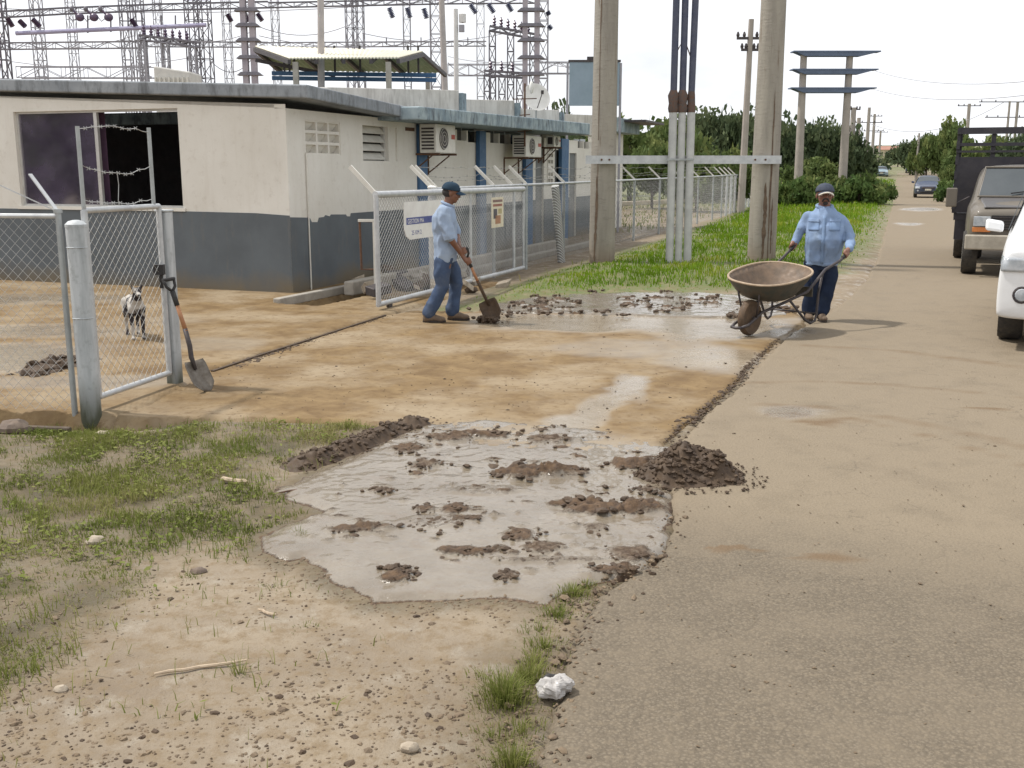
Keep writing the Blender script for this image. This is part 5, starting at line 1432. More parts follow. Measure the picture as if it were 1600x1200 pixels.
# grey-blue board
Y_ = 30.5; a, b = D(890, 97, Y_), D(967, 165, Y_)
t = thing("sign_board_back", "large blank grey-blue board on thin posts half hidden by the pole", "board", (a.x, Y_, 0))
w = b.x - a.x
mb = MB(); mb.box((0, 0, b.z), (w, .12, a.z)); mb.build("panel", SM("grey_blue_panel", (.27, .34, .40), (.23, .30, .35), 3, .6), t)
mb = MB(); mb.box((-.03, -.02, a.z + .001), (w + .03, .14, a.z + .06)); mb.box((w * .35, .02, a.z + .06), (w * .5, .1, a.z + .15)); mb.build("top_cap", m_dkst, t)
for x in (-.08, w + .01):
    mb = MB(); mb.box((x, .02, 0), (x + .06, .1, a.z - .02)); mb.build("post", m_lat, t)

# ================================================================== POLES ALONG THE ROAD
m_hp = SM("far_pole_concrete", (.37, .33, .29), (.29, .26, .23), 2, .9); m_arm = SM("blue_grey_arm", (.13, .17, .26), (.10, .13, .20), 2, .7)
Yh = 56.0
xA, xB = pxX(1252, Yh), pxX(1321, Yh); zt_ = pz(80, Yh)
tA = D(1256, 84, Yh); tB = D(1328, 84, Yh)
t = thing("h_frame_pylon", "H-frame of two concrete poles with three blue-grey crossbeams above the bushes", "pylon", (xA, Yh, 0))
for x0, tt_ in ((0, tA.x - xA), (xB - xA, tB.x - xA)):
    mb = MB(); mb.tube([(x0 - .12, 0, 0), (tt_, 0, zt_)], [.24, .17], 12); mb.build("pole_shaft", m_hp, t, smooth=40)
for py, l0, l1 in ((82, 1228, 1361), (110, 1228, 1359), (139, 1227, 1358)):
    z = pz(py, Yh); a, b = pxX(l0, Yh) - xA, pxX(l1, Yh) - xA; ia, ib = pxX(1254, Yh) - xA, pxX(1324, Yh) - xA
    mb = MB(); mb.hexa([(a, -.35, z), (b, -.35, z), (b, .35, z), (a, .35, z), (a, -.35, z + .06), (b, -.35, z + .06), (b, .35, z + .06), (a, .35, z + .06)])
    mb.hexa([(ia - .25, -.3, z - .2), (ib + .25, -.3, z - .2), (ib + .25, .3, z - .2), (ia - .25, .3, z - .2), (a + .15, -.33, z - .002), (b - .15, -.33, z - .002), (b - .15, .33, z - .002), (a + .15, .33, z - .002)])
    mb.build("crossbeam", m_arm, t)
def road_pole(px, Y_, pyt, w_, lab, arms=(), lean=0.0, grp=None, mat=m_hp):
    b = far(px, Y_); b.z = float(terr(b.x, b.y)); z1 = pz(pyt, Y_) - b.z
    t = thing("utility_pole", lab, "utility pole", tuple(b), 0, grp)
    mb = MB(); mb.tube([(0, 0, -.3), (lean, 0, z1)], [w_ * .6, w_ * .4], 8); mb.build("shaft", mat, t, smooth=40)
    for (py, half) in arms:
        z = pz(py, Y_) - b.z; mb = MB(); mb.box((lean * z / z1 - half, -.08, z), (lean * z / z1 + half, .0, z + .1))
        for s in (-1, -.5, .5, 1): mb.lathe([(.05, 0), (.07, .08), (.03, .2)], (lean * z / z1 + half * .92 * s, -.04, z + .1), ZV, 6)
        mb.build("crossarm", m_dkst, t)
    return t
road_pole(1160, 44, 30, .27, "slim utility pole with two crossarms between conduits and right thick pole", [(62, .55), (80, .35)], .10)
road_pole(1328, 84, 168, .5, "short thick pole just behind the H-frame", [(172, .5)])
road_pole(1337, 100, 184, .45, "lower pole half hidden by trees right of the H-frame", [])
road_pole(1352, 140, 168, .5, "thin far pole with a crossarm left of the road's vanishing point", [(192, 1.8)])
road_pole(1361, 170, 178, .5, "thinner far pole with a crossarm over the parked cars", [(205, 1.6), (182, 1.2)])
road_pole(1372, 230, 205, .5, "tiny distant pole above the far bend of the road", [(207, 1.6)])
road_pole(1432, 120, 208, .28, "thin pole standing against the trees right of the road", [])
t = road_pole(1568, 120, 158, .3, "paired lattice pole with crossarms above the truck cage", [(160, 3.4), (184, 2.6)])
mb = MB(); mb.tube([(.9, 0, 0), (.9, 0, pz(160, 120) - t.location.z)], .15, 6); mb.build("second_shaft", m_hp, t)
road_pole(1506, 130, 162, .5, "grey pole rising out of the roadside trees behind the truck cage", [(166, 1.4)])
# wires
def wire(a, b, sag, r, lab, n=16):
    a, b = Vector(a), Vector(b); mb = MB(); mb.tube([a.lerp(b, i / n) - ZV * sag * 4 * (i / n) * (1 - i / n) - a for i in range(n + 1)], r, 4, False)
    o = mb.build("power_line", SM("power_line_wire", (.35, .35, .38), None, 5)); o.location = a; tag(o, lab, "power line", "overhead power lines"); return o
wire(D(1362, 109, Yh), D(1720, 112, 30), .5, .012, "upper overhead wire leaving the H-frame over the road")
wire(D(1360, 138, Yh), D(1720, 130, 30), .5, .012, "lower overhead wire leaving the H-frame over the road")
wire(D(1356, 192, 140), D(1568, 160, 120), 2, .03, "distant overhead wire crossing high above the road")
for i, (xa, ya, xb, yb, Y1, Y2) in enumerate(((840, 92, 930, 98, 44, 33), (700, 88, 838, 92, 50, 44))):
    wire(D(xa, ya, Y1), D(xb, yb, Y2), .2, .015, ("thin wire from twin column to the grey-blue board", "thin wire from the canopy side to the twin column")[i])

# ================================================================== VEGETATION
def leaf_mat(name, a, b, dry):
    t = NT(name); n = t.noise(1.1, 4, .6); tn = t.attr('tint')
    c = t.mix(t.rmp(n, .38, .64), a, b); c = t.mix(t.rmp(tn, 0.55, 1.0, 0, .8), c, dry)  # dry: withered tone on grass, painted top light on crown clumps
    c = t.mix(t.rmp(tn, 0.0, .3, .45, 0), c, tuple(x * .5 for x in a))  # low tint: darker leaves, on crowns the painted shade beneath each clump
    t.set(c, .7, spec=.12)
    t.b.inputs['Transmission Weight'].default_value = 0.0
    tr = t.n.new('ShaderNodeBsdfTranslucent'); t.l.new(c, tr.inputs['Color'])
    ms = t.n.new('ShaderNodeMixShader'); ms.inputs[0].default_value = .3
    o = [x for x in t.n if x.type == 'OUTPUT_MATERIAL'][0]
    t.l.new(t.b.outputs[0], ms.inputs[1]); t.l.new(tr.outputs[0], ms.inputs[2]); t.l.new(ms.outputs[0], o.inputs['Surface'])
    return t.m
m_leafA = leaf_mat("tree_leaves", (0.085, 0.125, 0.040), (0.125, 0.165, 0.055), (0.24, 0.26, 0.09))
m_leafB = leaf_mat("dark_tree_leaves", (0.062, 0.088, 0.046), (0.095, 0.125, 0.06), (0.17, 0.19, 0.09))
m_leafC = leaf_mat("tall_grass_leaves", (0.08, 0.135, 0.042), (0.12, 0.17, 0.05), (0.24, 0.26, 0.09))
m_grass = leaf_mat("verge_grass_blades", (0.115, 0.225, 0.010), (0.185, 0.29, 0.018), (0.32, 0.33, 0.05))
m_grass2 = leaf_mat("sparse_grass_blades", (0.15, 0.185, 0.04), (0.21, 0.225, 0.06), (0.36, 0.31, 0.15))
m_bark = SM("tree_bark", (0.12, .095, .07), (.07, .055, .045), 6, .9, .4, 30)
def crown_mesh(seed, rad, hgt, n, leaf, clumps=26, base=0.25):
    g = np.random.default_rng(seed)
    cc = g.normal(size=(clumps, 3)); cc /= np.linalg.norm(cc, axis=1)[:, None]; cc *= (g.random(clumps) ** .4)[:, None] * .78
    cc[:, 2] = np.abs(cc[:, 2]) * 1.0 - .12
    cr_ = g.uniform(.2, .42, clumps); ct = g.uniform(0, 1, clumps)
    k = g.integers(0, clumps, n)
    off = g.normal(size=(n, 3)); off /= np.linalg.norm(off, axis=1)[:, None]; off *= (g.random(n) ** .45)[:, None] * cr_[k][:, None]
    p = cc[k] + off; p[:, 2] = p[:, 2] * .9
    P = p * np.array([rad, rad, hgt * .6]) + np.array([0, 0, hgt * (base + .18)])
    tint = np.clip(ct[k] * .55 + (off[:, 2] / .5) * .35 + g.random(n) * .35, 0, 1)  # clump tops coloured paler and undersides darker, as if lit from above
    t = g.normal(size=(n, 3)); t[:, 2] *= .5; t /= np.linalg.norm(t, axis=1)[:, None]
    b = np.cross(t, g.normal(size=(n, 3))); b /= np.linalg.norm(b, axis=1)[:, None]
    s = leaf * g.uniform(.5, 1.2, n)[:, None]
    V = np.stack([P - t * s, P + b * s * .42, P + t * s, P - b * s * .42], 1).reshape(-1, 3)
    Fq = np.arange(4 * n).reshape(n, 4)
    return V, Fq, np.repeat(tint, 4), cc * np.array([rad, rad, hgt * .55]) + np.array([0, 0, hgt * (base + .18)])
_tv = {}
def tree_variant(kind, i):
    key = (kind, i)
    if key in _tv: return _tv[key]
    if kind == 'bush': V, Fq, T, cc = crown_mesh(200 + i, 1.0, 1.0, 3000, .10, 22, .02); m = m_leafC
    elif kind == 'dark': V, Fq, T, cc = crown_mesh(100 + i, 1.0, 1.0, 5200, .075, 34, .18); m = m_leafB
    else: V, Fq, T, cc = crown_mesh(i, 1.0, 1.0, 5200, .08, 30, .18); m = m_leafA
    me = np_mesh("crown", V, Fq, m, None, {'tint': T}, False); tm = MB()
    tm.tube([(0, 0, -.05), (.02, .01, .2), (-.01, .02, .42), (.01, 0, .6)], [.05, .038, .028, .012], 8)
    for c in cc[:7]: tm.tube([(0, 0, .15 + .2 * rnd.random()), tuple(c * .55 + np.array([0, 0, .08])), tuple(c)], [.026, .015, .005], 5)
    tk_ = tm.build("trunk", m_bark)
    _tv[key] = (me.data, tk_.data); bpy.data.objects.remove(me); bpy.data.objects.remove(tk_)
    return _tv[key]
def tree(px, Y_, ptop, half_px, kind, i, lab, cat="tree", grp=None, name="tree", sink=0.0, b=None, hh_=None):
    b = b or far(px, Y_); b = Vector(b)
    b.z = float(ground_h(np.array([b.x]), np.array([b.y]))[0]) - sink
    h = pz(ptop, Y_) - b.z; r = half_px * Y_ / F
    if hh_: h, r = hh_, hh_ * .45
    t = thing(name, lab, cat, tuple(b), 0, grp); rz = rnd.uniform(0, 6.28)
    for d_, nm in zip(tree_variant(kind, i), ("crown", "trunk")):
        o = bpy.data.objects.new(nm, d_); COL.objects.link(o); o.parent = t; o.rotation_euler = (0, 0, rz)
        o.scale = (r * 1.2, r * 1.2, h * (1.3 if kind == 'bush' else 1.15))
    return t
gB = "trees beyond the compound fence"
TL = [(985, 62, 172, 70, 'a', 0, "broad mid-green tree beside the farthest end of the building"), (1050, 60, 160, 60, 'a', 1, "rounded green tree directly behind the three conduits"), (1108, 66, 152, 55, 'dark', 0, "dark tree rising between conduits and slim utility pole"),
      (1155, 64, 158, 50, 'dark', 1, "dark tree behind the slim utility pole"), (1020, 50, 215, 45, 'a', 2, "low yellow-green tree at the fence near the building end"), (1090, 46, 232, 48, 'a', 3, "low spreading green shrub tree just behind the wire fence"),
      (1150, 46, 220, 40, 'a', 0, "bright green low tree just left of the right thick pole"), (1238, 75, 170, 40, 'dark', 2, "dark tree immediately right of the right thick pole"), (1285, 78, 172, 42, 'dark', 0, "dark tree between the two legs of the H-frame"),
      (1318, 84, 190, 36, 'dark', 1, "dark tree behind the right leg of the H-frame"), (1345, 95, 222, 26, 'dark', 2, "lowest dark tree where the row meets the road"), (1275, 60, 236, 45, 'a', 1, "mid-green low tree in front of the dark row at the H-frame"),
      (930, 75, 168, 60, 'dark', 1, "dark tree mostly hidden behind the near thick pole"), (765, 85, 148, 60, 'dark', 0, "dark tree top showing above the parapet"), (870, 90, 145, 40, 'dark', 2, "small dark tree top beside the satellite dish"), (1200, 70, 168, 50, 'dark', 1, "dark tree directly behind the right thick pole")]
for a in TL: tree(a[0], a[1], a[2], a[3], a[4], a[5], a[6], grp=gB)
gR = "trees on the far side of the road"
for a in [(1478, 95, 178, 34, 'a', 2, "light green tree leaning over the road behind the truck mirror"), (1448, 120, 205, 26, 'a', 3, "pale green tree next to the thin roadside pole"), (1422, 150, 212, 22, 'dark', 0, "dark tree at the edge of the far parked cars"),
          (1402, 200, 226, 18, 'dark', 1, "dark tree touching the small cream house"), (1520, 80, 205, 45, 'a', 0, "green tree seen through the truck's front cage"), (1585, 70, 190, 50, 'dark', 2, "dark tree above the truck cage at the picture's edge"), (1560, 90, 200, 50, 'a', 1, "mid-green tree behind the truck's cage"),
          (1484, 78, 250, 17, 'a', 1, "low green shrub on the right road edge beyond the sedan"), (1640, 60, 180, 60, 'dark', 1, "large dark tree past the white vehicle"), (1500, 60, 262, 30, 'bush', 1, "green bush on the right road edge behind the truck")]:
    tree(a[0], a[1], a[2], a[3], a[4], a[5], a[6], grp=gR)
gF = "far tree line at the end of the road"
for i, (px, Y_, pt, hp) in enumerate(((1350, 260, 228, 22), (1368, 300, 226, 20), (1385, 340, 228, 18), (1412, 330, 222, 20), (1432, 280, 214, 20), (1330, 220, 224, 26), (1300, 180, 215, 30), (1455, 240, 205, 24), (1396, 380, 230, 16))):
    tree(px, Y_, pt, hp, 'dark', i % 3, ["hazy dark tree at the end of the road left of the small house", "distant tree standing directly above the small cream house", "distant tree behind the small cream house", "distant dark tree just right of the small cream house", "distant tree above the far parked cars",
                                        "distant tree behind the thin far poles", "distant dark tree behind the bushes near the H-frame", "distant tree on the slope right of the road", "farthest dark tree at the road's vanishing point"][i], grp=gF)
for i, (x_, y_, h_) in enumerate(((-20, 9, 4.5), (-24, 5, 5.5), (-29, 8, 6), (-26, 1, 5), (-34, 3, 6.5))):
    tree(0, 20, 0, 0, 'a' if i % 2 else 'dark', i % 3, ["tree mirrored in the window, nearest the yard", "second tree mirrored in the tinted window", "tall tree mirrored in the tinted window", "rear tree mirrored in the tinted window", "farthest tree mirrored in the tinted window"][i], grp="trees outside the frame mirrored in the glass", b=(x_, y_, 0), hh_=h_)
gS = "tall roadside bushes by the H-frame"
for px, Y_, pt, hp, i, lab in ((1252, 52, 262, 34, 0, "tall grassy bush directly behind the man with the wheelbarrow"), (1222, 54, 270, 20, 1, "small bush beside the right thick pole"), (1308, 56, 262, 30, 1, "bushy clump at the foot of the H-frame's right leg"), (1345, 55, 258, 34, 2, "big rounded bush at the left road edge"),
                                 (1376, 56, 270, 24, 0, "outermost bush reaching over the left road edge"), (1280, 60, 268, 30, 2, "yellowish tall grass clump between two bushes"), (1205, 58, 268, 20, 2, "bush seen past the left side of the right thick pole")):
    tree(px, Y_, pt, hp, 'bush', i, lab, "bush", gS, "bush", .1)

# distant woodland beyond the yard
g = np.random.default_rng(5); Vs, Fs, Ts = [], [], []; c0 = 0
for k in range(46):
    a = -52 + k * 1.75 + g.uniform(-.6, .6)
    if 19.2 < a < 22.5: continue
    Yd = g.uniform(120, 170); x = Yd * math.tan(R_(a)); V, Fq, T, _ = crown_mesh(300 + k, g.uniform(5, 8), g.uniform(4.5, 6.0), 900, .6, 14, .05)
    V = V + np.array([x, Yd, float(terr(x, Yd))]); Vs.append(V); Fs.append(Fq + c0); Ts.append(T); c0 += len(V)
tag(np_mesh("far_woodland", np.concatenate(Vs), np.concatenate(Fs), m_leafB, None, {'tint': np.concatenate(Ts)}, False), kind='stuff')

# ---- grass blades
def blades(name, X, Y, Z, hgt, wid, mat, seed, lean=.5):
    g = np.random.default_rng(seed); n = len(X)
    az = g.uniform(0, 2 * np.pi, n); ln = g.uniform(.1, 1, n) * lean; d = np.stack([np.cos(az), np.sin(az), 0 * az], 1)
    fa = g.uniform(0, 2 * np.pi, n); w = np.stack([np.cos(fa), np.sin(fa), 0 * fa], 1) * (wid * .5)[:, None]
    B = np.stack([X, Y, Z - .01], 1); up = np.array([0, 0, 1.0])
    Mi = B + up * (hgt * .6)[:, None] + d * (hgt * ln * .35)[:, None]; Ti = B + up * (hgt * (1 - .35 * ln))[:, None] + d * (hgt * ln)[:, None]
    V = np.stack([B - w, B + w, Mi + w * .7, Mi - w * .7, Ti + w * .12, Ti - w * .12], 1).reshape(-1, 3)
    i = np.arange(n)[:, None] * 6
    Fq = np.concatenate([i + np.array([0, 1, 2, 3]), i + np.array([3, 2, 4, 5])], 0)
    t = np.clip(fbm(X, Y, 1.3, 5, seed) * 2.2 + .42 + g.uniform(-.25, .25, n), 0, 1)
    return tag(np_mesh(name, V, Fq, mat, None, {'tint': np.repeat(t, 6)}, False), kind='stuff')
def sample_poly(poly, n, seed, dens=None, jit=0.0):
    g = np.random.default_rng(seed); xs_ = [p[0] for p in poly]; ys_ = [p[1] for p in poly]
    X = g.uniform(min(xs_) - jit, max(xs_) + jit, n); Y = g.uniform(min(ys_) - jit, max(ys_) + jit, n)
    k = dens(X, Y) > g.random(n)
    return X[k], Y[k]
# sparse grass in the left foreground
def dl(X, Y):
    d = sdf(X, Y, lgrass) + .5 * fbm(X, Y, 2.2, 4, 31)
    v = sstep(.30, -.30, d) * (.15 + 1.1 * sstep(-.14, .10, fbm(X, Y, 4.5, 4, 34)))
    v = np.maximum(v, .05 * sstep(1.6, .2, d) * (fbm(X, Y, 5, 3, 35) > .08))
    return v * sstep(.0, .06, sdf(X, Y, mud)) * (sdf(X, Y, apron) > .02) * (sdf(X, Y, yard) > .01)
X, Y = sample_poly(lgrass + [(0.1, 2.6)], 330000, 41, lambda a, b: np.where(a > -5.2, dl(a, b), 0) * np.clip(.35 + 1.2 * (b < 9), 0, 1) * .72, .8)
g = np.random.default_rng(3)
hh = g.uniform(.02, .065, len(X)) * (.55 + 1.1 * vnoise(X * 3.3, Y * 3.3, 9)); print("left blades", len(X))
blades("sparse_grass", X, Y, ground_h(X, Y), hh, g.uniform(.003, .006, len(X)), m_grass2, 51, .9)
# low broad leaves
k = g.random(len(X)) < .11; Xl, Yl = X[k], Y[k]; kk = fbm(Xl, Yl, 2.1, 3, 88) > -.02; Xl, Yl = Xl[kk], Yl[kk]; n = len(Xl)
Zl = ground_h(Xl, Yl) + g.uniform(.008, .04, n); t1 = g.normal(size=(n, 3)) * [1, 1, .35]; t1 /= np.linalg.norm(t1, axis=1)[:, None]; b1 = np.cross(t1, np.array([0, 0, 1.0]) + g.normal(size=(n, 3)) * .3); b1 /= np.linalg.norm(b1, axis=1)[:, None]
s = g.uniform(.008, .022, n)[:, None]; P = np.stack([Xl, Yl, Zl], 1)
V = np.stack([P - t1 * s, P + b1 * s * .5, P + t1 * s, P - b1 * s * .5], 1).reshape(-1, 3)
tag(np_mesh("broad_leaf_weeds", V, np.arange(4 * n).reshape(n, 4), m_grass2, None, {'tint': np.repeat(np.clip(.1 + g.random(n) * .6, 0, 1), 4)}, False), kind='stuff')
# verge: lush grass
def dv(X, Y):
    d = sdf(X, Y, verge) + .35 * fbm(X, Y, 1.2, 4, 33)
    dist = np.hypot(X, Y)
    return sstep(.12, -.35, d) * np.clip((19 / dist) ** 1.9, 0, 1) * (.35 + .8 * sstep(-.2, .1, fbm(X, Y, 2.5, 3, 36))) * (.3 + .7 * sstep(-.1, -.9, d))
X, Y = sample_poly(verge, 1500000, 42, dv, .3); print("verge blades", len(X))
dist = np.hypot(X, Y); inn = sstep(-.1, -1.2, sdf(X, Y, verge))
hh = g.uniform(.06, .135, len(X)) * (.35 + .65 * inn) * (.6 + .9 * vnoise(X * 2.2, Y * 2.2, 19)) * (1 + (dist > 30) * .8)
blades("verge_grass", X, Y, ground_h(X, Y), hh, .006 + dist * .0006, m_grass, 52, .8)
# rough grass behind the fence and beyond
rg_ = [tuple(p)[:2] for p in (G(965, 420), G(800, 442), G(1120, 335), G(1165, 322), G(1175, 300), G(960, 305), G(870, 330))]
X, Y = sample_poly(rg_, 60000, 43, lambda a, b: sstep(.3, -.6, sdf(a, b, rg_)) * (fbm(a, b, .7, 3, 37) > -.03) * np.clip((20 / np.hypot(a, b)) ** 1.6, 0, 1), .2); dist = np.hypot(X, Y)
blades("compound_grass", X, Y, ground_h(X, Y), g.uniform(.06, .2, len(X)), .008 + dist * .0008, m_grass2, 53, .8)
# grass tufts along the road edge and in the apron corner
def tuft(px, py, n, hgt, spread, lab, seed, mat=m_grass2, zz=None, wid=.0035):
    c = G(px, py); g2 = np.random.default_rng(seed); r = np.abs(g2.normal(0, spread * 1.35, n)); a = g2.uniform(0, 6.28, n); X = r * np.cos(a); Y = r * np.sin(a)
    z0 = float(ground_h(np.array([c.x]), np.array([c.y]))[0]) if zz is None else zz
    az = a + g2.normal(0, .5, n); ln = g2.uniform(.1, .9, n); h = hgt * g2.uniform(.25, 1, n) ** 1.3 * np.exp(-(r / (2.2 * spread)) ** 2)
    d = np.stack([np.cos(az), np.sin(az), 0 * az], 1); fa = g2.uniform(0, 6.28, n); w = np.stack([np.cos(fa), np.sin(fa), 0 * fa], 1) * wid * .5
    B = np.stack([X, Y, 0 * X - .01], 1); up = np.array([0, 0, 1.])
    Mi = B + up * (h * .6)[:, None] + d * (h * ln * .3)[:, None]; Ti = B + up * (h * (1 - .3 * ln))[:, None] + d * (h * ln * .9)[:, None]
    V = np.stack([B - w, B + w, Mi + w * .7, Mi - w * .7, Ti + w * .1, Ti - w * .1], 1).reshape(-1, 3); i = np.arange(n)[:, None] * 6
    Fq = np.concatenate([i + np.array([0, 1, 2, 3]), i + np.array([3, 2, 4, 5])], 0)
    o = np_mesh("grass_tuft", V, Fq, mat, None, {'tint': np.repeat(g2.uniform(.1, .9, n), 6)}, False); o.location = (c.x, c.y, z0)
    return tag(o, lab, "grass tuft", "grass tufts on bare earth")
for a in [(790, 1095, 850, .15, .055, "biggest grass tuft, beside the crumpled white bag on the road edge", 1), (825, 1060, 450, .11, .045, "thick tuft just above the crumpled white bag", 2), (800, 1195, 420, .12, .04, "cut-off tuft on the road edge at the bottom", 3), (850, 1010, 330, .07, .05, "middle tuft on the line of weeds along the road edge", 4),
          (868, 960, 420, .07, .05, "tuft between puddle corner and road", 5), (895, 928, 520, .08, .05, "leafy tuft at the lower corner of the mud puddle", 6), (915, 912, 260, .06, .035, "small tuft where puddle rim meets road", 16), (835, 1035, 260, .08, .05, "loose tuft midway along the road edge", 17),
          (468, 835, 70, .08, .03, "thin spiky tuft standing in the puddle's edge", 7), (375, 1050, 60, .11, .02, "lone tall wispy tuft in the bare sand", 8), (320, 640, 60, .10, .03, "wispy tuft near the shovel at the apron edge", 9),
          (488, 655, 90, .10, .06, "tuft at the apron edge left of the mud ridge", 10), (545, 668, 260, .09, .08, "wide low tuft touching the mud ridge", 11), (628, 660, 40, .09, .02, "small green sprout at the top of the mud ridge", 12), (655, 658, 40, .07, .02, "last green sprout beside the apron mud", 13),
          (770, 1150, 160, .07, .08, "low dry weeds left of the bag-side tuft", 41), (812, 1140, 220, .07, .07, "flattened weeds directly below the crumpled bag", 42), (842, 985, 160, .06, .06, "thin dry weeds higher up the road edge", 43), (880, 940, 160, .05, .07, "short weeds joining two road edge tufts", 44), (760, 1060, 90, .08, .05, "wispy outlier left of the road edge weeds", 45), (930, 900, 120, .04, .04, "last short weeds against the puddle rim and road", 46), (430, 915, 60, .05, .06, "flattened dry tuft below the puddle corner", 14), (143, 652, 420, .10, .07, "grass growing around the foot of the thick round post", 31), (300, 900, 90, .05, .04, "dry tuft amid the bare sand patches", 15), (478, 975, 80, .04, .05, "flat weedy tuft among mud crumbs", 18)]:
    tuft(*a)
# ================================================================== LITTER, STONES, RUBBLE
def crumple(name, loc, sx, sy, sz, seed, mat, lab, cat, rz=0):
    r2 = random.Random(seed); mb = MB(); mb.ell((0, 0, 0), sx, sy, sz, 28, 18)
    V = []
    for v in mb.v:
        q = Vector(v) * 22; k = 1 + .5 * mnoise.noise(q + Vector((seed, 0, 0))) + .35 * mnoise.noise(q * 2.4)
        V.append((v[0] * k, v[1] * k, max(-sz * .6, v[2] * (k + .1))))
    mb.v = V; o = mb.build(name, mat); o.location = loc; o.rotation_euler = (0, 0, rz); return tag(o, lab, cat)
p = G(866, 1086); bag = thing("crumpled_bag", "crumpled white plastic bag lying by a grass tuft on the road edge", "plastic bag", (p.x, p.y, .03))
o = crumple("bag_body", (0, 0, 0), .062, .048, .032, 4, SM("white_plastic_bag", (.44, .42, .40), (.30, .28, .26), 30, .45), "x", "x", .4)
for k in ('label', 'category'): del o[k]
o.parent = bag
o = crumple("dark_lining", (-.012, .05, -.006), .034, .022, .024, 9, m_black, "x", "x", .2)
for k in ('label', 'category'): del o[k]
o.parent = bag
def stick(a, b, r, lab, m_=None, name="stick"):
    A, B = G(*a), G(*b); n = 6; mb = MB(); r2 = random.Random(int(a[0])); pp = [A.lerp(B, i / n) - A + Vector((r2.uniform(-1, 1) * r, r2.uniform(-1, 1) * r, r2.uniform(0, .5) * r)) for i in range(n + 1)]
    mb.tube(pp, [r * .6] + [r] * (n - 1) + [r * .5], 6); o = mb.build(name, m_ or SM("bleached_wood", (.48, .38, .27), (.34, .26, .18), 20, .8)); o.location = A + ZV * (r + float(ground_h(np.array([A.x]), np.array([A.y]))[0]) + .004); tag(o, lab, "stick")
stick((240, 1054), (385, 1034), .006, "long pale stick lying on the bare sand"); stick((345, 752), (386, 758), .014, "short broken pale stick on the grass left of the puddle")
stick((1155, 775), (1190, 777), .006, "thin dark twig on the road beside the mud pile", m_rust); stick((432, 772), (500, 762), .005, "thin curved twig on the puddle's grassy rim", m_rust); stick((1180, 493), (1243, 486), .012, "dark twig between wheelbarrow wheel and grass", m_rust)
stick((405, 955), (430, 962), .006, "tiny pale splinter below the puddle")
m_rock = SM("pale_rock", (.42, .36, .28), (.28, .23, .17), 14, .9, .5, 60); m_rockd = SM("brown_rock", (.16, .12, .09), (.1, .075, .06), 14, .9, .5, 60)
for px, py, r, m_, lab in ((20, 668, .12, m_rockd, "brown boulder at the edge of the frame under the wire fence"), (310, 893, .035, m_rockd, "dark stone with pale chip on the bare sand"), (150, 848, .05, m_rock, "whitish stone in the grass left of the sand"), (500, 640, .035, m_rock, "pale stone at the grassy apron edge"), (965, 890, .03, m_rockd, "dark stone on the puddle rim near the road"),
                           (160, 676, .045, m_rock, "pale flat stone at the foot of the thick post"), (640, 1170, .03, m_rock, "small pale stone near the bottom among mud crumbs"), (95, 1075, .025, m_rock, "small white stone in the lower grass")):
    mb = MB(); mb.ell((0, 0, 0), r, r * .8, r * .55, 12, 8); r2 = random.Random(px)
    mb.v = [tuple(Vector(v) * (1 + .35 * mnoise.noise(Vector(v) * (1.6 / r) + Vector((px, 0, 0))))) for v in mb.v]
    o = mb.build("stone", m_, smooth=30); q = G(px, py); o.location = (q.x, q.y, float(ground_h(np.array([q.x]), np.array([q.y]))[0]) + r * .2); tag(o, lab, "stone")
# rubble, low wall and pipes behind the sliding gate
q = G(640, 452); t = thing("rubble_heap", "heap of broken blocks and debris behind the sliding gate", "rubble", (q.x, q.y, 0)); r2 = random.Random(8)
for i in range(42):
    x, y = r2.gauss(0, .5), r2.gauss(.3, .55); s = r2.uniform(.05, .16); mb = MB(); mb.obox((0, 0, 0), Vector((s, r2.uniform(-.04, .04), r2.uniform(-.03, .03))), Vector((0, s * .6, .02)), Vector((.01, 0, s * .4)))
    mb.build("broken_block", [m_conc, m_rock, m_dkst, m_rockd][i % 4], t, bevel=.008); o = t.children[-1] if False else bpy.data.objects[-1] if False else None
for o in t.children:
    o.location = (r2.gauss(0, .5), r2.gauss(.3, .6), r2.uniform(.03, .16)); o.rotation_euler = (r2.uniform(-.3, .3), r2.uniform(-.3, .3), r2.uniform(0, 6))
for s0, s1, r0, h, lab in ((1.5, 12, -1.25, .18, "low concrete kerb wall running between long fence and building"), (4.0, 14, -.75, .1, "narrow concrete footing strip inside the long fence")):
    mb = MB(); a, b = F0 + U * s0 + RT * r0, F0 + U * s1 + RT * r0; mb.bar(a + ZV * h / 2, b + ZV * h / 2, .16, h + .02); o = mb.build("low_wall", m_conc, bevel=.02); tag(o, lab, "low wall")
q = PL(960, 300, F0 - RT * 1.2, RT); 
mb = MB(); a, b = G(960, 322), G(1165, 312); mb.bar(a + ZV * .1 + Vector((0, 0, 0)), b + ZV * .1, .35, .2); o = mb.build("low_wall", SM("sandy_wall", (.50, .43, .33), (.4, .34, .26), 3, .9)); tag(o, "pale sandy wall crossing the compound behind the conduits", "low wall")

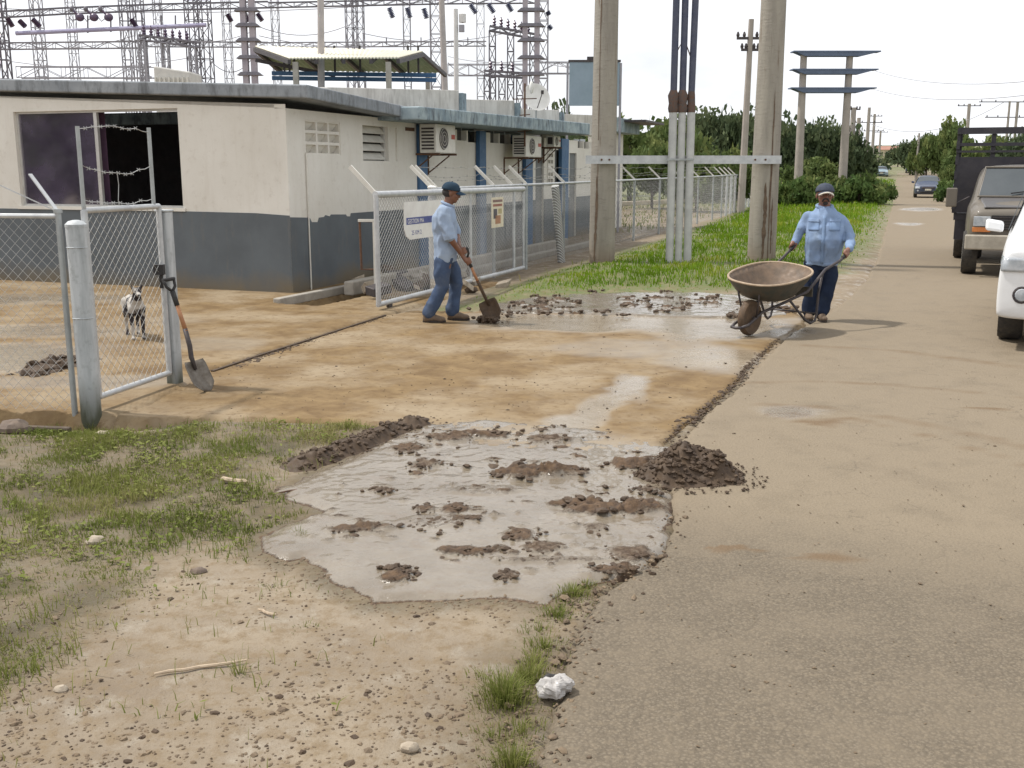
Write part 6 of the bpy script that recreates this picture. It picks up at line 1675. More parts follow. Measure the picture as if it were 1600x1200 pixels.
# ================================================================== VEHICLES
def car_body(st, L):
    """st: list of (x, zbottom, half width, belt z, roof half width, roof z); lofted with 12 points per side"""
    rg = []
    for x, zb, w, zbelt, wr, zr in st:
        P = [(0, zb), (w * .8, zb), (w * .975, zb + .02), (w * .99, zb + .05), (w, zb + (zbelt - zb) * .45), (w * .985, zbelt - .06), (w * .93, zbelt), (wr + (w * .93 - wr) * .5, zbelt + (zr - zbelt) * .55), (wr, zr - .04 * (zr > zbelt + .1)), (wr * .8, zr + .012), (0, zr + .03)]
        ring = [(x, y, z) for y, z in P] + [(x, -y, z) for y, z in reversed(P[1:-1])]
        rg.append([Vector(p) for p in ring])
    return rg
def paint(name, c, rough=.3, dirt=.25):
    t = NT(name); n = t.noise(3, 5, .65); n2 = t.noise(40, 3)
    z = t.n.new('ShaderNodeSeparateXYZ'); t.l.new(t.pos, z.inputs[0])
    cc = t.mix(t.math('MULTIPLY', t.rmp(z.outputs[2], .3, 1.0, 1, .1), t.rmp(n, .3, .7, .1, dirt * 1.2)), c, (.20, .17, .13))
    t.set(cc, t.rmp(n, .3, .7, rough, rough + .2), .0, .5); t.b.inputs['Coat Weight'].default_value = .25; t.b.inputs['Coat Roughness'].default_value = .08; return t.m
m_cglass = SM("car_glass", (.05, .06, .065), (.07, .08, .085), 2, .08, 0, 60, 0, .9)
m_tyre = SM("dusty_tyre", (.028, .026, .025), (.06, .052, .042), 14, .85, .4, 70); m_rim = SM("steel_rim", (.42, .42, .42), (.3, .3, .3), 10, .4, 0, 60, .6)
m_lamp = SM("lamp_lens", (.30, .33, .36), (.46, .48, .50), 14, .10, 0, 60, 0, .8); m_amber = SM("amber_lens", (.55, .19, .05), (.45, .15, .04), 10, .3); m_plate = SM("number_plate", (.66, .62, .5), None, 10, .5)
m_chrome = SM("dull_chrome", (.55, .54, .5), (.4, .39, .36), 12, .3, 0, 60, .8)
def wheel(parent, x, y, r, w, side):
    mb = MB(); mb.lathe([(r * .62, -w / 2), (r * .93, -w / 2), (r, -w * .34), (r, w * .34), (r * .93, w / 2), (r * .62, w / 2)], (0, 0, 0), (0, 1, 0), 28)
    ty = mb.build("wheel", m_tyre, parent, smooth=40); ty.location = (x, y, r)
    mb = MB(); sgn = side; prof = [(0.001, w * .28), (r * .2, w * .3), (r * .25, w * .2), (r * .55, w * .16), (r * .64, w * .5)]
    mb.lathe([(a, b * 1.0) for a, b in prof], (0, 0, 0), (0, sgn, 0), 24); mb.build("rim", m_rim, ty, smooth=40)
    for k in range(5):
        q = 2 * math.pi * k / 5; mb = MB(); mb.bar((math.cos(q) * r * .2, sgn * w * .27, math.sin(q) * r * .2), (math.cos(q) * r * .56, sgn * w * .24, math.sin(q) * r * .56), .06, .03, Vector((0, 1, 0))); mb.build("spoke", m_rim, ty)
    return ty
def glass_from(rg, i, ks, name, parent, mat, off=.006, inset=.10, per=20):
    """dark pane laid 6 mm proud over body faces between rings i and i+1, columns ks"""
    A, B = rg[i], rg[i + 1]; a, b, c, d = A[ks[0]], A[ks[1]], B[ks[1]], B[ks[0]]
    cen = (a + b + c + d) / 4; nrm = (b - a).cross(d - a).normalized()
    if nrm.dot(cen - Vector((cen.x, 0, cen.z - .3))) < 0 and abs(nrm.y) > .5: nrm = -nrm
    if nrm.z < 0: nrm = -nrm
    if abs(nrm.y) > .5 and nrm.y * cen.y < 0: nrm = -nrm
    P = [p + (cen - p) * inset + nrm * off for p in (a, b, c, d)]
    mb = MB(); mb.prism(P, nrm * .004); return mb.build(name, mat, parent)
def patch(tgt, parent, name, mat, O, ux, uy, w, h, dirn, nx=10, ny=6, off=.004, shape=None):
    """small piece of cloth laid on a body mesh by casting rays"""
    O, ux, uy, dirn = Vector(O), Vector(ux).normalized(), Vector(uy).normalized(), Vector(dirn).normalized(); V = []
    for j in range(ny + 1):
        for i in range(nx + 1):
            a, b = (i / nx - .5) * w, (j / ny - .5) * h
            p = O + ux * a + uy * b - dirn * .5
            ok, loc, nr, _ = tgt.ray_cast(p, dirn)
            if ok and nr.dot(dirn) > 0: nr = -nr
            V.append((loc + nr * off) if ok else (p + dirn * .5))
    mb = MB(); mb.add(V, [(j * (nx + 1) + i, j * (nx + 1) + i + 1, (j + 1) * (nx + 1) + i + 1, (j + 1) * (nx + 1) + i) for j in range(ny) for i in range(nx)])
    o = mb.build(name, mat, parent, smooth=True); s = o.modifiers.new("t", 'SOLIDIFY'); s.thickness = .004; s.offset = 1; return o
def bake(o):
    bpy.context.view_layer.update()
    me = bpy.data.meshes.new_from_object(o.evaluated_get(bpy.context.evaluated_depsgraph_get())); o.modifiers.clear(); o.data = me; me.shade_smooth(); bpy.context.view_layer.update()
def sedan(name, lab, loc, rz, col, cat="car", L=4.2, W_=.84, H=1.38, suv=0, front_detail=True, grp=None, rear=False):
    t = thing(name, lab, cat, loc, rz, grp); g_ = .22 + .1 * suv; b = .88 + .16 * suv; hd = .78 + .24 * suv
    st = [(L * .5, g_ + .10, W_ * (.78 + .15 * suv), hd - .22 + .1 * suv, W_ * (.6 + .25 * suv), hd - .16 + .1 * suv), (L * .492, g_ - .02 * suv, W_ * (.92 + .07 * suv), hd - .10, W_ * (.75 + .08 * suv), hd - .04), (L * .44, g_, W_ * .98, hd - .03, W_ * .8, hd), (L * .25, g_ + .02, W_, b - .03, W_ * .84, b + .02), (L * .19, g_ + .02, W_, b, W_ * .86, b + .05),
          (L * .045, g_, W_, b + .01, W_ * .70, H), (-L * .1, g_, W_, b + .02, W_ * .70, H + .02), (-L * .25, g_, W_, b + .02, W_ * .68, H - .02), (-L * (.36 + .1 * suv), g_ + .02, W_ * .99, b + .02, W_ * (.80 - .1 * suv), b + .07 + .3 * suv), (-L * .47, g_ + .04, W_ * .96, b - .02, W_ * .8, b + .03), (-L * .5, g_ + .14, W_ * .85, b - .18, W_ * .7, b - .14)]
    st = ([(L * .497, g_ + .03, W_ * .97, hd - .14, W_ * .87, hd - .11)] if suv else []) and [st[0], (L * .497, g_ + .02, W_ * .97, hd - .06, W_ * .87, hd - .03)] + st[1:] or st
    rg = car_body(st, L); mb = MB(); mb.rings(rg); body = mb.build("body", paint(name + "_paint_%d" % int(col[0] * 1000 + col[2] * 100 + loc[1]), col), t, smooth=55)
    sub = body.modifiers.new("sub", 'SUBSURF'); sub.levels = sub.render_levels = 2; bake(body)
    n = len(rg[0])
    # windscreen and side glass
    a0, a1, b0, b1 = rg[4][8], rg[4][9], rg[5][8], rg[5][9]
    def quad(nm, P, nrm, par=body, mat=m_cglass):
        mb = MB(); mb.prism([Vector(p) + Vector(nrm) * .022 for p in P], Vector(nrm) * .006); return mb.build(nm, mat, par)
    wy0, wy1 = W_ * .80, W_ * .64
    xa, xb = L * .185, L * .06
    nrm = Vector((H - b, 0, xa - xb)).normalized()
    quad("windscreen", [(xa, wy0, b + .06), (xa, -wy0, b + .06), (xb, -wy1, H - .03), (xb, wy1, H - .03)], nrm)
    for s in (-1, 1):
        for x0, x1 in ((L * .13, -L * .075), (-L * .095, -L * .24)):
            quad("side_window", [(x0, s * W_ * .93, b + .05), (x1, s * W_ * .93, b + .05), (x1, s * W_ * .735, H - .06), (x0 - L * .08 * (x0 > 0), s * W_ * .735, H - .06)], Vector((0, s, .45)).normalized())
        mb = MB(); y0_, y1_ = s * (W_ + .005), s * (W_ + .19); x_, z_ = L * .17, b + .04; mb.hexa([(x_ - .04, y0_, z_), (x_ + .04, y0_, z_), (x_ + .05, y1_, z_ + .02), (x_ - .05, y1_, z_ + .02), (x_ - .04, y0_, z_ + .12), (x_ + .03, y0_, z_ + .12), (x_ + .03, y1_, z_ + .15), (x_ - .05, y1_, z_ + .15)]); mb.build("mirror", body.data.materials[0], body, bevel=.03)
        patch(body, body, 'headlight', m_lamp, (L * .48, s * W_ * .78, hd - .13 - .04 * suv), (0, 1, 0), (0, 0, 1), .32, .13, (-1, 0, 0), off=.014)
        mb = MB(); mb.box((-L * .49, s * W_ * .6 - .12, b - .2), (-L * .465, s * W_ * .75 + .08, b - .04)); mb.build("tail_light", SM("red_lens", (.35, .03, .03), None, 9, .3), body)
        for x in (L * .31, -L * .29): wheel(t, x, s * (W_ - .1 - .06 * suv), .31 + .07 * suv, .2 + .04 * suv, s)
    patch(body, body, 'grille', m_dkst, (L * .48, 0, hd - .14 - .06 * suv), (0, 1, 0), (0, 0, 1), W_ * .9, .13, (-1, 0, 0), off=.014)
    patch(body, body, 'lower_grille', m_black, (L * .48, 0, g_ + .14), (0, 1, 0), (0, 0, 1), W_ * 1.1, .10, (-1, 0, 0), off=.014)
    patch(body, body, 'number_plate', m_plate, (L * .48, 0, g_ + .30), (0, 1, 0), (0, 0, 1), .38, .11, (-1, 0, 0), off=.026)
    for s in (-1, 1):
        ok, loc, nr, _ = body.ray_cast(Vector((L * .5 + .5, s * W_ * .74, g_ + .24)), Vector((-1, 0, 0)))
        if ok:
            if nr.x < 0: nr = -nr
            mb = MB(); mb.lathe([(.085, -.01), (.085, .005), (.07, .008), (.065, .002)], loc, nr, 16); fl = mb.build("fog_lamp_bezel", m_dkst, body)
            mb = MB(); mb.lathe([(.001, .016), (.055, .013), (.064, .004)], loc, nr, 14); mb.build("fog_lamp", m_lamp, fl)
    return t
def face_cam(px, Y_, extra=0.0):
    return 0
HD = math.atan2(-U.y, -U.x)          # heading back along the road, towards the camera
# big white SUV cut by the picture edge
a1 = R_(26.0); hu = Vector((-math.sin(a1), -math.cos(a1), 0)); hl = Vector((-hu.y, hu.x, 0))
ft_ = G(1577, 529)
# front tyre (driver's left in picture) contact; car-left/right: image-left side is the car's right-hand side
Ls, Ws = 4.7, .92
side_to_img_left = Vector((-math.cos(a1), math.sin(a1), 0))
cen = ft_ - side_to_img_left * (Ws - .16) - hu * (Ls * .31)
suv = sedan("white_suv", "white sport utility vehicle cut off by the picture edge with round fog lamp", (cen.x, cen.y, 0), math.atan2(hu.y, hu.x), (.78, .79, .80), "suv", Ls, Ws, 1.76, 1.0)
# distant cars
def carat(px, py, lab, col, rz=HD, **k):
    p = G(px, py)
    if p.y > 80 or p.y < 0:
        pass
    return p
p = G(1462, 309)
sedan("blue_sedan", "dark blue sedan with pale windscreen driving towards the camera down the road", (p.x, p.y + 1.5, 0), HD, (.018, .035, .08), "car", 4.2, .84, 1.38)
def at_v(px, Y_): q = far(px, Y_); return (q.x, q.y, q.z)
sedan("teal_car", "small grey-blue car parked on the left far down the road", at_v(1377, 140), HD + .05, (.22, .30, .34), "car", 4.2, .84, 1.38)
sedan("dark_far_car", "dark car half hidden behind the grey-blue car beyond the bushes", at_v(1363, 160), HD, (.06, .08, .10), "car")
sedan("white_far_car", "white car on the right side far down the road", at_v(1437, 150), HD + math.pi + .1, (.70, .70, .68), "car")
sedan("navy_far_car", "dark navy car just behind the far white car", at_v(1424, 162), HD + math.pi, (.04, .05, .09), "car")
# stake truck
p = G(1512, 427); a2 = R_(22.5); hu2 = Vector((-math.sin(a2), -math.cos(a2), 0)); il = Vector((-math.cos(a2), math.sin(a2), 0))
cw = 1.0
cen = p - il * (cw - .12); t = thing("stake_truck", "old dark stake-bed truck with grey cab parked behind the white vehicle", "truck", (cen.x, cen.y, 0), math.atan2(hu2.y, hu2.x))
# local: x forward (towards camera), y left of truck (= picture right), z up; front axle at x=0
m_cab = paint("faded_grey_cab", (.13, .11, .085), .45, .3); m_cabd = paint("dark_hood", (.09, .085, .085), .4, .3); m_stake = SM("black_stake_steel", (.022, .02, .028), (.04, .035, .04), 6, .55, .2, 60)
st = [(.55, .55, .86, .98, .78, 1.0), (.5, .5, .93, 1.06, .8, 1.12), (.2, .5, .96, 1.12, .8, 1.20), (-.35, .5, .97, 1.14, .82, 1.24), (-.45, .5, .97, 1.16, .84, 1.27), (-.85, .5, .97, 1.18, .78, 1.80), (-1.3, .5, .97, 1.18, .78, 1.84), (-1.95, .5, .97, 1.18, .78, 1.82), (-2.0, .55, .95, 1.15, .78, 1.78)]
mb = MB(); mb.rings(car_body(st, 2)); cab = mb.build("cab", m_cab, t, smooth=50); s_ = cab.modifiers.new("sub", 'SUBSURF'); s_.levels = s_.render_levels = 2
mb = MB(); mb.hexa([(.47, -.72, 1.135), (.47, .72, 1.135), (-.4, .78, 1.262), (-.4, -.78, 1.262), (.47, -.70, 1.16), (.47, .70, 1.16), (-.4, .76, 1.29), (-.4, -.76, 1.29)]); mb.build("hood_panel", m_cabd, cab, bevel=.01)
nrm = Vector((.5, 0, .42)).normalized()
mb = MB(); mb.prism([Vector(q) + nrm * .03 for q in ((-.44, -.80, 1.29), (-.44, .80, 1.29), (-.83, .70, 1.77), (-.83, -.70, 1.77))], nrm * .006); mb.build("windscreen", m_cglass, cab)
mb = MB(); P_ = [Vector(q) + nrm * .036 for q in ((-.44, -.82, 1.285), (-.44, .82, 1.285), (-.83, .72, 1.78), (-.83, -.72, 1.78))]; mb.tube(P_, .02, 6, False, True); mb.build("windscreen_rim", m_cab, cab)
mb = MB(); mb.bar(Vector((-.44, -.3, 1.33)) + nrm * .05, Vector((-.56, .25, 1.40)) + nrm * .06, .02); mb.build("wiper", m_black, cab)
mb = MB(); mb.box((.56, -.6, .78), (.60, .6, 1.02)); gr = mb.build("grille", m_black, cab)
for k in range(5):
    mb = MB(); mb.box((.60, -.58, .80 + k * .045), (.612, .58, .815 + k * .045)); mb.build("grille_bar", m_dkst, gr)
for s in (-1, 1):
    mb = MB(); mb.box((.55, s * .74 - .13, .84), (.62, s * .74 + .13, 1.0)); mb.build("headlight", m_lamp, cab, bevel=.01)
    mb = MB(); mb.box((.55, s * .74 - .14, .745), (.615, s * .74 + .14, .825)); mb.build("turn_signal", m_amber, cab, bevel=.01)
    mb = MB(); mb.tube([(-.5, s * .95, 1.3), (-.45, s * 1.22, 1.15), (-.45, s * 1.22, 1.45)], .012, 6); mb.build("mirror_bracket", m_dkst, cab)
    mb = MB(); mb.box((-.47, s * 1.24 - .09, 1.12), (-.42, s * 1.24 + .09, 1.45)); mb.build("mirror", m_cab, cab, bevel=.02)
    wheel(t, 0, s * (cw - .12), .37, .24, s); wheel(t, -3.6, s * 1.0, .42, .26, s); wheel(t, -3.6, s * .72, .42, .24, s)
mb = MB(); mb.box((.60, -.98, .46), (.72, .98, .70)); mb.build("bumper", SM("beige_bumper", (.42, .38, .31), (.3, .27, .22), 8, .6), t, bevel=.02)
mb = MB(); mb.box((-6.0, -.4, .5), (.4, -.28, .64)); mb.box((-6.0, .28, .5), (.4, .4, .64)); mb.build("chassis_rail", m_dkst, t)
mb = MB(); mb.box((-6.2, -1.18, .82), (-2.2, 1.18, .95)); mb.build("bed_floor", m_stake, t)
for y in [-1.18 + k * .59 for k in range(5)]:
    mb = MB(); mb.box((-2.27, y - .04, .951), (-2.2, y + .04, 2.52)); mb.build("stake", m_stake, t)
mb = MB(); mb.box((-2.19, -1.2, .96), (-2.15, 1.2, 2.0)); mb.build("headboard", m_stake, t)
for z0, z1 in ((2.08, 2.12), (2.2, 2.26), (2.42, 2.54)):
    mb = MB(); mb.box((-2.195, -1.22, z0), (-2.14, 1.22, z1)); mb.build("front_rail", m_stake, t)
for s in (-1, 1):
    for k in range(6):
        mb = MB(); z = 1.02 + k * .28; mb.box((-6.2, s * 1.2 - .03, z), (-2.13, s * 1.2 + .03, z + (.16 if k < 5 else .1))); mb.build("side_slat", m_stake, t)
    for k in range(5):
        x = -2.24 - k * .97; mb = MB(); mb.box((x - .04, s * 1.15 - .018, .951), (x + .04, s * 1.15 + .018, 2.52)); mb.build("stake", m_stake, t)
    mb = MB(); mb.box((-4.2, s * .97 - .12, .35), (-4.16, s * .97 + .3, .8)); mb.build("mud_flap", m_black, t)
    mb = MB(); mb.box((-2.6, s * 1.05 - .1, .45), (-2.2, s * 1.05 + .1, .815)); mb.build("side_box", m_stake, t)
mb = MB(); mb.tube([(-1.2 + .5 * 0, .25 + .42 * math.cos(q), 2.02 + .0 + .14 * math.sin(q) * 0) if False else (-1.35 + .38 * math.sin(q), .45 + .38 * math.cos(q), 1.97) for q in [i * math.pi / 10 for i in range(20)]], .09, 8, False, True); mb.build("spare_tyre", m_tyre, t, smooth=True)
# small house far down the road
Yq = 290; b = far(1391, Yq); a_, c_ = D(1377, 226, Yq), D(1405, 252, Yq); t = thing("small_house", "small cream house with reddish roof where the road bends far away", "house", tuple(b)); wv_ = c_.x - a_.x; hz = pz(234, Yq) - b.z
mb = MB(); mb.box((-wv_ / 2, 0, -1), (wv_ / 2, 5, hz)); mb.build("wall", SM("far_cream_wall", (.72, .64, .46), (.6, .52, .38), .5, .9), t)
mb = MB(); rh = pz(228, Yq) - b.z; mb.hexa([(-wv_ / 2 - .4, -.5, hz + .002), (wv_ / 2 + .4, -.5, hz + .002), (wv_ / 2 + .4, 5.5, hz + .002), (-wv_ / 2 - .4, 5.5, hz + .002), (-wv_ / 2 - .4, 2.3, rh), (wv_ / 2 + .4, 2.3, rh), (wv_ / 2 + .4, 2.7, rh), (-wv_ / 2 - .4, 2.7, rh)]); mb.build("roof", SM("far_red_roof", (.38, .20, .15), (.3, .16, .12), .5, .9), t)
for x in (-1.2, .9):
    mb = MB(); mb.box((x - .4, -.05, .8), (x + .4, -.001, 2.0)); mb.build("window", m_dkst, t)
mb = MB(); mb.box((-wv_ / 2 - .1, -3, -.3), (wv_ / 2 + .6, -2.8, 1.3)); mb.build("front_wall", SM("far_white_wall", (.66, .66, .6), None, .5, .9), t)
# ================================================================== PEOPLE, WHEELBARROW, DOG
def limb(mb, pts, rs, n=14):
    mb.tube(pts, rs, n)
    for p, r in zip(pts, rs): mb.ell(p, r, r, r, 12, 8)
def torso(mb, P, k=1.0, n=24, rot=0.0):
    rg = []
    for cx, cy, cz, a, b in P:
        r_ = []
        for i in range(n):
            q = 2 * math.pi * i / n; ca, sa = math.cos(q), math.sin(q)
            x = a * k * math.copysign(abs(ca) ** .93, ca); y = b * k * math.copysign(abs(sa) ** .93, sa)
            r_.append(Vector((cx + x * math.cos(rot) - y * math.sin(rot), cy + x * math.sin(rot) + y * math.cos(rot), cz)))
        rg.append(r_)
    mb.rings(rg)
def fuse(name, mb, vox, mat, parent, smooth=4, wr=0.0, wsc=9.0, seed=0, aniso=None):
    """one continuous surface grown round overlapping closed shapes, with cloth folds"""
    o = mb.build("tmp", None)
    r = o.modifiers.new("r", 'REMESH'); r.mode = 'VOXEL'; r.voxel_size = vox; r.use_smooth_shade = True
    s = o.modifiers.new("s", 'SMOOTH'); s.factor = .6; s.iterations = smooth
    dg = bpy.context.evaluated_depsgraph_get(); me = bpy.data.meshes.new_from_object(o.evaluated_get(dg)); bpy.data.objects.remove(o)
    if wr:
        ax = aniso or (1, 1, 1)
        for v in me.vertices:
            c = v.co; q = Vector((c.x * ax[0], c.y * ax[1], c.z * ax[2])) * wsc
            f = 1 - abs(mnoise.noise(q + Vector((seed, 0, 0)))) * 2
            v.co = c + v.normal * wr * (f * .9 + mnoise.noise(q * 2.3) * .5 - .3)
    me.name = name; me.materials.clear(); me.materials.append(mat); me.shade_smooth()
    ob = bpy.data.objects.new(name, me); COL.objects.link(ob); ob.parent = parent; return ob
def hand(mb, wrist, grip, ax, palm_dir, r=.016, sc_=1.0, side=1):
    """hand closed on a bar: grip centre, bar axis ax, palm_dir from bar centre to the palm"""
    wrist, grip, ax, pd = Vector(wrist), Vector(grip), Vector(ax).normalized(), Vector(palm_dir)
    pd = (pd - ax * pd.dot(ax)).normalized(); t = ax.cross(pd)
    pc_ = grip + pd * (r + .016)
    mb.tube([wrist, wrist.lerp(pc_, .5), pc_], [.026 * sc_, .027 * sc_, .026 * sc_], 10)
    for k in (-1.2, -.4, .4, 1.2): mb.ell(pc_ + ax * k * .019 * sc_, .017, .017, .019, 8, 6)
    for k, fl in ((-1.5, .85), (-.5, 1.0), (.5, 1.0), (1.5, .92)):
        pts = []
        for i in range(7):
            q = side * (math.pi * (.18 + i / 6 * 1.12 * fl)); rr = r + .011
            pts.append(grip + ax * k * .0205 * sc_ + (pd * math.cos(q) + t * math.sin(q)) * rr)
        mb.tube(pts, [.011, .0105, .0105, .010, .0095, .009, .008], 8); mb.ell(pts[-1], .0085, .0085, .0085, 8, 6)
    pts = [pc_ - ax * .03 * sc_ + pd * .0, grip - ax * .044 * sc_ + pd * r * .5 - t * side * (r + .012), grip - ax * .036 * sc_ - pd * (r * .4) - t * side * (r + .010), grip - ax * .018 * sc_ - pd * (r + .008) - t * side * .012]
    mb.tube(pts, [.014, .013, .0115, .0095], 8); mb.ell(pts[-1], .0095, .0095, .0095, 8, 6)
def head_mb(mb, c, az, tilt=0.0, k=1.0, fat=1.0):
    Rm = Matrix.Rotation(az, 3, 'Z') @ Matrix.Rotation(tilt, 3, 'Y'); c = Vector(c)
    def e(x, y, z, a, b, h): mb.ell(c + Rm @ Vector((x, y, z)) * k, a * k, b * k, h * k, 14, 10, Rm)
    e(-.008, 0, .03, .098, .078 * fat, .095); e(.022, 0, -.035, .070, .064 * fat, .080); e(.045, 0, -.088, .036, .040 * fat, .026)
    e(.096, 0, -.022, .016, .014, .024); e(.103, 0, -.034, .014, .017, .011); e(.084, 0, .014, .016, .052, .010); e(.085, 0, -.062, .013, .026, .010)
    for s in (-1, 1):
        e(-.004, s * .080 * fat, -.012, .020, .010, .032); e(.060, s * .042 * fat, -.028, .026, .024, .024)
    return Rm
def face_bits(c, Rm, parent, k=1.0):
    c = Vector(c); me_ = SM("eye_white", (.55, .5, .45), None, 50, .3); md = SM("dark_iris", (.02, .012, .01), None, 50, .3)
    for s in (-1, 1):
        p = c + Rm @ Vector((.078, s * .030, -.004)) * k; mb = MB(); mb.ell(p, .010, .013, .008, 10, 7, Rm); o = mb.build("eye", me_, parent, smooth=True)
        mb = MB(); mb.ell(p + Rm @ Vector((.008, 0, 0)), .004, .006, .006, 8, 6, Rm); mb.build("iris", md, o, smooth=True)
        mb = MB(); mb.tube([c + Rm @ Vector((.092, s * .014, .016)) * k, c + Rm @ Vector((.092, s * .032, .021)) * k, c + Rm @ Vector((.078, s * .050, .014)) * k], .0045, 6); mb.build("eyebrow", SM("dark_hair", (.02, .017, .016), None, 40, .8), parent)
def cap(c, Rm, parent, mat, bill_mat, k=1.0, fat=1.0, edge=None, emblem=None):
    c = Vector(c); mb = MB(); rg = []
    for i in range(9):
        th = math.pi / 2 * i / 8
        rg.append([c + Rm @ Vector((-.010 + .112 * math.cos(th) ** .8 * math.cos(q) if th < 1.57 else -.010, .094 * fat * math.cos(th) ** .8 * math.sin(q) if th < 1.57 else 0, .030 + .098 * math.sin(th))) * k for q in [2 * math.pi * j / 24 for j in range(24)]])
    mb.rings(rg); cp = mb.build("cap_crown", mat, parent, smooth=True)
    mb = MB(); V = []; n, m = 14, 6
    for layer in (0, 1):
        for i in range(n + 1):
            q = -1.05 + 2.1 * i / n
            for j in range(m + 1):
                f = j / m; x = .088 * math.cos(q) + .012 + f * .078 * math.cos(q * .8); y = (.086 * fat) * math.sin(q) * (1 - .06 * f); z = .032 - .018 * f - .030 * (math.sin(q) ** 2) - (.005 if layer else 0)
                V.append(c + Rm @ Vector((x, y, z)) * k)
    N = (n + 1) * (m + 1); Fc = []
    for i in range(n):
        for j in range(m):
            a = i * (m + 1) + j; Fc.append((a, a + m + 1, a + m + 2, a + 1)); Fc.append((a + N, a + 1 + N, a + m + 2 + N, a + m + 1 + N))
        a = i * (m + 1) + m; Fc.append((a, a + m + 1, a + m + 1 + N, a + N))
    mb.add(V, Fc); mb.build("cap_bill", bill_mat, cp, smooth=40)
    if edge:
        mb = MB(); mb.tube([V[i * (m + 1) + m] + Vector((0, 0, -.004)) for i in range(n + 1)], .0085, 6); mb.build("bill_edge", edge, cp, smooth=True)
    if emblem:
        mb = MB(); p = c + Rm @ Vector((.093, 0, .075)) * k; mb.ell(p, .008, .026, .016, 10, 7, Rm @ Matrix.Rotation(-.45, 3, 'Y')); mb.build("cap_emblem", emblem, cp, smooth=True)
    mb = MB(); mb.ell(c + Rm @ Vector((-.010, 0, .130)) * k, .010, .010, .006, 8, 5); mb.build("cap_button", mat, cp)
    return cp
def shoe(parent, heel, toe, w, mat, sole):
    heel, toe = Vector(heel), Vector(toe); d = (toe - heel); L = d.length; d.normalize(); s = d.cross(ZV)
    mb = MB(); mb.ell(heel + d * .05 + ZV * .045, .052, .045, .045, 12, 8); mb.ell(heel + d * (L - .07) + ZV * .035, .07, .05, .036, 12, 8, Matrix((d, s, ZV)).transposed()); mb.tube([heel + d * .05 + ZV * .05, heel + d * (L * .55) + ZV * .05, heel + d * (L - .07) + ZV * .036], [.045, .045, .035], 12)
    mb.tube([heel + d * .055 + ZV * .05, heel + d * .05 + ZV * .13], [.046, .05], 12)
    o = fuse("shoe", mb, .009, mat, parent, 3)
    mb = MB(); P = [heel + d * (L * .5) + d * (math.cos(q) * L * .5) + s * (math.sin(q) * w * (.85 + .18 * math.cos(q))) for q in [2 * math.pi * i / 16 for i in range(16)]]
    mb.prism([p + ZV * .0 for p in P], ZV * .022); mb.build("sole", sole, o)
    return o
def cloth(name, a, b, sc_=6, fade=None, weave=240):
    t = NT(name); n1 = t.noise(sc_, 5, .65); n2 = t.noise(28, 4, .7); n3 = t.noise(weave, 2, .5)
    c = t.mix(t.rmp(n1, .36, .66), a, b)
    if fade: c = t.mix(t.rmp(n1, .5, .7, 0, .5), c, fade)
    t.set(c, .9, spec=.15); t.bump(n3, .3, .002); t.bump(n2, .35, .008); return t.m
m_skinA = SM("dark_brown_skin", (.19, .085, .048), (.14, .062, .036), 12, .5, .2, 90); m_skinB = SM("brown_skin", (.24, .115, .075), (.18, .08, .052), 12, .5, .2, 90)
m_shA = cloth("pale_blue_shirt", (.31, .38, .48), (.23, .30, .43), 5, (.38, .44, .52)); m_shB = cloth("blue_denim_shirt", (.235, .315, .46), (.17, .245, .385), 5, (.31, .39, .50))
m_jnA = cloth("blue_jeans", (.065, .095, .16), (.04, .06, .11), 5, (.14, .17, .22)); m_jnB = cloth("dark_navy_jeans", (.020, .030, .058), (.013, .020, .040), 5, (.045, .06, .09))
m_bootA = SM("muddy_brown_boot", (.10, .068, .045), (.17, .12, .08), 20, .8, .4, 60); m_sole = SM("boot_sole", (.04, .03, .025), None, 20, .9)
m_capA = cloth("dark_teal_cap", (.022, .042, .065), (.03, .055, .085), 9); m_capB = cloth("grey_navy_cap", (.05, .06, .085), (.075, .085, .11), 9)
m_cream = SM("cream_trim", (.72, .68, .58), (.6, .56, .48), 20, .8); m_hair = SM("short_dark_hair", (.022, .019, .018), (.04, .035, .032), 60, .9, .5, 200); m_belt = SM("dark_belt", (.03, .025, .022), None, 20, .6)

# ------------ left man, side-on, shovelling
q0_ = G(692, 503); OA = Vector((q0_.x, q0_.y, .012))
mA = thing("person", "man in pale blue shirt, jeans and dark cap shovelling mud beside the sliding gate", "person", tuple(OA))
TA = [(.03, 0, .70, .115, .16), (.045, 0, .78, .128, .168), (.045, 0, .88, .130, .165), (.042, 0, 1.0, .130, .17), (.036, 0, 1.12, .135, .185), (.034, 0, 1.22, .128, .188), (.045, 0, 1.30, .095, .15), (.062, 0, 1.345, .065, .085)]
hc = (.118, 0, 1.485); gA = Vector((.25, -.15, .86)); tipA = Vector((.615, -.08, .03)); axA = (gA - tipA).normalized()
hr = gA - axA * .155; hl = gA - axA * .03
mb = MB(); torso(mb, TA, .90); limb(mb, [(.07, 0, 1.33), (.095, 0, 1.42)], [.056, .054])
Rm = head_mb(mb, hc, 0.0, .16, .98)
limb(mb, [(.045, -.19, 1.265), (.105, -.225, .985), hr + Vector((-.075, -.01, .075))], [.050, .042, .027]); hand(mb, hr + Vector((-.075, -.01, .075)), hr, axA, (-.5, -.55, .2), .017, 1.0, 1)
limb(mb, [(.06, .19, 1.265), (.16, .20, 1.0), hl + Vector((-.06, .07, .05))], [.050, .042, .027]); hand(mb, hl + Vector((-.06, .07, .05)), hl, axA, (-.5, .6, .2), .017, 1.0, -1)
for s, kn, an in ((-1, (.01, -.10, .42), (-.16, -.10, .10)), (1, (.155, .10, .43), (.105, .10, .09))): limb(mb, [(.045, s * .085, .76), kn, an], [.085, .055, .04])
bodyA = fuse("body", mb, .0075, m_skinA, mA, 3)
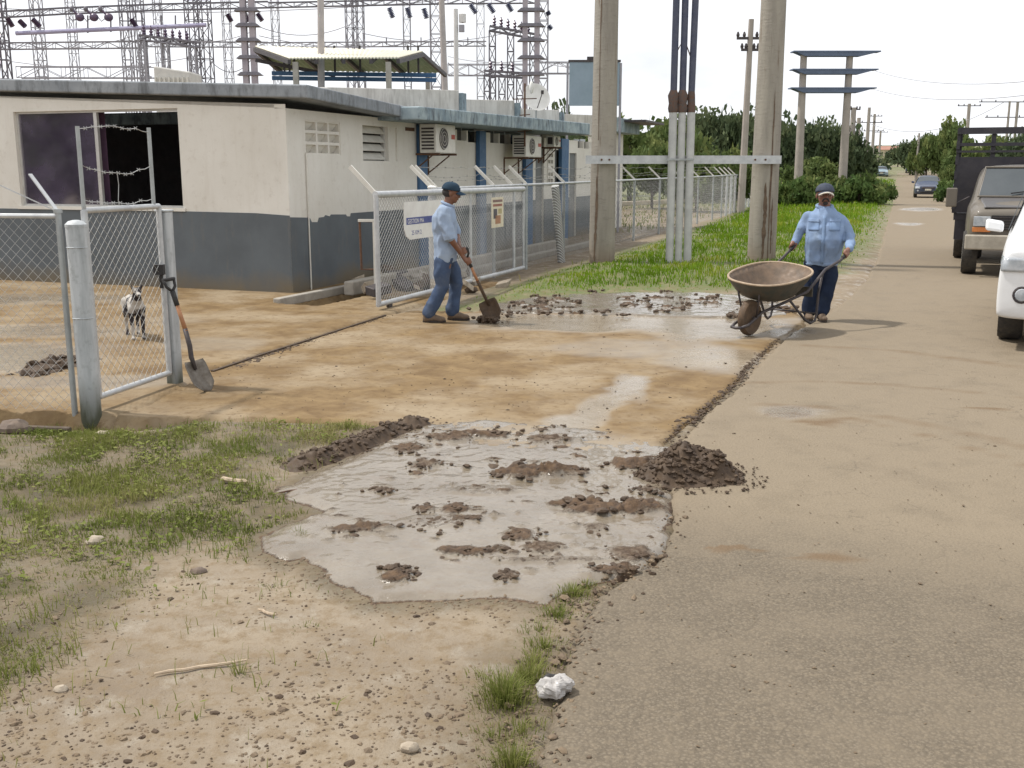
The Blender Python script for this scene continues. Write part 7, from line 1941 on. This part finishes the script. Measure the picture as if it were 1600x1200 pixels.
face_bits(hc, Rm, bodyA, .98); cap(hc, Rm, mA, m_capA, m_capA, .98, 1, None, SM("cap_emblem_white", (.5, .55, .6), None, 30))
mb = MB(); mb.ell(Vector(hc) + Rm @ Vector((-.03, 0, -.0)), .080, .0795, .062, 14, 9, Rm); mb.build("hair", m_hair, mA, smooth=True)
mb = MB(); torso(mb, TA, 1.04); limb(mb, [(.045, -.165, 1.27), (.06, -.205, 1.14), (.10, -.225, 1.01)], [.078, .074, .068]); limb(mb, [(.055, .165, 1.27), (.09, .20, 1.14), (.15, .205, 1.02)], [.078, .072, .066])
shA = fuse("shirt", mb, .011, m_shA, mA, 3, .020, 8, 3, (1, 1, .65))
mb = MB(); mb.tube([(.075 + .068 * math.cos(q), .072 * math.sin(q), 1.355 - .028 * math.cos(q)) for q in [2 * math.pi * i / 20 for i in range(20)]], .017, 8, False, True); mb.build("collar", m_shA, mA, smooth=True)
mb = MB(); d_ = Vector((.05, -.02, -.13)).normalized(); mb.tube([Vector((.098, -.224, 1.02)), Vector((.098, -.224, 1.02)) + Vector((.012, -.003, -.05))], [.074, .071], 16); mb.build("rolled_cuff", m_shA, mA, smooth=40)
mb = MB(); torso(mb, [(.03, 0, .66, .10, .15), (.035, 0, .72, .125, .165), (.04, 0, .80, .124, .163), (.04, 0, .86, .120, .158)], 1.0)
limb(mb, [(.02, -.075, .70), (.0, -.095, .55), (.01, -.10, .42), (-.075, -.10, .26), (-.155, -.10, .12)], [.104, .092, .078, .074, .080]); limb(mb, [(.055, .08, .70), (.12, .09, .56), (.155, .10, .43), (.135, .10, .26), (.105, .10, .12)], [.104, .092, .078, .074, .080])
fuse("jeans", mb, .011, m_jnA, mA, 3, .014, 7, 8, (1, 1, .8))
shoe(mA, (-.23, -.10, 0), (.045, -.115, 0), .048, m_bootA, m_sole); shoe(mA, (.045, .10, 0), (.315, .085, 0), .048, m_bootA, m_sole)
shovel("digging_shovel", "short-handled shovel with muddy blade held by the man at the gate", OA + tipA, OA + gA, (-.25, -1, .55), .22, .24, True)
q = OA + tipA; mb = MB(); r2 = random.Random(4)
for _ in range(170): lump(mb, (q.x + r2.gauss(-.07, .055) - .02, q.y + r2.gauss(-.02, .04), r2.uniform(.015, .075)), .03 * r2.uniform(.5, 1.2), r2)
o = mb.build("shovelled_mud", clod_m); tag(o, "small dark lump of wet mud on the digging shovel's blade", "mud", None, None)

# ------------ right man pushing the wheelbarrow
q0_ = G(1272, 500); OB = Vector((q0_.x, q0_.y, .006))
mBm = thing("person", "heavy bearded man in blue denim shirt and dark cap pushing the rusty wheelbarrow", "person", tuple(OB))
tw = -.30
TB = [(a_, b_, c_, d_ * .86, e_) for a_, b_, c_, d_, e_ in [(.045, .0, .68, .205, .150), (.055, .0, .76, .222, .175), (.065, -.02, .86, .243, .205), (.072, -.03, .96, .250, .218), (.070, -.02, 1.06, .246, .200), (.060, 0, 1.16, .240, .168), (.055, 0, 1.235, .208, .138), (.05, 0, 1.285, .150, .108), (.045, 0, 1.33, .095, .08)]]
hc = (.035, -.02, 1.465); gl = Vector((-.30, .0, .865)); gr_ = Vector((.18, -.46, .81))
fB = Vector((-.70, -.714, 0)); hd_ = Vector((-.62, -.63, -.46)).normalized()
faz = R_(-90 - 8)
mb = MB(); torso(mb, [(a_, b_, c_, d_ * (1 if c_ < 1.1 else .88), e_) for a_, b_, c_, d_, e_ in TB], .90, 24, tw); limb(mb, [(.045, 0, 1.30), (.04, -.01, 1.39)], [.070, .064]); Rm = head_mb(mb, hc, faz, -.10, 1.06, 1.10)
limb(mb, [(-.10, .045, 1.19), (-.225, .07, 1.0), gl + Vector((.02, .045, .055))], [.044, .042, .031]); hand(mb, gl + Vector((.02, .045, .055)), gl, hd_, (.15, .3, .9), .019, 1.05, 1)
limb(mb, [(.18, -.05, 1.18), (.315, -.13, .995), gr_ + Vector((.06, .06, .06))], [.044, .042, .031]); hand(mb, gr_ + Vector((.06, .06, .06)), gr_, hd_, (.25, .2, .9), .019, 1.05, -1)
for s, kn, an in ((-1, (-.05, -.01, .42), (-.055, .03, .09)), (1, (.14, -.04, .42), (.06, -.06, .09))): limb(mb, [(.05 + s * .1, 0, .72), kn, an], [.095, .06, .045])
bodyB = fuse("body", mb, .0075, m_skinB, mBm, 3); face_bits(hc, Rm, bodyB, 1.06); cap(hc, Rm, mBm, m_capB, m_capB, 1.06, 1.10, m_cream)
mb = MB(); mb.ell(Vector(hc) + Rm @ Vector((-.032, 0, .0)), .085, .090, .068, 14, 9, Rm); mb.build("hair", m_hair, mBm, smooth=True)
mb = MB(); C_ = Vector(hc)
for s in (-1, 1): mb.tube([C_ + Rm @ Vector((.108, 0, -.050)), C_ + Rm @ Vector((.102, s * .025, -.058)), C_ + Rm @ Vector((.09, s * .038, -.085))], [.010, .011, .009], 8)
mb.ell(C_ + Rm @ Vector((.078, 0, -.102)), .022, .030, .022, 12, 8, Rm); mb.build("beard", m_hair, bodyB, smooth=True)
mb = MB(); torso(mb, [(.045, .0, .655, .190, .155)] + TB, 1.04, 24, tw)
limb(mb, [(-.115, .045, 1.225), (-.165, .06, 1.12), (-.225, .07, 1.0), (-.262, .055, .935), (-.278, .045, .915)], [.062, .064, .057, .048, .044]); limb(mb, [(.185, -.05, 1.215), (.255, -.085, 1.12), (.315, -.13, .995), (.285, -.26, .925), (.252, -.35, .892), (.238, -.395, .875)], [.064, .067, .061, .055, .050, .045])
shB = fuse("shirt", mb, .011, m_shB, mBm, 3, .024, 7.0, 11, (1, 1, .7))
cz = 1.335; mb = MB()
mb.tube([(.045 + .088 * math.cos(q), -.005 + .082 * math.sin(q), cz + .018 * math.sin(q)) for q in [R_(-60) + R_(300) * i / 18 for i in range(19)]], .019, 8)
for s in (-1, 1): mb.hexa([Vector((.040 + s * .012, -.118, 1.245)), Vector((.040 + s * .078, -.112, 1.268)), Vector((.040 + s * .078, -.098, 1.268)), Vector((.040 + s * .012, -.104, 1.245)), Vector((.042 + s * .048, -.088, 1.338)), Vector((.042 + s * .088, -.060, 1.352)), Vector((.042 + s * .088, -.046, 1.352)), Vector((.042 + s * .048, -.074, 1.338))])
mb.build("collar", m_shB, mBm, smooth=40)
fwd = Vector((math.sin(tw) * -1 * -1 * 1.0, math.cos(tw), 0)); fwd = Vector((-math.sin(tw) * 1.0, math.cos(tw), 0)) * 1.0
dn = Vector((.0 - fwd.x * 0, 1, 0)); rx = Vector((math.cos(tw), math.sin(tw), 0)); ry_ = Vector((math.sin(tw) * -1, math.cos(tw), 0))
m_shBd = cloth("denim_pocket", (.20, .28, .43), (.15, .225, .36), 6, (.28, .36, .47))
bpy.context.view_layer.update()
for s in (-1, 1):
    c = Vector((.06, 0, 1.12)) + rx * s * .115
    pk = patch(shB, mBm, "breast_pocket", m_shBd, c, rx, ZV, .115, .12, ry_); patch(shB, pk, "pocket_flap", m_shB, c + ZV * .055, rx, ZV, .125, .035, ry_, off=.009)
patch(shB, mBm, "button_placket", m_shBd, Vector((.055, 0, .95)), rx, ZV, .035, .55, ry_, 2, 16)
mb = MB(); torso(mb, [(.045, 0, .60, .17, .13), (.045, 0, .68, .185, .150), (.05, 0, .76, .19, .158)], 1.0, 24, tw)
limb(mb, [(-.045, 0, .68), (-.052, -.01, .55), (-.055, -.015, .42), (-.058, .01, .26), (-.06, .03, .11)], [.106, .100, .086, .080, .084]); limb(mb, [(.125, -.01, .68), (.14, -.03, .55), (.135, -.045, .42), (.10, -.055, .26), (.065, -.06, .11)], [.106, .100, .086, .080, .084])
fuse("jeans", mb, .011, m_jnB, mBm, 3, .014, 7, 5, (1, 1, .7))
shoe(mBm, (-.06, .09, 0), (-.085, -.15, 0), .05, m_bootA, m_sole); shoe(mBm, (.06, .0, 0), (.055, -.25, 0), .05, m_bootA, m_sole)

# ------------ wheelbarrow (x forward, origin under the wheel)
WO = OB + Vector(((gl.x + gr_.x) / 2, (gl.y + gr_.y) / 2, 0)) + fB * 1.42; WO.z = .012
wb = thing("wheelbarrow", "rusty brown steel wheelbarrow with dished wheel pushed by the bearded man", "wheelbarrow", tuple(WO), math.atan2(fB.y, fB.x))
m_tray = SM("rusty_tray", (.17, .115, .075), (.09, .065, .045), 9, .65, .3, 50, .1); m_trayo = SM("dark_green_tray_paint", (.045, .052, .045), (.09, .07, .05), 7, .6, .25, 50, .1); m_wheelr = SM("rust_brown_wheel", (.12, .075, .042), (.065, .043, .027), 14, .75, .35, 70); m_rim2 = SM("worn_tray_rim", (.42, .32, .22), (.28, .2, .13), 18, .6)
def sup(cx, hx, hy, z, zs, n=40, e=.80, tp=0.0):
    r_ = []
    for i in range(n):
        q = 2 * math.pi * i / n; c, s = math.cos(q), math.sin(q); x = cx + hx * math.copysign(abs(c) ** e, c); y = hy * (1 + tp * c) * math.copysign(abs(s) ** e, s)
        r_.append(Vector((x, y, z + zs * (cx - x) - .11 * y)))
    return r_
rg = [sup(-.375, .52, .375, .635, .13, tp=-.03), sup(-.36, .47, .335, .565, .10, tp=-.03), sup(-.34, .39, .28, .475, .05), sup(-.33, .31, .225, .41, .02), sup(-.33, .24, .17, .385, 0), sup(-.33, .05, .04, .380, 0)]
V = [v for r in rg for v in r]; n_ = 40
mb = MB(); mb.add(V, [(i * n_ + k, i * n_ + (k + 1) % n_, (i + 1) * n_ + (k + 1) % n_, (i + 1) * n_ + k) for i in range(5) for k in range(n_)] + [tuple(range(5 * n_, 6 * n_))])
tr = mb.build("tray", [m_tray], wb, smooth=True); s_ = tr.modifiers.new("t", 'SOLIDIFY'); s_.thickness = .008; s_.offset = -1; s_.material_offset = 0
tr.data.flip_normals()
s_.offset = -1
rg2 = [[Vector((-.35 + (v.x + .35) * 1.022, v.y * 1.03, v.z - .006 - .006 * (k > 3))) for v in r_] for k, r_ in enumerate(rg)]
V2 = [v for r in rg2 for v in r]; mb = MB(); mb.add(V2, [(i * n_ + k, i * n_ + (k + 1) % n_, (i + 1) * n_ + (k + 1) % n_, (i + 1) * n_ + k) for i in range(5) for k in range(n_)] + [tuple(range(5 * n_, 6 * n_))]); mb.build("tray_shell", m_trayo, tr, smooth=True)
mb = MB(); mb.tube(rg[0], .013, 8, False, True); mb.build("tray_rim", m_rim2, tr, smooth=True)
zg = (gl.z + gr_.z) / 2
for s, gz in ((1, gr_.z), (-1, gl.z)):
    Gp = Vector((-1.42, s * .333, gz - WO.z + .0)); hd2 = Vector((.88, 0, -.46)).normalized()
    mb = MB(); mb.tube([Gp - hd2 * .09, Gp + hd2 * .12, Vector((-1.0, s * .32, .66)), Vector((-.72, s * .27, .43)), Vector((-.45, s * .17, .335)), Vector((-.12, s * .075, .24)), Vector((0, s * .075, .19)), Vector((.16, s * .085, .13)), Vector((.25, s * .06, .11))], .0165, 10); mb.build("frame_tube", m_dkst, wb, smooth=True)
    mb = MB(); mb.tube([Gp - hd2 * .10, Gp + hd2 * .07], .021, 10); mb.build("grip", m_black, wb, smooth=40)
    mb = MB(); mb.tube([(-.98, s * .30, .63), (-.93, s * .29, .40), (-.93, s * .28, .16), (-.90, s * .28, .09), (-.82, s * .27, .07), (-.74, s * .25, .11), (-.50, s * .19, .34)], .014, 8); mb.build("leg", m_dkst, wb, smooth=True)
    mb = MB(); mb.tube([(0, s * .08, .19), (.03, s * .12, .40), (.06, s * .14, .56)], .011, 8); mb.build("front_strut", m_dkst, wb, smooth=True)
mb = MB(); mb.tube([(.25, -.065, .11), (.27, 0, .105), (.25, .065, .11)], .0165, 8); mb.build("front_guard", m_dkst, wb, smooth=True)
mb = MB(); mb.tube([(-.93, -.28, .17), (-.93, .28, .17)], .011, 6); mb.build("leg_brace", m_dkst, wb)
mb = MB(); mb.box((-.86, -.26, .36), (-.84, .26, .47)); mb.build("rear_plate", m_trayo, wb)
mb = MB(); mb.tube([(0, -.09, .19), (0, .09, .19)], .012, 8); mb.build("axle", m_dkst, wb)
mb = MB(); mb.lathe([(.145, -.036), (.175, -.040), (.19, -.022), (.193, 0), (.19, .022), (.175, .040), (.145, .036)], (0, 0, .19), (0, 1, 0), 32); wt = mb.build("wheel", m_wheelr, wb, smooth=50)
mb = MB(); mb.lathe([(.147, -.034), (.12, -.012), (.06, .0), (.03, -.03), (.001, -.032)], (0, 0, .19), (0, 1, 0), 28); mb.build("wheel_disc", m_wheelr, wt, smooth=50)
mb = MB(); mb.lathe([(.147, .034), (.12, .012), (.06, .004), (.03, .034), (.001, .036)], (0, 0, .19), (0, 1, 0), 28); mb.build("wheel_disc", m_wheelr, wt, smooth=50)
c = Matrix.Rotation(wb.rotation_euler.z, 3, 'Z')
mb = MB(); nr = []
for k, (f, z) in enumerate(((1, .435), (.7, .445), (.35, .452), (.05, .454))): nr.append([WO + c @ Vector((-.42 + .24 * f * math.cos(q) * (1 + .15 * math.sin(3 * q)), .17 * f * math.sin(q) * (1 + .1 * math.sin(2 * q)), z - WO.z + .012 * math.sin(5 * q) * f)) for q in [2 * math.pi * i / 24 for i in range(24)]])
mb.rings(nr); o = mb.build("mud_load", SM("pale_wet_mud_load", (.46, .40, .31), (.36, .30, .22), 12, .22, .4, 60), smooth=True); tag(o, "pale wet mud pooled in the bottom of the wheelbarrow tray", "mud")

# ------------ dog behind the narrow gate
q0_ = G(214, 531); dg_ = thing("dog", "thin black and white dog standing in the yard behind the narrow gate", "dog", (q0_.x, q0_.y, .02), R_(-90 + 28))
# local: x forward (towards the camera, a little to its left)
mb = MB()
mb.tube([(.16, 0, .36), (.10, 0, .35), (.0, 0, .36), (-.12, 0, .375), (-.24, 0, .38), (-.29, 0, .37)], [.055, .085, .085, .070, .060, .045], 14); mb.ell((.12, 0, .35), .075, .07, .095); mb.ell((-.24, 0, .37), .07, .062, .07)
limb(mb, [(.15, 0, .40), (.20, 0, .46), (.22, 0, .495)], [.058, .045, .042]); mb.ell((.25, 0, .515), .058, .045, .045); mb.tube([(.27, 0, .505), (.34, 0, .487), (.365, 0, .483)], [.032, .024, .019], 10); mb.ell((.365, 0, .485), .02, .018, .016)
for s in (-1, 1):
    mb.add([(.235, s * .03, .54), (.21, s * .045, .54), (.222, s * .02, .545), (.225, s * .062, .592)], [(0, 1, 2), (0, 1, 3), (1, 2, 3), (2, 0, 3)]); mb.tube([(.225, s * .033, .54), (.232, s * .052, .57), (.245, s * .058, .588)], [.018, .013, .005], 8)
    limb(mb, [(.13, s * .05, .33), (.115, s * .055, .22), (.13, s * .052, .13), (.13, s * .052, .04)], [.042, .026, .020, .017], 10); mb.ell((.145, s * .052, .02), .032, .022, .02)
    limb(mb, [(-.24, s * .05, .36), (-.18, s * .06, .25), (-.27, s * .058, .16), (-.26, s * .055, .04)], [.055, .038, .020, .017], 10); mb.ell((-.24, s * .055, .02), .032, .022, .02)
mb.tube([(-.29, 0, .39), (-.36, 0, .36), (-.40, 0, .30), (-.43, 0, .26)], [.02, .016, .012, .008], 8)
def dog_mat():
    t = NT("black_white_fur"); tc_ = t.n.new('ShaderNodeTexCoord'); n = t.noise(7.0, 2, .4, vec=tc_.outputs['Object']); n2 = t.noise(120, 3)
    c = t.mix(t.rmp(n, .47, .53), (.035, .03, .032), (.42, .39, .35)); t.set(c, .9, spec=.2); t.bump(n2, .5, .004); return t.m
db = fuse("body", mb, .0085, dog_mat(), dg_, 3)
mb = MB(); mb.ell((.383, 0, .487), .008, .010, .008, 8, 6); mb.build("nose", m_black, db, smooth=True)
for s in (-1, 1):
    mb = MB(); mb.ell((.293, s * .024, .525), .006, .007, .007, 8, 6); mb.build("eye", m_black, db, smooth=True)
